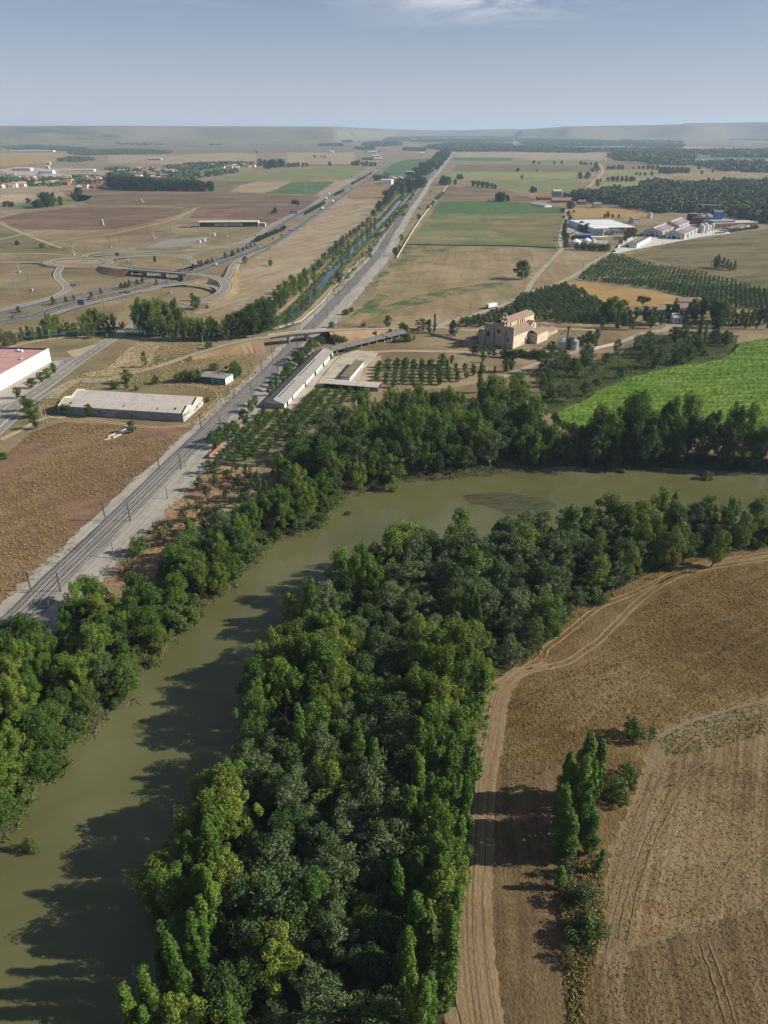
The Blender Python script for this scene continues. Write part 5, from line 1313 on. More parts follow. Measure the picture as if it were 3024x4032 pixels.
# tall poplars along the canal behind the main road
for s, key, lab in (('D 150,235,9 230,230,9 190,215,8 260,220,8', 'poplar', 'shorter green poplar at the left end of the canal bank'),
        ('D 335,215,16 385,200,14 300,205,11', 'poplar', 'tall poplar behind the lamp post on the canal bank'),
        ('D 560,200,15 600,195,17 650,190,17 700,190,14 735,180,13 545,215,8 600,215,7 710,205,7', 'poplar', 'broad poplar beside the road where it meets the canal'),
        ('D 930,190,24 985,200,23 1040,205,25 1090,195,22 1140,190,23 960,210,19 900,160,17 1180,190,18', 'poplar', 'very tall poplar in the big clump by the canal road bridge'),
        ('D 1000,215,13 1060,225,14 1120,230,14 1190,232,15 1260,235,15 1330,235,15 1400,230,14 1460,230,14 1230,222,14 1300,225,14 1370,225,15', 'poplar', 'green poplar in the dense canal row left of the railway bridge'),
        ('D 1490,225,17 1540,220,18 1590,215,20 1640,210,22 1655,190,20 E 20,190,21 60,180,21 100,165,19 40,160,22', 'dark', 'big dark tree in the canal clump next to the railway'),
        ('B 150,1310,15 200,1290,16 250,1270,16 180,1330,14 290,1250,17 330,1215,17 380,1180,16 310,1195,15 240,1240,15 130,1330,13', 'poplar', 'leafy poplar between the tan field and the canal towpath'),
        ('B 90,1345,9 160,1345,8 120,1355,7', 'dark', 'dark shrub under the poplars at the corner of the tan field'),
        ('B 430,1030,7 445,1020,7 480,1000,9 500,985,8 520,960,10 545,940,9 560,915,9 585,900,8 610,880,9 640,860,8 665,840,8 690,815,8 720,790,8', 'dark', 'dark tree in the row along the canal edge of the tan field'),
        ('B 500,1040,8 520,1010,9 545,990,9 570,965,10 600,950,9 555,1010,8 590,985,7 640,935,8 660,910,8 690,880,9 720,850,11 745,830,12 770,800,10 730,870,10', 'poplar', 'pale green tree on the canal bank between towpath and water'),
        ('B 760,740,9 790,710,11 830,670,13 800,690,11 860,640,14 850,660,13 840,620,13 880,600,15 870,625,14 900,580,14', 'mid', 'tree in the canal row where the tan field narrows'),
        ('B 905,570,16 930,555,17 950,575,15 965,545,16 990,560,17 985,530,15 1015,555,16 1035,575,15 1050,555,17 1075,560,17 1090,540,15 1060,530,16 1000,590,13 940,600,13', 'mid', 'tall tree in the canal clump before the far overbridge'),
        ('B 420,1075,5 400,1090,4 410,1060,5', 'bush', 'rounded bush at the start of the canal tree row'),
        ('B 690,1005,3.5 740,1010,3.5 740,970,3.5 760,915,3', 'bush', 'low round bush on the weedy strip between towpath and railway'),
        ('B 780,885,6 800,870,5 850,815,7 870,790,7 890,765,7 905,750,7 935,715,7 950,700,7 970,690,7 955,740,5 1000,640,6 1015,610,7 920,735,6', 'bush', 'bushy tree in the line between towpath and railway gravel'),
        ('B 905,1000,9 940,905,8 895,985,6 930,960,5', 'ash', 'tree standing at the pale wall right of the railway'),
        ('B 1055,760,7 1115,695,6 1170,640,7 1195,615,6 1210,600,6 1130,590,4 1060,700,3 1150,660,5 1185,625,6 1140,675,5', 'bush', 'shrub along the pale wall farther up the railway'),
        ('B 590,1380,4 575,1382,3.5 620,1365,3.5', 'bush', 'dark bush beside the gravel opposite the canal bend'),
        ('B 1205,540,16 1225,545,18 1245,538,17 1215,525,16 1290,540,12', 'mid', 'tree clump at the right end of the far overbridge'),
        ('B 1310,505,13 1330,505,13 1410,550,13 1440,552,13 1470,555,12 1500,558,12 1530,560,10 1550,565,9', 'mid', 'tree in the copse beside the pale green crop'),
        ('B 1560,645,14 1580,648,16 1600,648,15 1630,645,11', 'mid', 'tree of the small group on the edge of the lucerne field'),
        ('B 960,1478,4 945,1470,4 490,1465,4 700,1460,3', 'bush', 'bush on the grass edge of the country lane'),
        ):
    rowof(s, key, lab, 'trees like the ' + lab)
one('B', 540, 1180, 10, 'dark', 'single round dark tree beside the white canal wall', 1.2)
one('C', 60, 1150, 17, 'dark', 'large solitary round tree standing alone in the tan field', 1.75)
one('B', 850, 150 + 1315, 8.5, 'ash', 'solitary round dark tree on the grass just above the country lane', 1.)
one('D', 945, 405, 10, 'poplar', 'solitary full green tree beside the bare earth plot', 1.1)
one('D', 830, 510, 8, 'ash', 'round tree at the corner of the lane beside the derelict warehouse'); one('D', 820, 545, 6, 'pine', 'pale conical tree behind the derelict warehouse'); one('D', 740, 545, 4, 'bush', 'small dark bush behind the derelict warehouse roof'); one('D', 885, 555, 2.5, 'bush', 'low green shrub at the back wall of the derelict warehouse'); one('D', 1010, 510, 4, 'bush', 'round bush in the dry grass left of the green hut')
one('D', 1355, 285, 4.5, 'bush', 'green bush below the lamp post on the lane embankment'); one('D', 1232, 365, 3, 'dry', 'small dry bush on the edge of the lane bend')
rowof('D 1170,500,5 1210,495,6 1260,500,6 1290,480,5 1390,425,4 1505,480,6 1540,460,5 1520,440,6', 'bush', 'dense bush crowding the derelict green hut', 'bushes round the green hut')
rowof('D 445,720,5.5 420,710,5', 'ash', 'leafy tree hugging the front wall left end of the warehouse', 'trees at warehouse left corner'); one('D', 585, 725, 6.5, 'ash', 'round tree in front of the grey graffiti wall', 1.1); one('D', 860, 830, 6, 'ash', 'round tree beside the ruined trough on the scrub land', 1.15)
one('D', 1345, 630, 2.5, 'bush', 'little bush at the sunlit gable of the warehouse')
one('D', 210, 730, 9, 'ash', 'bushy tree by the twin white poles at the road', 1.2); one('D', 235, 805, 7, 'dark', 'dark tree below the twin white poles', 1.1); one('D', 180, 690, 8, 'dark', 'dark tree on the verge above the twin white poles', 1.2); one('D', 20, 1005, 3.5, 'bush', 'dark bush at the left edge of the scrub land')
for x, y, h, lab, k in ((118, 608, 6.2, 'dark round tree nearest the camera in the forecourt row', 'dark'), (210, 542, 5.4, 'second round tree from the near end of the forecourt row', 'ash'), (270, 505, 6, 'dark round tree in the middle of the forecourt row', 'dark'), (312, 478, 6, 'bright green tree in the forecourt row', 'bright'), (355, 445, 6, 'dark round tree at the far end of the forecourt row', 'dark')):
    one('D', x, y, h, k, lab, 1.25)
rowof('D 20,270,4 60,265,5 100,255,4 40,240,5 130,240,4 10,215,6 70,215,5', 'dry', 'straggly bush on the waste ground left of the canal road', 'bushes on the waste ground')
rowof('D 580,220,3 700,215,3 440,160,5 480,165,5 800,150,4', 'bush', 'low bush on the canal bank near the road', 'canal bank bushes')
# by the lane: cypresses, church surroundings
one('E', 1158, 178, 12.5, 'cypress', 'tall narrow dark cypress beside the lane corner'); one('E', 1122, 185, 9.5, 'cypress', 'shorter cypress left of the tall one', 1.5); one('E', 1280, 205, 11, 'pine', 'broad dark conifer at the church wall beside the lane', .9); one('E', 1265, 195, 9, 'pine', 'lower conifer merging with the broad one at the church wall', .8); one('E', 1085, 165, 8, 'olive', 'grey shrubby tree left of the cypresses', 1.2)
one('E', 968, 185, 5, 'bush', 'round bush above the end of the dark open barn'); rowof('E 900,205,4 960,240,4 985,238,5 820,235,4 540,250,5 510,245,5 570,245,4 640,290,3 500,318,4 515,300,4 590,305,3 480,350,3 900,245,3 770,200,3 870,198,4', 'bush', 'scrubby bush along the embankment and open barn', 'bushes round the open barn')
one('E', 1452, 215, 6, 'ash', 'round bush-like tree over the red-roofed outhouse', 1.1); one('E', 1330, 280, 5, 'ash', 'small round tree on the grass right of the open barn'); rowof('E 1405,320,6 1430,320,6 1470,330,6 1510,330,6 1540,335,5 1600,340,4 1640,340,4 1450,300,5', 'ash', 'shrubby tree in the clump below the church west wall', 'trees below the church front')
rowof('M 470,850,5 520,860,4 580,860,5 660,850,5 700,845,4 820,850,5 860,865,4 900,870,5 940,860,5', 'bush', 'shrub along the stone wall below the church', 'shrubs at the church yard wall'); one('M', 1060, 835, 9, 'dark', 'large round dark tree in front of the church by the lane', 1.15); one('M', 1310, 745, 7.5, 'ash', 'bright round tree between the two grain silos', 1.1)
rowof('M 1410,720,7 1460,700,7 1520,690,8 1570,660,8 1600,690,7 1640,720,5 1650,640,8', 'dark', 'dark tree behind the silos along the lane', 'trees behind the silos')
rowof('E 1130,415,6 1210,400,8 1265,390,6 1620,440,9 1650,430,8 1545,440,4 1470,375,5', 'dark', 'dark tree around the upper edge of the fruit orchard', 'trees at the upper orchard edge')
rowof('E 280,395,9 300,360,8 330,330,8 350,310,8 250,380,7 270,365,6 360,290,7 310,395,6 390,280,5 430,265,6 130,535,6 175,510,7 205,480,8 230,455,7 100,560,6 90,590,5 190,460,5', 'ash', 'leafy tree growing between the long barn and the railway', 'trees behind the long barn')
rowof('D 1400,930,8 1440,900,8 1480,880,8 1520,840,7 1590,780,8 1630,700,7 1655,660,6', 'ash', 'bushy tree along the orchard edge beside the railway gravel', 'trees at the gravel edge of the orchard')
# almond trees on the bare earth by the railway
r_ = rowof('D 1375,1090,6 1530,1090,6 1285,1205,5.5 1395,1195,6 1340,1250,5 1580,1275,8 1290,1315,4 1190,1410,5 1310,1400,6 1550,1180,5.5 1420,1050,5 1600,1130,6 1630,1200,7 1020,1475,4 1100,1470,4.5 1230,1330,3 1480,1150,5 1460,1260,4', 'olive', 'small grey-green tree on the bare earth between railway and wood', 'small trees on the bare earth')
one('G', 905, 130, 5.5, 'bush', 'round green bush alone on the bare brown patch by the gravel', 1.05); one('G', 1060, 45, 5, 'dry', 'dry pale bush at the edge of the bare brown patch'); one('G', 820, 250, 4.5, 'dry', 'thin dry bush beside the broken dead tree')
# hedge trees between the foreground fields
for t, x, y, h, k, lab, sw in [('I', 500, 1300, 20, 'column', 'rearmost tall columnar poplar of the field clump', 1.27), ('I', 590, 1370, 16, 'column', 'bright columnar poplar at the right of the field clump', 1.45), ('L', 370, 0, 19, 'column', 'dark columnar poplar on the left side of the field clump', 1.45), ('L', 455, 40, 21, 'column', 'columnar poplar with a greyish dead top in the field clump', 1.39), ('L', 540, 10, 18, 'column', 'slim poplar in the middle of the field clump', 1.27), ('L', 395, 160, 19, 'column', 'leafy poplar at the near left of the field clump', 1.27), ('L', 480, 175, 18, 'column', 'tallest near poplar of the field clump', 1.27), ('L', 545, 330, 12, 'column', 'light green poplar leaning at the near right of the field clump', 1.39), ('L', 395, 350, 13, 'column', 'short leafy poplar at the near end of the field clump', 1.45), ('I', 380, 1450, 16, 'column', 'narrow dark poplar at the far left of the field clump', 1.27),
        ('L', 585, 570, 6.5, 'column', 'small isolated young poplar beside the stubble rows', 1.5), ('L', 330, 690, 6, 'column', 'small pale young poplar below the field clump', 1.90), ('I', 810, 1220, 5.2, 'bush', 'round green bush alone at the corner of the dry field', .95), ('L', 770, 40, 3.8, 'bush', 'round bush nearest the stubble rows behind the field clump', 1.), ('L', 690, 130, 5.2, 'bush', 'large round dark bush right of the field clump', 1.05), ('L', 370, 650, 4, 'olive', 'grey shrub at the foot of the field clump', 1.), ('L', 460, 810, 4.5, 'olive', 'large grey-green shrub on the ditch edge', 1.2), ('L', 530, 820, 4, 'dry', 'pale shrub leaning over the stubble edge', 1.), ('L', 525, 1000, 4.6, 'bush', 'big round green bush beside the drilled stubble', .9), ('L', 455, 1070, 4, 'bush', 'dark bush joined to the big green one on the ditch edge', .95), ('L', 360, 1200, 3, 'dry', 'low straggling shrub at the ditch end', .6), ('L', 385, 1290, 2, 'dry', 'last little shrub of the ditch line', .8)]:
    x, y = by_top(t, x, y, h); plant(k, x, y, h, lab, sw=sw)
# right-hand distance
rowof('C 1310,1075,11 1335,1080,13 1360,1085,11 1385,1090,10 1410,1095,8 1435,1095,9 1320,1085,9', 'pine', 'tree in the small copse on its island in the olive field', 'copse in the olive field')
one('C', 835, 1375, 13, 'umbrella', 'umbrella pine with a flat dark crown beside the farmhouse'); 
for s, key, lab in (('C 640,1430,18 690,1420,15 600,1420,14', 'bright', 'bright yellow-green poplar at the orchard corner by the church'),
        ('C 760,1440,10 800,1420,10 740,1400,8 880,1450,11 920,1440,12 860,1430,11 960,1450,10 900,1470,9 780,1480,9 680,1478,9 720,1465,10 F 640,120,9 580,150,8 700,110,9', 'dark', 'dark tree of the grove left of the farmhouse'),
        ('C 1040,1400,12 1060,1420,12 1010,1420,11 1120,1440,10 1090,1430,9 F 1000,80,9 1050,90,9 1140,80,10', 'pine', 'dark conifer standing before the farmhouse'),
        ('C 1180,1430,13 1230,1400,13 1290,1400,15 1310,1420,15 1340,1430,14 F 1170,90,14 1220,80,15 1300,120,16 1340,150,18 1370,130,16 1320,180,15', 'dark', 'large dark tree right of the farmhouse'),
        ('F 1510,160,14 1535,150,13 1560,140,11 1600,130,12 1640,120,13 1580,160,10 1480,140,10 1420,150,9 1650,160,12', 'column', 'columnar poplar at the right edge behind the maize'),
        ('C 1400,1440,9 1450,1445,8 1500,1450,9 1560,1440,10 1600,1440,11 1640,1445,12 1480,1420,8 1430,1410,8', 'ash', 'tree along the lane below the large orchard'),
        ('C 140,405,13 175,405,9 272,405,11 322,405,12', 'mid', 'round tree in the hedge line of the far pale crop'),
        ('C 445,410,13 465,412,11 480,413,10 510,413,10 545,425,16 540,440,16 550,455,15 520,455,10 35,455,11 160,455,8 65,500,9 440,500,16 485,500,16 550,530,10 570,522,8 555,550,7', 'mid', 'tree beside the winding dirt road through the crops'),
        ('C 620,440,11 640,440,10 660,440,12 690,440,14 715,440,13 820,440,11 850,440,12 880,440,13 910,442,13 940,442,13 785,440,9 805,478,9 830,480,9 860,480,9 905,480,11', 'mid', 'tree in the far hedge right of the dirt road'),
        ('C 960,465,17 985,468,19 1010,468,19 1040,468,18 1070,463,17 1095,462,17 1120,463,16 1140,463,14', 'mid', 'tree of the far round copse'),
        ('C 1270,518,9 1370,520,12 1400,522,11 1430,522,11 1450,523,9 1550,525,9 1640,520,11 1230,470,9 1300,460,9 1210,440,12', 'mid', 'tree in the thin line before the big wood'),
        ('C 620,515,9 650,515,11 680,516,12 710,517,12 740,518,13 770,518,12 790,518,10', 'mid', 'tree of the tree row along the yellow-green crop'),
        ('C 335,760,5 345,790,6 340,850,8 335,880,9 345,900,9 350,945,8 330,720,7 360,740,7 375,770,7 340,820,7', 'mid', 'tree in the lane hedge left of the white factory'),
        ('C 750,885,11 770,880,11 740,895,9 790,860,7 700,930,6 730,910,6', 'mid', 'round tree between the white factory and the green halls'),
        ('C 390,900,6 410,900,6 440,840,8 470,840,9 490,830,8 450,820,9 620,750,8 600,755,6 400,720,4 650,752,5 690,753,5', 'mid', 'tree around the white factory car park'),
        ('C 340,630,11 360,632,10 380,695,11 365,690,9 130,590,12 145,590,10', 'mid', 'tree beside the ruined brick farm')):
    rowof(s, key, lab, 'trees like the ' + lab)
hed = P('C', 420, 965), P('C', 635, 975)
cl = []
for i in range(60):
    p = hed[0].lerp(hed[1], i / 59); s_ = rnd.uniform(3.6, 4.6); cl.append(((p.x + rnd.uniform(-1, 1), p.y + 7 + rnd.uniform(-3, 3), s_), (2.4, 2.4, s_)))
o = bpy.data.objects.new('hedge', quadmesh('hedge', leaf_arrays(cl, .6, 70), ML['cypress'])); COL.objects.link(o); tag(o, 'tall dark clipped hedge in front of the white storage tanks', 'hedge')
cl = []
for i in range(70):
    p = P('C', 1410, 845).lerp(P('C', 1590, 822), i / 69); s_ = rnd.uniform(1.6, 2.6); cl.append(((p.x, p.y + rnd.uniform(-2, 2), s_), (2, 2, s_)))
o = bpy.data.objects.new('hedge', quadmesh('hedge', leaf_arrays(cl, .6, 40), ML['far'])); COL.objects.link(o); tag(o, 'low green hedge in front of the long white shed of the green halls', 'hedge')
# median shrubs of the motorway
i = 0
for s in 'A 120,1368 345,1318 430,1300 480,1290 590,1268 655,1248 790,1216 815,1208 840,1202 890,1188 925,1178 1015,1186 1235,1096 1250,1092 1290,1075 1310,1068 1335,1058 1350,1052 1375,1045 1460,1018 1505,1003 1512,1000 1545,982 1575,970 1600,958 1625,948 1650,938'.split()[1:]:
    x, y = map(float, s.split(',')); p = P('A', x, y); plant('pine', p.x, p.y, rnd.uniform(4.5, 6.5), 'dark bushy conifer on the motorway median near the interchange', 'median conifers near the interchange', sw=1.5)
for a, b, n in (((0, 912), (185, 832), 22), ((318, 735), (440, 668), 20), ((512, 612), (568, 582), 12), ((622, 540), (745, 470), 22)):
    for k in range(n):
        t_ = k / (n - 1); p = P('B', a[0] + (b[0] - a[0]) * t_, a[1] + (b[1] - a[1]) * t_); plant('shrubfar', p.x, p.y, rnd.uniform(4, 6), 'median shrub in the dense hedge of the distant motorway', 'median shrubs of the distant motorway', parts=False)
one('A', 1005, 1045, 7, 'dark', 'single dark shrub inside the left loop of the interchange', 1.1); one('A', 1275, 1345, 10, 'ash', 'round tree inside the lower loop of the interchange', 1.1); one('A', 1250, 1290, 6, 'ash', 'small tree above the round one in the lower loop'); one('A', 1590, 1050, 7, 'ash', 'dark tree beside the right ramp of the interchange', 1.6); one('A', 1345, 1340, 2.5, 'bush', 'tiny bush in the tan field beside the lower loop'); one('A', 112, 930, 5, 'mid', 'lone tree in the weedy field at the left edge'); one('A', 275, 950, 5, 'bush', 'green shrub beside the pylon in the weedy field'); one('B', 95, 1065, 6, 'ash', 'dark bush at the foot of the lattice mast in the tan field', 1.2)
for s, key, lab in (('A 240,690,12 260,690,14 295,680,22 310,682,22 330,678,18 395,670,14 230,685,10 60,680,9 80,682,8 30,682,8 185,660,9 40,675,7 310,620,9 345,615,8 470,620,8 490,640,12 510,610,15 495,590,9 510,590,10', 'mid', 'tree on the weedy bank left of the ploughed field'),
        ('A 720,560,26 740,562,26 760,565,26 780,568,26 800,570,26 820,572,27 845,574,27 870,575,27 895,576,27 920,577,27 945,577,26 970,578,26 995,578,26 1020,578,25 1045,578,24 1070,578,23 1090,578,22 1110,578,22 1135,579,20 1150,579,18 1180,579,20 1200,580,21 1225,580,22 1250,581,22 1275,582,22 1300,583,21 1315,583,20 750,550,24 800,555,24 860,560,24 930,562,24', 'popfar', 'tall poplar in the long dark row before the village'),
        ('A 1365,582,20 1372,582,19', 'mid', 'round tree alone right of the long dark poplar row'),
        ('B 30,420,24 60,430,24 90,430,24 110,430,26 130,428,24 155,425,26 170,425,24 60,437,16 80,438,14', 'mid', 'tall tree at the end of the village tree line'),
        ('B 210,428,14 235,427,14 255,425,14 275,424,15 305,422,12 330,421,12 185,428,10', 'mid', 'round tree in the hedge beyond the pale green crop'),
        ('B 475,415,13 480,415,12 380,365,12 425,365,9 445,367,9 5,335,9', 'mid', 'small isolated tree in the distant tan field'),
        ('B 622,415,12 640,415,16 660,415,18 695,418,14 720,418,16 745,420,14 770,420,14', 'mid', 'tree in the clump beside the distant motorway'),
        ('B 240,672,8 255,674,9 270,674,9 125,725,9 105,730,5', 'mid', 'small tree beside the ruins in the ploughed field'),
        ('B 770,510,14 790,510,13 810,510,12 830,508,11', 'mid', 'dark tree left of the concrete silo tower')):
    rowof(s, key, lab, 'trees like the ' + lab, parts=False)
# canal woods running to the horizon
r = random.Random(77)
POL = [(p.x, p.y) for p in pts('B 1020,490 1045,500 1090,495 1140,470 1200,420 1250,360 1265,320 1240,318 1200,325 1170,350 1150,390 1090,420 1040,455')]
xs, ys = [p[0] for p in POL], [p[1] for p in POL]; n = 0
while n < 120:
    x, y = r.uniform(min(xs), max(xs)), min(ys) + (max(ys) - min(ys)) * r.random() ** 1.6
    if inpoly(x, y, POL): plant('popfar', x, y, r.uniform(14, 20), 'poplar of the canal wood beyond the far overbridge', 'canal wood beyond the far overbridge', parts=False); n += 1

# scrub that closes the canal banks
cl = []
for i, p in enumerate(can):
    if i < 60: continue
    a, b = can[i - 1], can[min(i + 1, len(can) - 1)]; d = (b - a).normalized(); r_ = Vector((d.y, -d.x, 0)); L_ = (b - p).length
    for k in range(int(L_ * .55) + 1):
        q = p.lerp(b, rnd.random()); far_ = q.y > 900
        o_ = rnd.choice((-1, -1, -1, 1)) * rnd.uniform(4.2, 9 if not far_ else 10); h_ = rnd.uniform(.8, 2.2) if rnd.random() < .7 else rnd.uniform(2, 4.5)
        if q.y < 700 and o_ < 0: h_ *= .6
        cl.append(((q.x + r_.x * o_, q.y + r_.y * o_, h_ * .45), (h_ * .9, h_ * .9, h_ * .55)))
        if i > 100 and rnd.random() < .7:
            o_ = -rnd.uniform(15, 24); h_ = rnd.uniform(2, 6); cl.append(((q.x + r_.x * o_, q.y + r_.y * o_, h_ * .5), (h_ * .7, h_ * .7, h_ * .52)))
        if i > 90 and rnd.random() < .35:
            o_ = rnd.uniform(15, 22); h_ = rnd.uniform(1, 4); cl.append(((q.x + r_.x * o_, q.y + r_.y * o_, h_ * .5), (h_ * .8, h_ * .8, h_ * .52)))
o = bpy.data.objects.new('canal_scrub', quadmesh('canal_scrub', leaf_arrays(cl, .5, 26), ML['bush'])); COL.objects.link(o); tag(o, 'reeds and scrub closing both banks of the canal', 'scrub', kind='stuff')
# ------------------------------------------------------------------ orchards in rows
def orchard(s, ang, dr, dt, h, key, label, group, cap=999, stuffname='orchard', sw=1., skip=.03, seed=3, holes=()):
    pl = [(p.x, p.y) for p in pts(s)]; r = random.Random(seed)
    cx, cy = sum(p[0] for p in pl) / len(pl), sum(p[1] for p in pl) / len(pl); R = max(math.hypot(p[0] - cx, p[1] - cy) for p in pl)
    u, v = (math.cos(ang), math.sin(ang)), (-math.sin(ang), math.cos(ang)); L = []
    for i in range(int(-R / dr), int(R / dr) + 1):
        for j in range(int(-R / dt), int(R / dt) + 1):
            a, b = j * dt + r.uniform(-.35, .35), i * dr + r.uniform(-.3, .3)
            x, y = cx + u[0] * a + v[0] * b, cy + u[1] * a + v[1] * b
            if inpoly(x, y, pl) and r.random() > skip and free(x, y, 2.): L.append((x * x + y * y, x, y))
    L.sort(); rest = []
    for k, (_, x, y) in enumerate(L):
        hh = h * r.uniform(.78, 1.15)
        if k < cap: plant(key, x, y, hh, label, group, sw=sw * r.uniform(.9, 1.12)); take(x, y, 2)
        else: rest.append(((x, y, hh * .55), (hh * .42 * sw, hh * .42 * sw, hh * .45)))
    if rest:
        m_ = ML['orchard']; o = bpy.data.objects.new(stuffname, quadmesh(stuffname, leaf_arrays(rest, .75, 26, shell=.6), m_)); COL.objects.link(o); tag(o, 'far rows of the ' + label.split(' in ')[-1], 'orchard', kind='stuff')
    return len(L)
KIND['row'] = [('fruit_tree', 'fruit tree') + q[2:] for q in KIND['orchard']]
KIND['close'] = [('orchard_tree', 'orchard tree') + q[2:] for q in KIND['orchard']]
KIND['young'] = [('young_orchard_tree', 'orchard tree') + q[2:] for q in KIND['orchard']]
a1 = math.radians(79)
F('D 1480,900 1659,745 E 0,690 240,690 400,540 540,545 730,552 700,610 560,640 380,770 240,880 60,960 0,970 D 1659,1020 1500,1045 1420,1000', soil('orchard_grass', [(.095, .10, .038), (.15, .14, .06), (.22, .185, .10)], big=.05, mid=.3, streak=(a1, .03, .3, .5)), .07)
n1 = orchard('D 1480,905 1659,760 E 0,705 230,700 330,620 410,560 540,555 725,560 690,620 560,650 400,770 240,880 60,960 0,965 D 1659,1010 1500,1040 1425,1000', a1, 5.8, 3.7, 3.3, 'row', 'fruit tree in the sloping rows beside the long barn', 'fruit rows beside the long barn', sw=.98)
F('E 735,445 780,380 900,365 1180,372 1430,380 1659,440 1500,500 1250,540 1000,550 860,550 735,505', M_tangreen, .08)
n2 = orchard('E 745,440 790,392 900,382 1180,392 1420,402 1480,425 1420,470 1250,515 1000,535 860,540 745,500', math.radians(-3), 6.4, 5.2, 3.8, 'row', 'fruit tree in the level rows below the church', 'fruit rows below the church', sw=1.05, seed=5)
F('E 1310,130 1420,92 1560,48 1659,15 C 60,1262 200,1220 330,1188 420,1222 540,1285 620,1330 640,1420 500,1460 300,1450 F 150,120 E 1659,125 1500,150 1380,155', M_tangreen, .075)
n3 = orchard('E 1320,130 1420,98 1560,55 1659,22 C 60,1270 200,1228 330,1196 420,1228 540,1290 610,1335 620,1410 500,1450 300,1440 F 150,105 E 1659,110 1500,140 1390,148', math.radians(40), 6.6, 5.6, 4.6, 'close', 'leafy tree in the dense orchard behind the church', 'dense orchard behind the church', cap=300, sw=.98, seed=6)
F('C 640,985 690,992 850,1045 1150,1095 1400,1155 1659,1222 1900,1285 1900,1420 1659,1362 1400,1340 1150,1278 900,1218 600,1180 420,1160 480,1090', M_weed, .08)
n4 = orchard('C 645,990 690,998 850,1050 1150,1100 1400,1160 1659,1228 1900,1290 1900,1415 1659,1355 1400,1335 1150,1272 900,1212 600,1174 430,1156 490,1090', math.radians(-63), 6., 5., 3.6, 'young', 'small tree in the long rows of the large orchard right of the lanes', 'large orchard right of the lanes', cap=300, sw=1.05, seed=8)
print('orchards', n1, n2, n3, n4)
# ------------------------------------------------------------------ maize, scrub tufts, dead grass (nobody could count them)
MZ = pts('F 265,712 360,672 440,640 500,600 560,562 730,492 1040,412 1330,372 1420,312 1452,262 1659,226 1900,200 1900,900 1659,870 1300,860 1000,860 700,870 480,840 300,780')
mzp = [(p.x, p.y) for p in MZ]
xs, ys = [p[0] for p in mzp], [p[1] for p in mzp]
m = soil('maize_leaves', [(.042, .088, .010), (.074, .138, .015), (.115, .188, .024), (.175, .235, .042)], big=.035, mid=.25, fine=1.6, w=(.3, .3, .4), streak=(.12, .03, .32, .75), bstr=1., bdist=.7, lo=.34, hi=.66)
st = 1.6; X_, Y_ = np.meshgrid(np.arange(min(xs), max(xs), st), np.arange(min(ys), max(ys), st)); S_ = sdist(X_, Y_, mzp)
idx = -np.ones(X_.shape, int); mb = MB(); k = 0
for j in range(X_.shape[0]):
    for i in range(X_.shape[1]):
        if S_[j, i] > -st:
            x, y = X_[j, i] + rnd.uniform(-.3, .3), Y_[j, i] + rnd.uniform(-.3, .3)
            z = min(1., max(0, S_[j, i]) / 1.5) * (1.9 + rnd.uniform(-.3, .35) + .22 * math.sin(y * .75 + x * .09 + 1.5 * math.sin(x * .05)))
            mb.v.append((x, y, z + .05)); idx[j, i] = k; k += 1
for j in range(X_.shape[0] - 1):
    for i in range(X_.shape[1] - 1):
        q = (idx[j, i], idx[j, i + 1], idx[j + 1, i + 1], idx[j + 1, i])
        if min(q) >= 0: mb.f.append(tuple(int(z) for z in q)); mb.m.append(0)
o = mb.build('maize_crop', m); tag(o, 'bright green maize crop in faint curved rows beyond the river', 'crop', kind='stuff')
def tufts(name, s, n, size, per, mat, label, hmin, hmax, seed, dens=None, avoid=0):
    pl = [(p.x, p.y) for p in pts(s)]; r = random.Random(seed); xs, ys = [p[0] for p in pl], [p[1] for p in pl]; cl = []
    for i in range(n):
        x, y = r.uniform(min(xs), max(xs)), r.uniform(min(ys), max(ys))
        if not inpoly(x, y, pl) or not free(x, y, .5): continue
        if dens and math.sin(x * .07 + 1.3 * math.sin(y * .05)) * math.sin(y * .06) < dens * r.uniform(.2, 1.8): continue
        h = r.uniform(hmin, hmax); cl.append(((x, y, h * .4 + .05), (h * 1.1, h * 1.1, h * .7)))
    o = bpy.data.objects.new(name, quadmesh(name, leaf_arrays(cl, size, per, .4), mat)); COL.objects.link(o); tag(o, label, 'grass', kind='stuff')
MT = leafmat('dry_tuft', [(.17, .135, .06), (.24, .19, .095), (.31, .26, .145)], .1, .9)
MT2 = leafmat('brown_tuft', [(.075, .062, .024), (.12, .098, .042), (.17, .14, .066)], .1, .9)
MT3 = leafmat('green_tuft', [(.045, .075, .02), (.08, .105, .03), (.13, .13, .045)], .15, .9)
tufts('scrub_tufts', 'D 0,1010 200,830 400,760 1180,800 1230,810 1150,900 900,1120 700,1290 560,1420 480,1480 G 560,30 400,180 230,310 60,420 0,450 -60,480 -60,0', 9500, .2, 10, MT, 'pale dry tufts dotting the brown scrub land', .3, .75, 41, -.3)
tufts('dry_grass', 'I 1659,180 1250,260 1000,380 850,470 700,630 500,840 300,900 100,960 H 1650,1080 K 1570,0 1659,300 L 300,0 500,0 I 600,1400 900,1320 1100,1220 1659,1070', 17000, .15, 5, MT2, 'dry brown grass tufts over the foreground field', .12, .36, 42)
tufts('dry_weeds', 'L 560,1300 620,700 760,350 880,100 1000,0 1659,0 1659,1698 480,1698', 9000, .13, 4, MT2, 'withered weeds over the stubble', .08, .24, 43)
tufts('green_weeds', 'I 1659,1090 1150,1230 950,1340 1000,1450 1300,1400 1659,1300', 2500, .17, 5, MT3, 'green weeds sprouting in the stubble', .12, .3, 44)
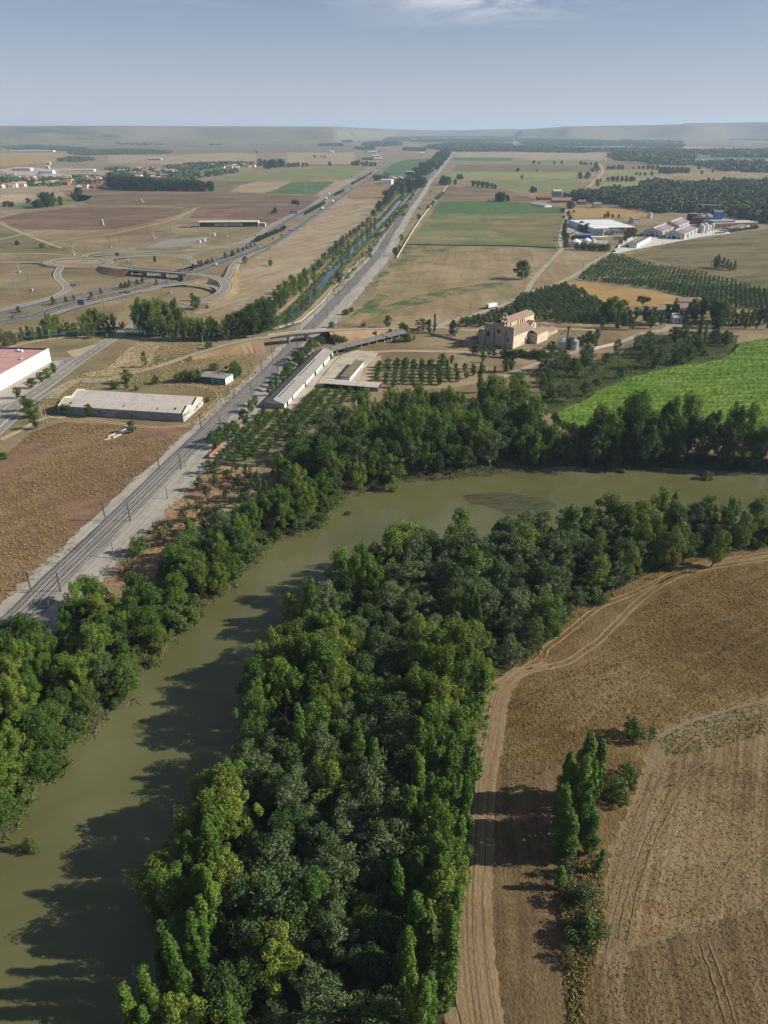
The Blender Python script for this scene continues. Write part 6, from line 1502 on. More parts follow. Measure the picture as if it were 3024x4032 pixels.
tufts('ditch_grass', 'L 340,700 560,600 600,900 590,1150 520,1330 470,1500 460,1698 370,1698 370,1450 330,1200 300,900', 2600, .22, 9, MT2, 'dry grass along the ditch between the fields', .3, .8, 45)
tufts('track_grass', 'H 1545,870 1500,1000 1480,1200 1440,1400 K 1390,0 1370,250 1340,500 1320,800 1290,1050 1280,1250 1240,1500 1210,1698 1240,1698 1290,1400 1320,1100 1350,700 1385,400 1420,0 H 1470,1400 1510,1200 1550,990 1600,920', 3000, .24, 10, MT3, 'weedy fringe between the wood and the track', .25, .7, 46)
tufts('edge_grass', 'I 1900,60 1659,88 1250,148 1050,205 900,280 760,340 600,412 430,505 300,600 200,745 60,850 60,880 220,765 330,630 450,535 620,440 780,365 920,300 1060,232 1260,172 1659,118 1900,85', 2600, .24, 10, MT3, 'weedy grass fringe between the upper wood edge and the track', .25, .75, 49)
tufts('verge_grass', 'D 540,440 700,400 870,245 1100,250 1659,280 1659,560 1500,640 1330,780 1230,780 1330,560 1000,520 700,500 600,540 300,740 150,760 330,580', 9000, .3, 7, MT, 'dry grass on the waste ground round the derelict buildings', .25, .7, 47)
tufts('bare_earth_grass', 'D 1659,1050 1340,1060 1150,1240 1000,1400 G 800,60 560,340 860,340 1030,290 1060,110 1180,-10 D 1400,1400 1560,1180 1659,1130', 2600, .22, 8, MT, 'dry tufts on the bare earth beside the railway', .2, .6, 48)
F('D 1659,1050 1340,1050 1230,1130 1090,1260 960,1400 G 780,60 640,200 540,340 680,345 860,345 1030,300 1060,120 1190,-5 D 1400,1390 1500,1260 1659,1120', M_orange, .07)
# ------------------------------------------------------------------ far woods that read as one mass
def mass(name, label, polys, sp, h, seed, per=16, mat='wood', size=.42, parts=1):
    r = random.Random(seed); cl = []
    for s in polys:
        pl = [(p.x, p.y) for p in pts(s)]; xs, ys = [p[0] for p in pl], [p[1] for p in pl]
        A_ = abs(sum(pl[i - 1][0] * pl[i][1] - pl[i][0] * pl[i - 1][1] for i in range(len(pl)))) / 2
        n, t_ = min(int(A_ / sp ** 2), 6000), 0
        while n > 0 and t_ < 200000:
            t_ += 1; x, y = r.uniform(min(xs), max(xs)), r.uniform(min(ys), max(ys))
            if not inpoly(x, y, pl): continue
            n -= 1; hh = h * r.uniform(.65, 1.25); w_ = sp * r.uniform(.45, .75); cl.append(((x, y, hh * .5), (w_, w_, hh * .52)))
    o = bpy.data.objects.new(name, quadmesh(name, leaf_arrays(cl, sp * size * .62, per, .3, .6, shell=.7), ML[mat])); COL.objects.link(o); tag(o, label, 'wood', kind='stuff')
mass('far_wood', 'dense dark wood filling the middle distance behind the green halls', ['C 340,640 480,602 620,592 820,590 835,548 905,532 960,535 1040,545 1100,556 1300,546 1659,540 1900,540 1900,800 1659,795 1580,785 1510,765 1400,742 1250,722 1100,722 950,725 840,702 720,690 700,670 560,668 440,645'], 9.5, 14, 51, 46)
mass('far_wood', 'broad river woods in haze toward the right horizon', ['C 0,300 20,325 230,330 420,333 640,325 660,345 620,365 700,385 900,395 1000,380 1170,375 1200,345 1100,320 900,312 740,312 560,318 300,308 100,296', 'C 860,400 900,410 1200,418 1250,415 1180,402 950,392', 'C 1230,410 1300,440 1420,455 1659,462 1900,470 1900,420 1659,405 1400,398', 'C 1090,325 1659,322 1900,325 1900,355 1659,350 1200,345', 'C 1300,360 1659,366 1900,372 1900,350 1400,352',
 'B 1100,300 1180,315 1280,325 1659,325 1659,285 1400,270 1280,275 1150,290', 'B 690,290 760,296 940,284 940,272 780,266 700,276', 'C 0,240 100,290 400,290 700,288 1100,300 1110,285 700,268 500,252 250,240', 'B 1000,262 1300,268 1659,262 1659,248 1300,248 1050,252', 'B 560,232 900,240 1300,236 1659,240 1659,233 1300,230 900,233', 'B 300,262 620,266 620,258 300,256', 'B 640,312 760,316 760,309 650,307', 'B 950,318 1090,322 1090,312 960,311', 'C 0,215 500,222 1100,232 1100,222 500,214 0,208', 'C 1100,245 1659,262 1659,252 1100,238', 'C 700,262 1100,270 1100,264 700,256', 'B 400,290 560,292 560,285 420,284', 'B 820,255 1000,258 1000,250 840,249'], 26, 15, 52, 18)
mass('far_wood', 'scattered woods and pine plantations on the far left slopes', ['A 0,196 200,192 345,196 330,225 250,248 0,252', 'A 650,188 900,182 1150,190 1230,210 1290,242 1150,262 1000,255 900,240 780,225 620,215', 'A 745,268 900,266 1070,270 1065,288 900,290 760,284', 'A 590,222 700,238 730,250 620,245', 'A 1360,240 1520,250 1659,258 1659,272 1450,268 1370,255', 'A 1340,280 1440,276 1445,290 1360,292', 'A 1200,210 1520,212 1659,222 1659,232 1400,228', 'B 0,228 200,226 520,238 520,246 200,244 0,246', 'A 320,205 560,215 560,235 360,228'], 34, 8, 53, 12)
mass('far_wood', 'village greenery of gardens and trees at the left', ['A 0,275 200,280 420,295 560,305 600,320 520,330 400,320 240,310 120,315 0,300', 'A 440,325 650,315 900,310 1000,320 1110,325 1110,338 950,342 700,345 560,350 450,340', 'A 380,375 480,365 600,370 600,385 480,392 390,390', 'A 680,440 740,432 840,436 830,448 700,448', 'A 1060,425 1200,408 1400,398 1659,400 B 90,400 60,410 A 1659,425 1500,418 1350,440 1300,450 1250,470 1150,460', 'A 700,470 860,450 1000,445 1150,460 1290,470 1295,500 1200,520 1080,515 1000,490 850,490 720,500', 'A 1340,460 1400,450 1540,445 1530,462 1420,480 1345,488', 'A 0,500 130,505 250,510 420,500 480,490 470,520 330,530 200,548 60,545 0,555', 'A 470,490 600,488 700,500 730,540 680,560 560,560 490,545', 'A 190,540 380,538 380,550 195,550', 'A 1090,490 1280,470 1295,498 1150,520'], 17, 6.5, 54, 16)
# ------------------------------------------------------------------ works, houses and halls farther off
def dirframe(name, label, cat, p, ang, group=None):
    return thing(name, label, cat, (p.x, p.y, 0), math.radians(ang), group)
def text(parent, s, size, loc, mat, w=None):
    c = bpy.data.curves.new('lettering', 'FONT'); c.body = s; c.size = size; c.extrude = .02; c.align_x = 'CENTER'; c.align_y = 'CENTER'; c.space_character = 1.15; c.offset = .035
    tmp = bpy.data.objects.new('lettering_curve', c); me = bpy.data.meshes.new_from_object(tmp); bpy.data.objects.remove(tmp); me.materials.clear(); me.materials.append(BM[mat])
    o = bpy.data.objects.new('lettering', me); COL.objects.link(o); o.parent = parent; o.location = loc; o.rotation_euler = (PI / 2, 0, 0)
    return o
# long dark hall with the lettered boards
A, Bp = P('T', 350, 226), P('T', 1315, 219)
t, L = frame('metal_works_hall', 'long dark hall with a pale roof and lettered boards on its front', 'hall', A, Bp)
walls_gable(L, 17, 6.6, 8., 'x').build('wall', BM['black'], t); roof_gable(L, 17, 6.6, 8., 'x', ov=.5).build('roof', BM['bone'], t)
part(t, 'end_wall', 'white', (L + .02, -.3, -.3, L + .35, 17.3, 7.3)); 
for a, b, s in ((.264, .505, 'ALUMINIO'), (.53, .736, 'LACADO')):
    q = part(t, 'sign_board', 'bone', (L * a, -.12, 2.0, L * b, -.03, 4.9)); text(q, s, 2.75, (L * (a + b) / 2 + (1.5 if s[0] == 'A' else -.6), -.15, 3.45), 'dark')
part(t, 'canopy_roof', 'fibredark', (-18.5, -7, 6.3, 2.5, 7, 6.55))
for x in (-18, -13, -8, -3, 2): part(t, 'post', 'bone', (x - .22, -6.9, -.3, x + .22, -6.5, 6.3))
part(t, 'brick_annex', 'brick', (L + .4, 1, -.3, L + 10, 11, 4.6)); part(t, 'annex_roof', 'bone', (L + .36, .8, 4.62, L + 10.2, 11.2, 4.9)); part(t, 'annex_wall', 'white', (L + 10.02, 1, -.3, L + 10.2, 11, 4.58))
# white hall, concrete tower, brick sheds and dark silos by the far overbridge
gable_house('white_hall', 'white hall standing at the end of the tan field', 'hall', P('U', 545, 476), P('U', 780, 478), 46, 10.2, 11.6, 'white', 'bone')
p = P('U', 636, 398); t = dirframe('grain_tower', 'tall grey concrete grain tower behind the white hall', 'tower', p, 0)
part(t, 'shaft', 'conc', (0, 0, -.3, 12, 12, 21)); part(t, 'roof', 'fibre', (-.3, -.3, 21.02, 12.3, 12.3, 21.6)); part(t, 'rib', 'conc', *[(x, -.15, 0, x + .5, -.02, 20.9) for x in (2, 4.5, 7, 9.5)]); part(t, 'penthouse', 'brick', (0, 2, 21.6, 4, 6, 23.6))
for x0, x1, m, lab in ((730, 890, 'bone', 'pale-fronted gabled shed right of the grain tower'), (895, 1050, 'brick', 'red brick gabled shed right of the pale-fronted one')):
    gable_house('gabled_shed', lab, 'shed', P('U', x0, 412), P('U', x1, 412), 40, 6.5, 10.5, m, 'fibre', 'y')
p = P('U', 1085, 330); t = dirframe('feed_mill', 'black silo block with white domed tops among trees', 'silo block', p, 0)
for i in range(3):
    mb = MB(); mb.lathe([(4, -.3), (4, 15), (2.6, 16.4), (.1, 17)], (5 + i * 8.2, 5, 0), 16); mb.build('silo', BM['black'], t); mb = MB(); mb.lathe([(3.4, 15.9), (2.4, 16.9), (.1, 17.5)], (5 + i * 8.2, 5, 0), 16); mb.build('silo_top', BM['white'], t)
part(t, 'loft', 'white', (24, 0, 9, 38, 8, 13)); part(t, 'leg', 'conc', (37, 0, -.3, 39, 2, 17))
mbx = pts('B 430,497 620,494 760,493 900,497 1030,499 1210,498 1290,508')
A, Bp = mbx[1], mbx[2]; t, L = frame('far_overbridge', 'slim dark overbridge crossing the distant motorway', 'bridge', A, Bp); part(t, 'deck', 'conc', (-40, -4, 6.2, L + 10, 4, 7.3)); [part(t, 'pier', 'conc', (L * k - .6, -3, -.3, L * k + .6, 3, 6.2)) for k in (.0, .3, .62, .95)]
A, Bp = mbx[4], mbx[5]; t, L = frame('far_overbridge', 'slim overbridge crossing canal and railway far away', 'bridge', A, Bp); part(t, 'deck', 'conc', (-60, -4, 6.2, L + 15, 4, 7.3)); [part(t, 'pier', 'conc', (L * k - .6, -3, -.3, L * k + .6, 3, 6.2)) for k in (.05, .35, .65, .95)]
for x0, x1, y, W, h, m, rm, lab in ((690, 760, 378, 60, 8, 'dgreen', 'green', 'dark green arched farm hall beside the far motorway'), (765, 818, 378, 25, 6, 'white', 'bone', 'low white farm shed right of the dark green hall'), (750, 806, 366, 50, 9, 'grey', 'fibre', 'grey farm hall behind the green one'), (725, 785, 337, 60, 9, 'white', 'fibre', 'white hall farthest up the motorway'), (1060, 1095, 347, 40, 9, 'white', 'bone', 'small white hall above the green wedge field'), (475, 500, 332, 40, 8, 'white', 'bone', 'tiny white farm building in the far tan field')):
    gable_house('farm_hall', lab, 'farm hall', P('B', x0, y), P('B', x1, y), W, h, h + 4, m, rm)
# ruins and oddments in the ploughed fields
p = P('B', 100, 682); t = dirframe('ruin', 'roofless ruin of low tan walls in the ploughed field', 'ruin', p, 5)
part(t, 'wall', 'bone', (0, 0, -.3, 3, 1, 8), (9, 0, -.3, 12, .8, 5), (12, 0, -.3, 30, .8, 3), (30, 0, -.3, 34, .8, 4.4), (38, 0, -.3, 48, .8, 2.6), (12, 8, -.3, 46, 8.8, 3.2), (50, 2, -.3, 58, 3, 2))
p = P('A', 655, 803); t = dirframe('brick_pillar', 'lone leaning brick pillar in the brown field', 'pillar', p, 0); part(t, 'shaft', 'bone', (0, 0, -.4, 3.6, 3., 8.5)); part(t, 'base', 'stoned', (-.5, -.5, -.3, 4.2, 3.5, .8)); t.rotation_euler.y = -.06
p = P('A', 900, 652); t = dirframe('shrine', 'small pale wayside structure in the brown field', 'shrine', p, 0); part(t, 'base', 'bone', (0, 0, -.3, 9, 5, 1.4)); part(t, 'pillar', 'bone', (3, 1, 1.4, 5.5, 4, 6))
for x, y, w_, lab in ((1264, 918, 7, 'white container box on the old hardstanding, the left of two'), (1290, 908, 8, 'white container box on the old hardstanding, the right of two'), (1360, 872, 7, 'white container box beyond the old hardstanding')):
    p = P('A', x, y); t = dirframe('container', lab, 'container', p, 4); part(t, 'body', 'white', (0, 0, 0, w_, 4, 3.6)); part(t, 'door', 'steel', (w_ * .3, -.06, .1, w_ * .6, -.02, 3)); part(t, 'roof', 'bone', (-.1, -.1, 3.62, w_ + .1, 4.1, 3.75))
wall_line('ruined red wall with a pale footing above the interchange', 'A 1172,965 1195,963', 3.2, 'brick', 1.2); wall_line('low pale footing of the ruined red wall', 'A 1197,964 1255,962', .8, 'bone', 1.2, 'low_wall')
p = P('D', 735, 868); t = dirframe('stone_trough', 'broken pale concrete trough on the scrub land', 'trough', p, 62); part(t, 'side', 'bone', (0, 0, 0, 13, .5, .7), (0, 3.2, 0, 12, 3.7, .7)); part(t, 'end', 'bone', (12.2, .3, 0, 13, 5.5, 1.5), (-4, 1.2, 0, -.3, 2.2, .4)); part(t, 'rubble', 'stoned', *[(rnd.uniform(1, 11), rnd.uniform(.6, 2.4), 0, rnd.uniform(1, 11), rnd.uniform(.9, 3), rnd.uniform(.2, .5)) for _ in range(10)])
# white factory on the lane
t = dirframe('white_factory', 'white flat-roofed factory with steel tanks along its front', 'factory', P('N', 425, 322), 6)
L, W = 62, 92
part(t, 'wall', 'white', (0, 0, -.3, 40, W, 6.4)); part(t, 'front_wall', 'bluel', (22, -.25, -.3, 62, -.03, 5.6), (40.02, 0, -.3, 62, W, 6.2)); rf = part(t, 'roof', 'white', (-.5, -.6, 6.42, 62.5, W + .5, 7.0))
part(rf, 'roof_ridge', 'white', *[(0, y, 7.0, 62, y + .7, 7.6) for y in (14, 30, 46, 62, 78)]); part(t, 'gable_block', 'white', (0, -9, -.3, 21, -.3, 7.2)); part(t, 'grey_block', 'bone', (23, -24, -.3, 50, -8, 5)); part(t, 'grey_roof', 'fibredark', (22.6, -24.4, 5.02, 50.4, -7.6, 5.5)); part(t, 'tower_block', 'brick', (39, -18, 5.5, 47, -10, 8)); part(t, 'window', 'glass', *[(x, -24.07, 2.2, x + 3, -24.01, 3.4) for x in (26, 32, 38, 44)])
q = P('N', 432, 372)
for i in range(5):
    pp = P('N', 440 + i * 31, 370); silo('tall steel tank in the row before the white factory', pp.x, pp.y, 1.75, 9.5, 'silo', 'silo', 'steel tanks before the white factory', 'tank')
t = dirframe('blue_shed', 'blue open-fronted shed left of the steel tanks', 'shed', P('N', 238, 402), 2); part(t, 'roof', 'blue', (-.4, -.5, 4.4, 21, 14, 4.9)); part(t, 'wall', 'bluel', (0, 12, -.3, 20, 12.3, 4.35), (17, 0, -.3, 20.5, 11.9, 4.3)); [part(t, 'post', 'steel', (x, 0, -.3, x + .3, .3, 4.38)) for x in (0, 5, 10, 15)]
t = dirframe('canopy', 'white canopy over parked machines before the steel tanks', 'canopy', P('N', 428, 414), 2); part(t, 'roof', 'white', (0, 0, 3.4, 21, 7, 3.8)); [part(t, 'post', 'steel', (x, .3, -.3, x + .3, .6, 3.38)) for x in (.3, 7, 14, 20)]
for x, y, R_, H_, lab in ((214, 500, 6.4, 6, 'largest white round tank beside the clipped hedge'), (362, 458, 5.2, 4, 'middle white round tank behind the clipped hedge'), (453, 462, 2.2, 4.5, 'small white domed tank behind the clipped hedge')):
    p = P('N', x, y); silo(lab, p.x, p.y, R_, H_, 'white', 'white', None, 'storage_tank')
gable_house('white_store', 'small white gabled store left of the white factory', 'store', P('N', 155, 222), P('N', 232, 222), 13, 5, 7.6, 'bluel', 'white', 'y'); gable_house('beige_shed', 'beige shed with a blue door behind the white factory', 'shed', P('N', 970, 200), P('N', 1058, 198), 14, 6, 8, 'bone', 'stoned' if 0 else 'tile')
for i, (x, y) in enumerate(((1170, 125), (1195, 128))): p = P('N', x, y); silo('upright pale silage silo at the track behind the factory', p.x, p.y, 2.3, 8, 'white', 'steel', 'pale silos behind the factory')
sheet('yard', 'N 100,330 120,225 250,225 260,300 240,400 640,420 620,470 300,440 130,440', .12, M_apron, .2)
# green halls
YD = 'N 660,600 880,430 1000,380 1160,380 1310,385 1600,400 1659,380 O 700,400 1000,360 1230,330 1240,400 1000,420 560,500 330,545 0,605 N 800,585'
sheet('yard', YD, .12, plain('white_yard', (.50, .47, .42), .15, .1, .9, .2, obj=False), .1)
ANG = -34
def green_hall(label, p, W, L, e, r):
    t = dirframe('green_hall', label, 'factory hall', p, ANG)      # x along the front, y away
    walls_gable(W, L, e, r, 'y').build('wall', BM['green'], t); mb = MB(); mb.extr([(-.02, -.3), (W + .02, -.3), (W + .02, e), (W / 2, r - .05), (-.02, e)], 0, .15); mb.v = [(v[1], -v[0] - .02, v[2]) for v in mb.v]
    fr = mb.build('gable_front', BM['panel'], t)
    part(fr, 'mullion', 'dgreen', *[(W * k - .1, -.24, -.2, W * k + .1, -.18, e + (r - e) * (1 - abs(2 * k - 1)) - .1) for k in (.02, .2, .36, .5, .64, .8, .98)], *[(.2, -.26, z, W - .2, -.19, z + .14) for z in (2.2, 4.4, e - .2)])
    for k, z in ((.26, 5), (.33, 6.4), (.42, 5.6), (.5, 7), (.5, 8.2), (.58, 5.6), (.67, 6.4), (.74, 5), (.3, 4.4), (.42, 4.4), (.5, 4.5)): part(fr, 'window', 'glass', (W * k - .7, -.3, z - .55, W * k + .7, -.25, z + .55))
    part(fr, 'doorway', 'dark', (W * .4, -.3, 0, W * .62, -.25, 3.4)); part(fr, 'doorway', 'dark', (W * .2, -.3, 0, W * .3, -.25, 2.6)); part(fr, 'doorway', 'dark', (W * .74, -.3, 0, W * .84, -.25, 2.6))
    rf = roof_gable(W, L, e, r, 'y', ov=.6).build('roof', BM['hallred'], t); k = (r - e) / (W / 2)
    mb = MB(); a, b = W * .56, W * .90; y0, y1 = L * .30, L * .86
    zf = lambda x: r - k * (x - W / 2) + .30
    mb.quad((a, y0, zf(a)), (b, y0, zf(b)), (b, y1, zf(b)), (a, y1, zf(a))); mb.build('solar_array', BM['solar'], rf)
    part(rf, 'ridge_light', 'cream', (W / 2 - .9, 0, r - .1, W / 2 + .9, L, r + .75)); part(rf, 'gutter', 'cream', (W + .1, -.6, e - .6, W + .9, L + .6, e + .1))
    for i in range(int(L / 5)): part(t, 'buttress', 'white' if i % 4 else 'green', (W + .02, 1 + i * 5, -.3, W + .7, 3.2 + i * 5, e - .7))
    return t
p1 = P('O', 108, 424); p2 = P('O', 392, 458)
d_ = Vector((math.sin(math.radians(-ANG)), math.cos(math.radians(ANG)), 0)); d_ = Vector((-math.sin(math.radians(ANG)), math.cos(math.radians(ANG)), 0))
green_hall('green factory hall with a glazed gable, the left one of the front pair', p1, 23, 64, 6.6, 10.2)
green_hall('green factory hall with a glazed gable, the right one of the front pair', p2, 22.5, 76, 6.6, 10.2)
green_hall('third green factory hall behind the left front one', p1 + d_ * 66 + Vector((4, -3, 0)), 23, 62, 8.2, 12.6)
for i, (x, y, h) in enumerate(((850, 385, 12), (880, 392, 10), (905, 378, 12.5), (930, 388, 11), (965, 372, 9), (1005, 350, 9), (690, 445, 4))):
    p = P('O', x, y); t = dirframe('white_silo', ('white upright silo in the cluster beside the right green hall' if i < 5 else ('white silo standing apart by the orange brick building' if i == 5 else 'short white tank at the corner of the right green hall')), 'silo', p, 0, 'white silos beside the green hall' if i < 5 else None)
    mb = MB(); mb.lathe([(2.3, -.3), (2.3, h - 1), (1.7, h - .3), (.1, h)], n=14); mb.build('shell', BM['white'], t); part(t, 'ladder', 'steel', (-.3, -2.42, 0, .3, -2.31, h - 1)); part(t, 'cap', 'steel', (-.5, -.5, h - .1, .5, .5, h + .5))
p = P('O', 1002, 300); t = dirframe('blue_tower', 'tall blue clad process tower with pale vertical stripes', 'tower', p, -20); part(t, 'shaft', 'blue', (0, 0, -.3, 12, 12, 20)); part(t, 'roof', 'bluel', (-.3, -.3, 20.02, 12.3, 12.3, 20.6)); part(t, 'stripe', 'bluel', *[(x, -.12, 0, x + 1.1, -.02, 19.9) for x in (3.2, 7.4)], (12.02, 2, 0, 12.12, 4, 19.9), (12.02, 7, 0, 12.12, 9, 19.9))
for i, x in enumerate((700, 728, 756)): p = P('O', x, 262); silo('dark steel silo in the row behind the green halls', p.x, p.y, 4., 13.5, 'steel' if 0 else 'black', 'steel', 'dark silos behind the green halls')
for x, lab in ((840, 'broad pale silo beneath the conveyor gantry'), (930, 'dark broad silo right of the gantry')): p = P('O', x, 262); silo(lab, p.x, p.y, 7., 11., 'steel', 'steel')
p = P('O', 770, 262); t = dirframe('conveyor_gantry', 'steel conveyor gantry on lattice masts above the silos', 'gantry', p, -6)
mb = MB(); mb.tube((0, 0, 27), (34, 0, 25.5), .7, .7, 5); mb.build('conveyor', BM['steel'], t)
for x, h in ((0, 27.5), (34, 31)):
    mb = MB(); [mb.tube((x + a, b, -.3), (x, 0, h), .22, .16, 4) for a, b in ((-6, -4), (6, -4), (6, 4), (-6, 4))]; mb.tube((x - 3, 0, h / 2), (x + 3, 0, h / 2), .15, .15, 4); mb.build('mast', BM['steel'], t)
t = dirframe('brick_factory', 'orange brick factory block with low grey roofs right of the white silos', 'factory', P('O', 1015, 335), 14); part(t, 'wall', 'orange', (0, 0, -.3, 75, 26, 6.6)); part(t, 'roof', 'fibre', (-.4, -.4, 6.62, 75.4, 26.4, 7.2)); part(t, 'upper_block', 'brick', (4, 6, 7.2, 40, 24, 9)); part(t, 'upper_roof', 'bluel', (3.5, 5.5, 9.02, 40.5, 24.5, 9.5)); part(t, 'window', 'glass', *[(x, -.08, 2.6, x + 5, -.02, 4.2) for x in range(6, 70, 9)])
t = dirframe('brick_block', 'red brick block between the green hall and the blue tower', 'factory block', P('O', 760, 275), 0); part(t, 'wall', 'redtile', (0, 0, -.3, 40, 22, 9)); part(t, 'roof', 'hallred', (-.3, -.3, 9.02, 40.3, 22.3, 9.6)); part(t, 'annex', 'bluel', (14, -12, -.3, 42, -.05, 6)); part(t, 'annex_roof', 'bluel', (13.7, -12.3, 6.02, 42.3, .05, 6.4))
A, Bp = P('O', 1245, 372), P('O', 1580, 300); t, L = frame('long_white_shed', 'long low white shed with a grey roof at the field edge', 'shed', A, Bp); part(t, 'wall', 'white', (0, 0, -.3, L, 13, 3.2)); rf = MB(); rf.extr([(-.5, 3.22), (6.5, 4.6), (13.5, 3.22), (13.5, 3.45), (6.5, 4.85), (-.5, 3.45)], -.4, L + .4); rf.build('roof', BM['fibredark'], t)
for i in range(14): part(t, 'roof_vent', 'bone', (6 + L * i / 15, 6, 4.7, 7.4 + L * i / 15, 7, 5.4))
A, Bp = P('N', 865, 510), P('N', 992, 525); t, L = frame('low_white_block', 'low white block with a vented grey roof at the yard gate', 'block', A, Bp)
t.rotation_euler.z = math.radians(-30); W = 14; L = 78
part(t, 'wall', 'white', (0, 0, -.3, W, L, 3.6)); rf = part(t, 'roof', 'fibredark', (-.3, -.3, 3.62, W - 1, L + .3, 4.)); part(t, 'parapet', 'white', (W - .95, -.3, 3.6, W + .25, L + .3, 4.6)); [part(rf, 'roof_vent', 'bone', (3.6, 18 + i * 5, 4., 4.8, 20 + i * 5, 4.9)) for i in range(11)]; part(t, 'doorway', 'dark', (1, -.08, 0, 4.4, -.02, 2.9))
wall_line('pale yard wall climbing to the gate of the green halls', 'N 770,520 810,470 890,425 960,395', 2.2, 'bone')
# farmhouse by the conifers, ruined brick farm
for x0, x1, y, W, lab, wm, rm in ((1072, 1150, 1372, 12, 'white farmhouse with a low tiled roof among dark conifers', 'white', 'tile'), (1080, 1230, 1330, 10, 'ruined pale farm range with broken roofs behind the farmhouse', 'cream', 'tile'), (880, 1000, 1385, 12, 'tile-roofed farm range left of the conifers', 'cream', 'tile'), (1040, 1115, 1435, 8, 'small white outbuilding half hidden under trees', 'white', 'bone')):
    t, L = gable_house('farmhouse', lab, 'farmhouse', P('C', x0, y), P('C', x1, y), W, 4.2, 6.4, wm, rm); part(t, 'window', 'dark', *[(L * k, -.06, 1.4, L * k + 1.1, -.02, 2.8) for k in (.2, .5, .8)])
for x0, x1, y, h, wm, rm, lab in ((165, 260, 640, 5, 'brick', 'redtile', 'ruined red brick farm range beside the lane'), (265, 320, 618, 11, 'grey', 'fibre', 'tall grey ruined house of the brick farm'), (260, 380, 655, 4, 'brick', 'tile', 'long brick wall range before the ruined farm'), (430, 480, 668, 5, 'brick', 'redtile', 'red-roofed brick house among the trees'), (530, 580, 692, 7, 'cream', 'tile', 'square cream house among the dark trees'), (335, 390, 650, 5, 'brick', 'redtile', 'small red-roofed barn at the end of the brick farm')):
    gable_house('farm_building', lab, 'farm building', P('C', x0, y), P('C', x1, y), 16, h, h + 3, wm, rm)
A, Bp = P('C', 212, 686), P('C', 240, 682); t, L = frame('poultry_shed', 'long pale poultry shed at the lucerne corner', 'shed', A, Bp); walls_gable(L, 46, 3.4, 5.2, 'y').build('wall', BM['white'], t); roof_gable(L, 46, 3.4, 5.2, 'y').build('roof', BM['fibre'], t); t.rotation_euler.z -= .45
gable_house('shed', 'white shed at the edge of the lucerne field copse', 'shed', P('B', 1520, 650), P('B', 1545, 648), 8, 3, 4, 'bone', 'bone')
# village
VIL = 'A 20,555 45,552 70,556 130,548 320,536 345,530 405,512 425,500 440,520 420,535 540,560 565,545 590,560 610,565 625,555 640,545 660,540 580,505 600,512 555,520 520,500 715,550 505,560 835,485 815,478 860,480 900,482 945,468 990,505 1020,488 1050,492 980,478 1045,470 905,440 925,438 1130,465 1160,425 1350,420 1470,425 1500,428 1560,415 1580,420 1450,432 1620,405 1640,415 205,520 170,500 40,480 10,470 95,495 270,540'
t0 = None; wm_ = ['white', 'cream', 'bone', 'brick', 'cream']; rm_ = ['redtile', 'tile', 'redtile', 'red', 'bone']
for s in VIL.split()[1:]:
  x0_, y0_ = map(float, s.split(','))
  for rep in range(3):
    x, y = x0_ + (rnd.uniform(-45, 45) if rep else 0), y0_ + (rnd.uniform(-7, 7) if rep else 0); w_ = rnd.uniform(10, 20); p = P('A', x, y); q = p + Vector((w_, rnd.uniform(-6, 6), 0)); e = rnd.choice((4, 5, 6.5))
    gable_house('village_house', 'small village house among trees beyond the ploughed fields', 'house', p, q, rnd.uniform(9, 14), e, e + 2.6, rnd.choice(wm_), rnd.choice(rm_), 'x', 'houses of the village beyond the ploughed fields')
for s, L_, W, h, m, lab in (('A 80,450', 60, 30, 8, 'bone', 'long pale works hall at the left above the village'), ('A 250,470', 45, 20, 9, 'white', 'white works hall in the pale yards above the village'), ('A 395,452', 110, 18, 5, 'white', 'very long low pale hall beyond the village'), ('A 295,437', 12, 12, 9, 'bone', 'small pale tower of the works above the village'), ('A 60,327', 260, 30, 7, 'white', 'very long white shed far away at the left'), ('A 760,452', 200, 14, 4, 'bone', 'long grey low building beyond the village trees'), ('A 300,410', 14, 14, 8, 'bone', 'pale squat tower in the quarry ground'), ('A 955,380', 60, 26, 7, 'stoned', 'ruined grey farm in the far tan field'), ('C 5,245', 330, 40, 14, 'white', 'long white hall on the hazy right horizon')):
    t_ = s.split(); x, y = map(float, t_[1].split(',')); p = P(t_[0], x, y); gable_house('works_hall', lab, 'hall', p, p + Vector((L_, 0, 0)), W, h, h + 2, m, 'bone')
for s in ('A 0,440 180,425 420,440 560,445 550,452 380,455 200,480 0,470', 'A 230,470 330,455 420,470 400,490 300,488'): sheet('field', s, .3, M_apron, .3)

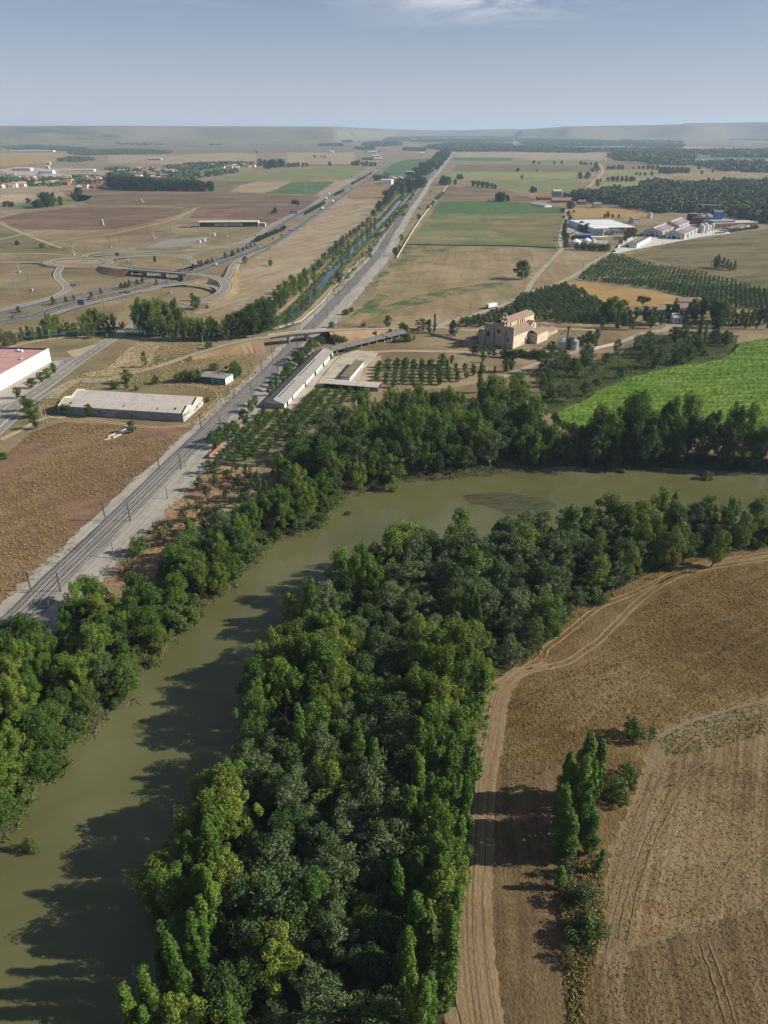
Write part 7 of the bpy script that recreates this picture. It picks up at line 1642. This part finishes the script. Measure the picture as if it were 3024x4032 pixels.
# ------------------------------------------------------------------ vehicles
CARP = {q: plain(q + '_car_paint', c, .05, 1., .3, .5) for q, c in (('white', (.75, .75, .75)), ('dark', (.02, .021, .024)), ('blue', (.03, .06, .16)), ('red', (.30, .03, .025)), ('silver', (.42, .43, .44)))}
M_tyre = plain('tyre_rubber', (.02, .02, .02), .2, 2, .9)
def car(p, ang, col, label, s=1., group=None, z=.2):
    t = thing('car', label, 'car', (p.x, p.y, p.z + z), ang, group); t.scale = (s,) * 3
    mb = MB(); mb.extr([(-.86, .32), (.86, .32), (.9, .6), (.84, .92), (-.84, .92), (-.9, .6)], -2.15, 2.15); mb.v = [(x, y, z_ - (.14 if abs(x) > 2 and z_ > .8 else 0)) for x, y, z_ in mb.v]; mb.extr([(-.74, .9), (.74, .9), (.62, 1.44), (-.62, 1.44)], -1.5, .75); mb.build('body', CARP[col], t)
    mb = MB(); mb.extr([(-.76, .95), (.76, .95), (.655, 1.36), (-.655, 1.36)], -1.42, .68); mb.extr([(-.6, .97), (.6, .97), (.52, 1.36), (-.52, 1.36)], -1.56, .84); mb.build('window', BM['glass'], t)
    for x in (-1.35, 1.35):
        for y in (-.82, .82): mb = MB(); mb.tube((x, y - .1, .33), (x, y + .1, .33), .33, .33, 12); mb.build('wheel', M_tyre, t)
    for y in (-.6, .6): part(t, 'headlight', 'white', (2.1, y - .18, .62, 2.17, y + .18, .76)); part(t, 'tail_light', 'red', (-2.18, y - .18, .66, -2.13, y + .18, .8))
def truck(p, ang, label, L=8.6, z=.2, group=None):
    t = thing('truck', label, 'truck', (p.x, p.y, p.z + z), ang, group)
    part(t, 'cargo_box', 'white', (-L / 2, -1.27, 1., L / 2 - .1, 1.27, 3.75)); part(t, 'chassis', 'dark', (-L / 2, -.9, .65, L / 2 + 2.4, .9, .98)); c = MB(); c.extr([(-1.2, .6), (1.2, .6), (1.2, 2.2), (1.05, 3.), (-1.05, 3.), (-1.2, 2.2)], L / 2 + .3, L / 2 + 2.4); c = c.build('cab', BM['white'], t)
    part(c, 'windscreen', 'glass', (L / 2 + 2.41, -1.0, 1.75, L / 2 + 2.45, 1.0, 2.7)); part(c, 'side_window', 'glass', (L / 2 + 1.2, -1.24, 1.8, L / 2 + 2.1, -1.21, 2.5), (L / 2 + 1.2, 1.21, 1.8, L / 2 + 2.1, 1.24, 2.5)); part(t, 'rear_door', 'steel', (-L / 2 - .05, -1.2, 1.05, -L / 2 - .01, 1.2, 3.7))
    for x in (-L / 2 + 1.2, -L / 2 + 2.4, L / 2 + 1.5):
        for y in (-1.05, 1.05): mb = MB(); mb.tube((x, y - .16, .5), (x, y + .16, .5), .5, .5, 12); mb.build('wheel', M_tyre, t)
p, q = P('M', 215, 226), P('M', 335, 198); truck((p + q) / 2, math.atan2(q.y - p.y, q.x - p.x), 'white box lorry driving along the lane above the dense orchard', 9.2)
def along(c, p):
    i = min(range(1, len(c) - 1), key=lambda k: (c[k] - p).length); d = c[i + 1] - c[i - 1]; return math.atan2(d.y, d.x)
for s, x, y, col, lab, c, sc_ in (('Y', 200, 698, 'dark', 'dark car on the near carriageway at the left edge of the photo', nearc, 1.25), ('Y', 1190, 463, 'dark', 'dark car on the near carriageway above the blue road sign', nearc, 1.25), ('Z', 1360, 252, 'white', 'white car just beyond the motorway bridge on the near carriageway', nearc, 1.2), ('Z', 1140, 262, 'white', 'white car on the far carriageway beside the loop ramp', farc, 1.2),
        ('B', 20, 946, 'silver', 'silver car leaving the interchange up the motorway', nearc, 1.2), ('B', 112, 892, 'dark', 'dark car on the long straight motorway, first of the pair', nearc, 1.2), ('B', 166, 868, 'dark', 'dark car on the long straight motorway, second of the pair', nearc, 1.2), ('B', 218, 838, 'blue', 'blue car next to the dense median hedge', nearc, 1.2), ('B', 182, 806, 'dark', 'dark car on the far carriageway level with the dense hedge', farc, 1.2), ('B', 385, 726, 'white', 'small white car between the two median hedges', nearc, 1.2), ('B', 575, 595, 'dark', 'dark car beyond the lorries on the motorway', nearc, 1.2), ('B', 620, 568, 'red', 'red car in the distance just before the far overbridge', nearc, 1.2), ('B', 700, 520, 'dark', 'dark car passing under the far overbridge', nearc, 1.2), ('B', 790, 455, 'dark', 'dark car farthest up the motorway', nearc, 1.3)):
    p = P(s, x, y); car(p, along(c, p), col, lab, sc_)
for s, x, y, c, lab in (('B', 430, 700, nearc, 'white van-like lorry beside the second median hedge'), ('B', 497, 652, nearc, 'white lorry on the near carriageway midway up the motorway'), ('B', 455, 634, farc, 'white lorry on the far carriageway midway down the motorway'), ('B', 472, 606, farc, 'dark-framed lorry following on the far carriageway'), ('B', 770, 447, farc, 'tiny white lorry beyond the far overbridge'), ('B', 815, 415, farc, 'tiniest white lorry farthest along the motorway')):
    p = P(s, x, y); truck(p, along(c, p), lab, 9)
p = P('D', 490, 206); car(p, .1, 'dark', 'dark car parked on the canal bank under the poplars', 1.1); p = P('N', 720, 572); car(p, .7, 'dark', 'dark car at the gate of the green halls', 1.3)
for i, x in enumerate((1055, 1078, 1100, 1122, 1145, 1168)): p = P('O', x, 398 - i * 2); car(p, 1.1, ('dark', 'red', 'dark', 'blue', 'silver', 'dark')[i], 'car parked in the row at the right end of the green halls yard', 1.1, 'cars parked at the green halls')
for x, col, lab in ((1195, 'silver', 'silver car under the open shed roof, left of two'), (1265, 'white', 'white car under the open shed roof, right of two')): p = P('Q', x, 812); p.y += 1.5; car(p, math.radians(80), col, lab)
for i, (x, y) in enumerate(((205, 232), (175, 335), (205, 330), (150, 345))): p = P('N', x, y); car(p, .3, ('dark', 'dark', 'silver', 'blue')[i], 'car parked in the white factory yard', 1.1, 'cars parked at the white factory')

# ------------------------------------------------------------------ masts, poles and signs
M_rst = plain('mast_steel', (.21, .175, .15), .3, 1., .7, metal=.2); M_gal = plain('pole_grey', (.34, .33, .31), .2, 1., .6)
def catenary(p, ang, side, label, group):
    t = thing('catenary_mast', label, 'railway mast', (p.x, p.y, .1), ang, group)
    mb = MB()
    for x in (-.22, .22):
        for y in (-.16, .16): mb.tube((x, y, 0), (x * .6, y * .6, 7.6), .07, .06, 4)
    for k in range(9): z = .4 + k * .8; mb.tube((-.22, -.16, z), (.22, .16, z + .8), .04, .04, 3); mb.tube((.22, -.16, z), (-.22, .16, z + .8), .04, .04, 3)
    mb.build('post', M_rst, t); mb = MB(); mb.tube((0, 0, 6.4), (side * 2.9, 0, 6.9), .06, .05, 5); mb.tube((0, 0, 7.3), (side * 2.2, 0, 6.8), .05, .04, 5); mb.tube((0, 0, 5.6), (side * 3., 0, 5.7), .05, .04, 5); mb.build('bracket', M_gal, t); part(t, 'footing', 'conc', (-.5, -.5, -.3, .5, .5, .25))
s0 = 0; acc = 0; ref = P('D', 1175, 1075); pos = []
cl_ = resample(rail, 1.0); k0 = min(range(len(cl_)), key=lambda k: (cl_[k] - ref).length)
for k in list(range(k0 % 47, len(cl_) - 1, 47)):
    p = cl_[k]
    if p.y < 120 or p.y > 1700: continue
    d = (cl_[k + 1] - cl_[k - 1]).normalized(); r = Vector((d.y, -d.x, 0)); a = math.atan2(r.y, r.x)
    for sd_ in (-1, 1): q = p + r * (5. * sd_); catenary(q, a, -sd_, 'rusty lattice mast carrying the overhead line ' + ('on the scrub field side of the railway' if sd_ < 0 else 'on the river side of the railway'), 'overhead line masts, ' + ('scrub side' if sd_ < 0 else 'river side'))
def pole(t_, x, y, h, label, top=None, name='utility_pole', arm=True, m='brown', lamp=False):
    p = P(t_, x, y); t = thing(name, label, name.replace('_', ' '), (p.x, p.y, gz(p.x, p.y)), rnd.uniform(-.3, .3))
    MB().tube((0, 0, -.5), (0, 0, h), .16 + .004 * h, .10, 8).build('post', MBK['brown'] if m == 'brown' else M_gal, t)
    if lamp: MB().tube((0, 0, h - .1), (1.3, 0, h + .2), .07, .06, 6).build('arm', M_gal, t); part(t, 'lamp_head', 'steel', (1.1, -.16, h + .12, 1.9, .16, h + .3))
    elif arm: part(t, 'crossarm', 'wood', (-1., -.06, h - .5, 1., .06, h - .36)); [MB().tube((x_, 0, h - .36), (x_, 0, h - .12), .05, .04, 6).build('insulator', BM['glass'], t) for x_ in (-.9, 0, .9)]
for a in (('D', 330, 248, 9, 'tall grey lamp pole beside the main road before the canal', None, 'lamp_post', True, 'g', True), ('D', 117, 250, 8, 'leaning lamp pole at the left on the waste ground', None, 'lamp_post', True, 'g', True), ('D', 1315, 262, 8.5, 'lamp post on the lane below the dense canal row', None, 'lamp_post', True, 'g', True), ('D', 282, 766, 9.5, 'left pale post of the twin pole beside the road', None, 'utility_pole', False, 'g'), ('D', 307, 764, 9.5, 'right pale post of the twin pole beside the road', None, 'utility_pole', False, 'g'),
        ('D', 1358, 978, 5.5, 'dark wooden pole at the orange wall beside the gravel'), ('D', 1086, 1258, 5.5, 'wooden pole at the gravel edge near the almond trees', None, 'utility_pole', False), ('D', 1568, 712, 5, 'short dark pole at the gravel near the long barn', None, 'utility_pole', False), ('D', 1203, 1052, 3, 'thin short post on the gravel by the masts', None, 'utility_pole', False), ('D', 1412, 840, 3, 'thin short post farther up the gravel', None, 'utility_pole', False), ('D', 1478, 570, 6, 'wooden pole in the dry grass below the hut', None, 'utility_pole', True), ('D', 1612, 470, 7, 'wooden pole right of the hut by the tracks', None, 'utility_pole', True),
        ('G', 740, 157, 6, 'leaning wooden pole at the edge of the bare brown patch', None, 'utility_pole', False), ('E', 107, 372, 12, 'tall wooden pole by the tracks below the overbridge', None, 'utility_pole', True), ('E', 472, 238, 6, 'leaning pole on the orange embankment', None, 'utility_pole', False), ('E', 538, 155, 8, 'grey pole at the lane right of the railway', None, 'utility_pole', True), ('E', 1390, 70, 9, 'wooden pole beside the lorry on the lane', None, 'utility_pole', True), ('F', 893, 200, 9.5, 'pole with crossarm at the lane bend above the thicket'), ('F', 1400, 135, 9, 'wooden pole on the lane below the large orchard'), ('F', 512, 268, 6, 'short pole with crossarm by the lane below the silos'),
        ('C', 456, 1108, 10, 'wooden pole on the tan triangle between the lanes'), ('C', 181, 1240, 10, 'wooden pole where the two lanes meet'), ('C', 632, 975, 9, 'pole beside the yard gate'), ('C', 680, 972, 9, 'pole at the lane end before the yard', None, 'lamp_post', True, 'g', True), ('C', 973, 925, 14, 'tall mast on the yard edge before the green halls', None, 'lamp_post', True, 'g', True), ('C', 1298, 868, 13, 'slim mast on the yard edge at the white silos', None, 'lamp_post', True, 'g', True), ('C', 595, 925, 12, 'thin pole behind the clipped hedge', None, 'utility_pole', True),
        ('A', 675, 1342, 11, 'grey pole beside the near motorway ramp'), ('A', 802, 1352, 8.5, 'wooden pole in the dry grass below the ramp'), ('A', 1052, 1280, 8, 'wooden pole inside the lower loop'), ('A', 775, 912, 8, 'thin pole near the old hardstanding'), ('A', 1440, 945, 15, 'slim pole at the service road above the motorway', None, 'lamp_post', True, 'g', True), ('A', 1640, 880, 14, 'slim pole beside the brick annex', None, 'lamp_post', True, 'g', True), ('A', 960, 822, 9, 'pole on the field track above the hardstanding'), ('A', 1108, 838, 12, 'tall pole left of the dark hall'), ('A', 1208, 738, 12, 'tall pole on the track corner above the dark hall'), ('A', 1548, 625, 12, 'far pole at the brown field edge'), ('A', 500, 1420, 8, 'wooden pole below the blue sign'), ('B', 1293, 1020, 16, 'tall thin pole alone in the tan field'), ('B', 1390, 1385, 9, 'pole at the lane before the dense orchard'), ('B', 130, 780, 12, 'pole near the service road bend')):
    pole(*a)
def lattice(t_, x, y, h, label, w_=1.6, base=True):
    p = P(t_, x, y); t = thing('lattice_pylon', label, 'pylon', (p.x, p.y, 0), rnd.uniform(-.3, .3)); mb = MB(); c4 = [(-1, -1), (1, -1), (1, 1), (-1, 1)]; n = 8
    f = lambda k: w_ / 2 * (1 - .72 * k / n)
    for k in range(n):
        a, b, z0, z1 = f(k), f(k + 1), h * k / n, h * (k + 1) / n
        for i in range(4):
            u, v = c4[i], c4[(i + 1) % 4]; mb.tube((u[0] * a, u[1] * a, z0), (u[0] * b, u[1] * b, z1), .09, .09, 4); mb.tube((u[0] * a, u[1] * a, z0), (v[0] * b, v[1] * b, z1), .06, .06, 3)
    mb.build('mast', M_gal, t); mb = MB()
    for z, l in ((h * .98, 2.2), (h * .88, 2.6), (h * .78, 2.2)): mb.tube((-l, 0, z), (l, 0, z), .1, .1, 4)
    mb.build('crossarm', M_gal, t)
    if base: part(t, 'footing', 'conc', (-1.3, -1.3, -.3, 1.3, 1.3, 1.6))
for a in (('A', 205, 1226, 14.5, 'lattice pylon with a concrete foot on the left tan ground'), ('A', 112, 1258, 15, 'slim lattice pylon left of the concrete-footed one', 1.2, False), ('A', 125, 1108, 14, 'lattice pylon behind the road into the roundabout', 1.2), ('A', 478, 995, 14, 'lattice pylon beside the upper road left of the interchange', 1.2), ('A', 717, 946, 14, 'lattice pylon in the dry field above the interchange', 1.2), ('A', 835, 1045, 16, 'lattice pylon standing inside the left loop', 1.4), ('A', 998, 888, 15, 'lattice pylon at the old hardstanding', 1.3), ('A', 1103, 1242, 20, 'tall lattice pylon in front of the motorway bridge', 1.5), ('A', 1468, 876, 15, 'lattice pylon in front of the dark hall', 1.3), ('B', 97, 1042, 18, 'slim lattice mast in the tan field beside the motorway', 1.4, False), ('B', 322, 600, 31, 'tall telecom mast beside the green square field', 2.4), ('B', 0, 870, 13, 'lattice pylon next to the motorway hedge', 1.2)): lattice(*a)
def sign(t_, x, y, w_, h, zb, m, label, ang=0., legs=2):
    p = P(t_, x, y); t = thing('road_sign', label, 'road sign', (p.x, p.y, 0), ang); part(t, 'panel', m, (-w_ / 2, -.06, zb, w_ / 2, .06, zb + h))
    for k in ((-.35, .35) if legs == 2 else (0,)): MB().tube((w_ * k, .14, -.3), (w_ * k, .14, zb + h * .8), .09, .09, 6).build('post', M_gal, t)
    part(t, 'border', 'white', (-w_ / 2 + .1, -.085, zb + .1, w_ / 2 - .1, -.07, zb + .2), (-w_ / 2 + .1, -.085, zb + h - .2, w_ / 2 - .1, -.07, zb + h - .1))
sign('Y', 1070, 575, 5.2, 4.6, 2.4, 'blue', 'big blue direction sign beside the near motorway ramp'); sign('Y', 960, 322, 6, 2.4, 2., 'bluel', 'pale back of a wide road sign at the left ramp'); sign('A', 763, 1020, 4.4, 4., 3, 'blue', 'blue direction sign at the top of the interchange'); sign('A', 850, 1072, 5, 4, 1.6, 'white', 'white-backed road sign on the bridge approach'); sign('A', 1522, 1112, 2, 2, 1, 'blue', 'small blue sign on the right ramp', 0, 1); sign('B', 242, 745, 13, 5, 4, 'bluel', 'wide pale gantry sign back above the motorway'); sign('D', 690, 305, 1, 1.2, 1.4, 'bluel', 'small blue roadside marker on the main road verge', 0, 1); sign('D', 425, 388, .9, .9, 1.2, 'blue', 'little blue sign at the forecourt exit', 0, 1); sign('D', 888, 190, 1.2, 1.4, .8, 'white', 'white marker board at the canal bridge', 0, 1)
p = P('G', 322, 478); t = thing('signal_post', 'short white signal post beside the tracks on the gravel', 'signal post', (p.x, p.y, .1)); MB().tube((0, 0, 0), (0, 0, 1.9), .13, .13, 8).build('post', BM['white'], t); part(t, 'head', 'white', (-.22, -.16, 1.85, .22, .16, 2.25)); part(t, 'footing', 'conc', (-.3, -.3, -.2, .3, .3, .12))
# driftwood and snags in the river
M_snag = plain('wet_branch', (.20, .165, .125), .3, 1.5, .8)
def snag(t_, x, y, label, h=2.4, leafy=False):
    p = P(t_, x, y, -3.); t = thing('river_snag', label, 'driftwood', (p.x, p.y, -3.1), rnd.uniform(0, 6)); mb = MB()
    for i in range(9): a = rnd.uniform(-1.2, 1.2); l = rnd.uniform(1.5, 4.5); mb.tube((rnd.uniform(-.5, .5), 0, 0), (l * math.cos(a), l * math.sin(a), rnd.uniform(.1, h * .6)), .1, .03, 5)
    mb.build('branches', M_snag, t)
    if leafy: c = bpy.data.objects.new('foliage', quadmesh('foliage', leaf_arrays([((rnd.uniform(-1, 1.5), rnd.uniform(-.8, .8), .5), (.9, .9, .5)) for _ in range(6)], .22, 40), ML['ash'])); COL.objects.link(c); c.parent = t
snag('E', 595, 1358, 'leafy snag standing in midstream off the far bank', 2.4, True); snag('G', 850, 1075, 'bare driftwood branches reaching from the left bank', 2); snag('G', 600, 1290, 'fallen trunk and twigs lying at the left bank', 1.8); snag('J', 190, 230, 'pale twigs hanging into the water at the left bank', 1.6); snag('F', 610, 1100, 'small white branch drifting below the belt of trees', 1.2); snag('E', 420, 1440, 'leafy fallen branch at the shaded far bank', 1.8, True)
# ------------------------------------------------------------------ tell repeats of a small set apart by their place in the row
ORD = 'first second third fourth fifth sixth seventh eighth ninth tenth eleventh twelfth thirteenth fourteenth fifteenth sixteenth seventeenth eighteenth nineteenth twentieth'.split()
same = {}
for o in sc.objects:
    if o.parent is None and o.get('group') and o.get('label'): same.setdefault((o['group'], o['label']), []).append(o)
for (g, lab), L in same.items():
    n = len(L)
    line = 'overhead line masts' in g
    if n < 2 or (n > 20 and not line): continue
    if line: L.sort(key=lambda o: o.location.y)
    else: L.sort(key=lambda o: topix((o.location.x, o.location.y, o.location.z + 1.))[0])
    for i, o in enumerate(L):
        if line:
            if i < 20: o['label'] = lab + ', ' + ORD[i] + ' from the camera'
        else: o['label'] = lab + ', ' + ('leftmost of ' + str(n) if i == 0 else ('rightmost of ' + str(n) if i == n - 1 else ORD[i] + ' from the left'))
        if len(o['label'].split()) > 16: o['label'] = lab
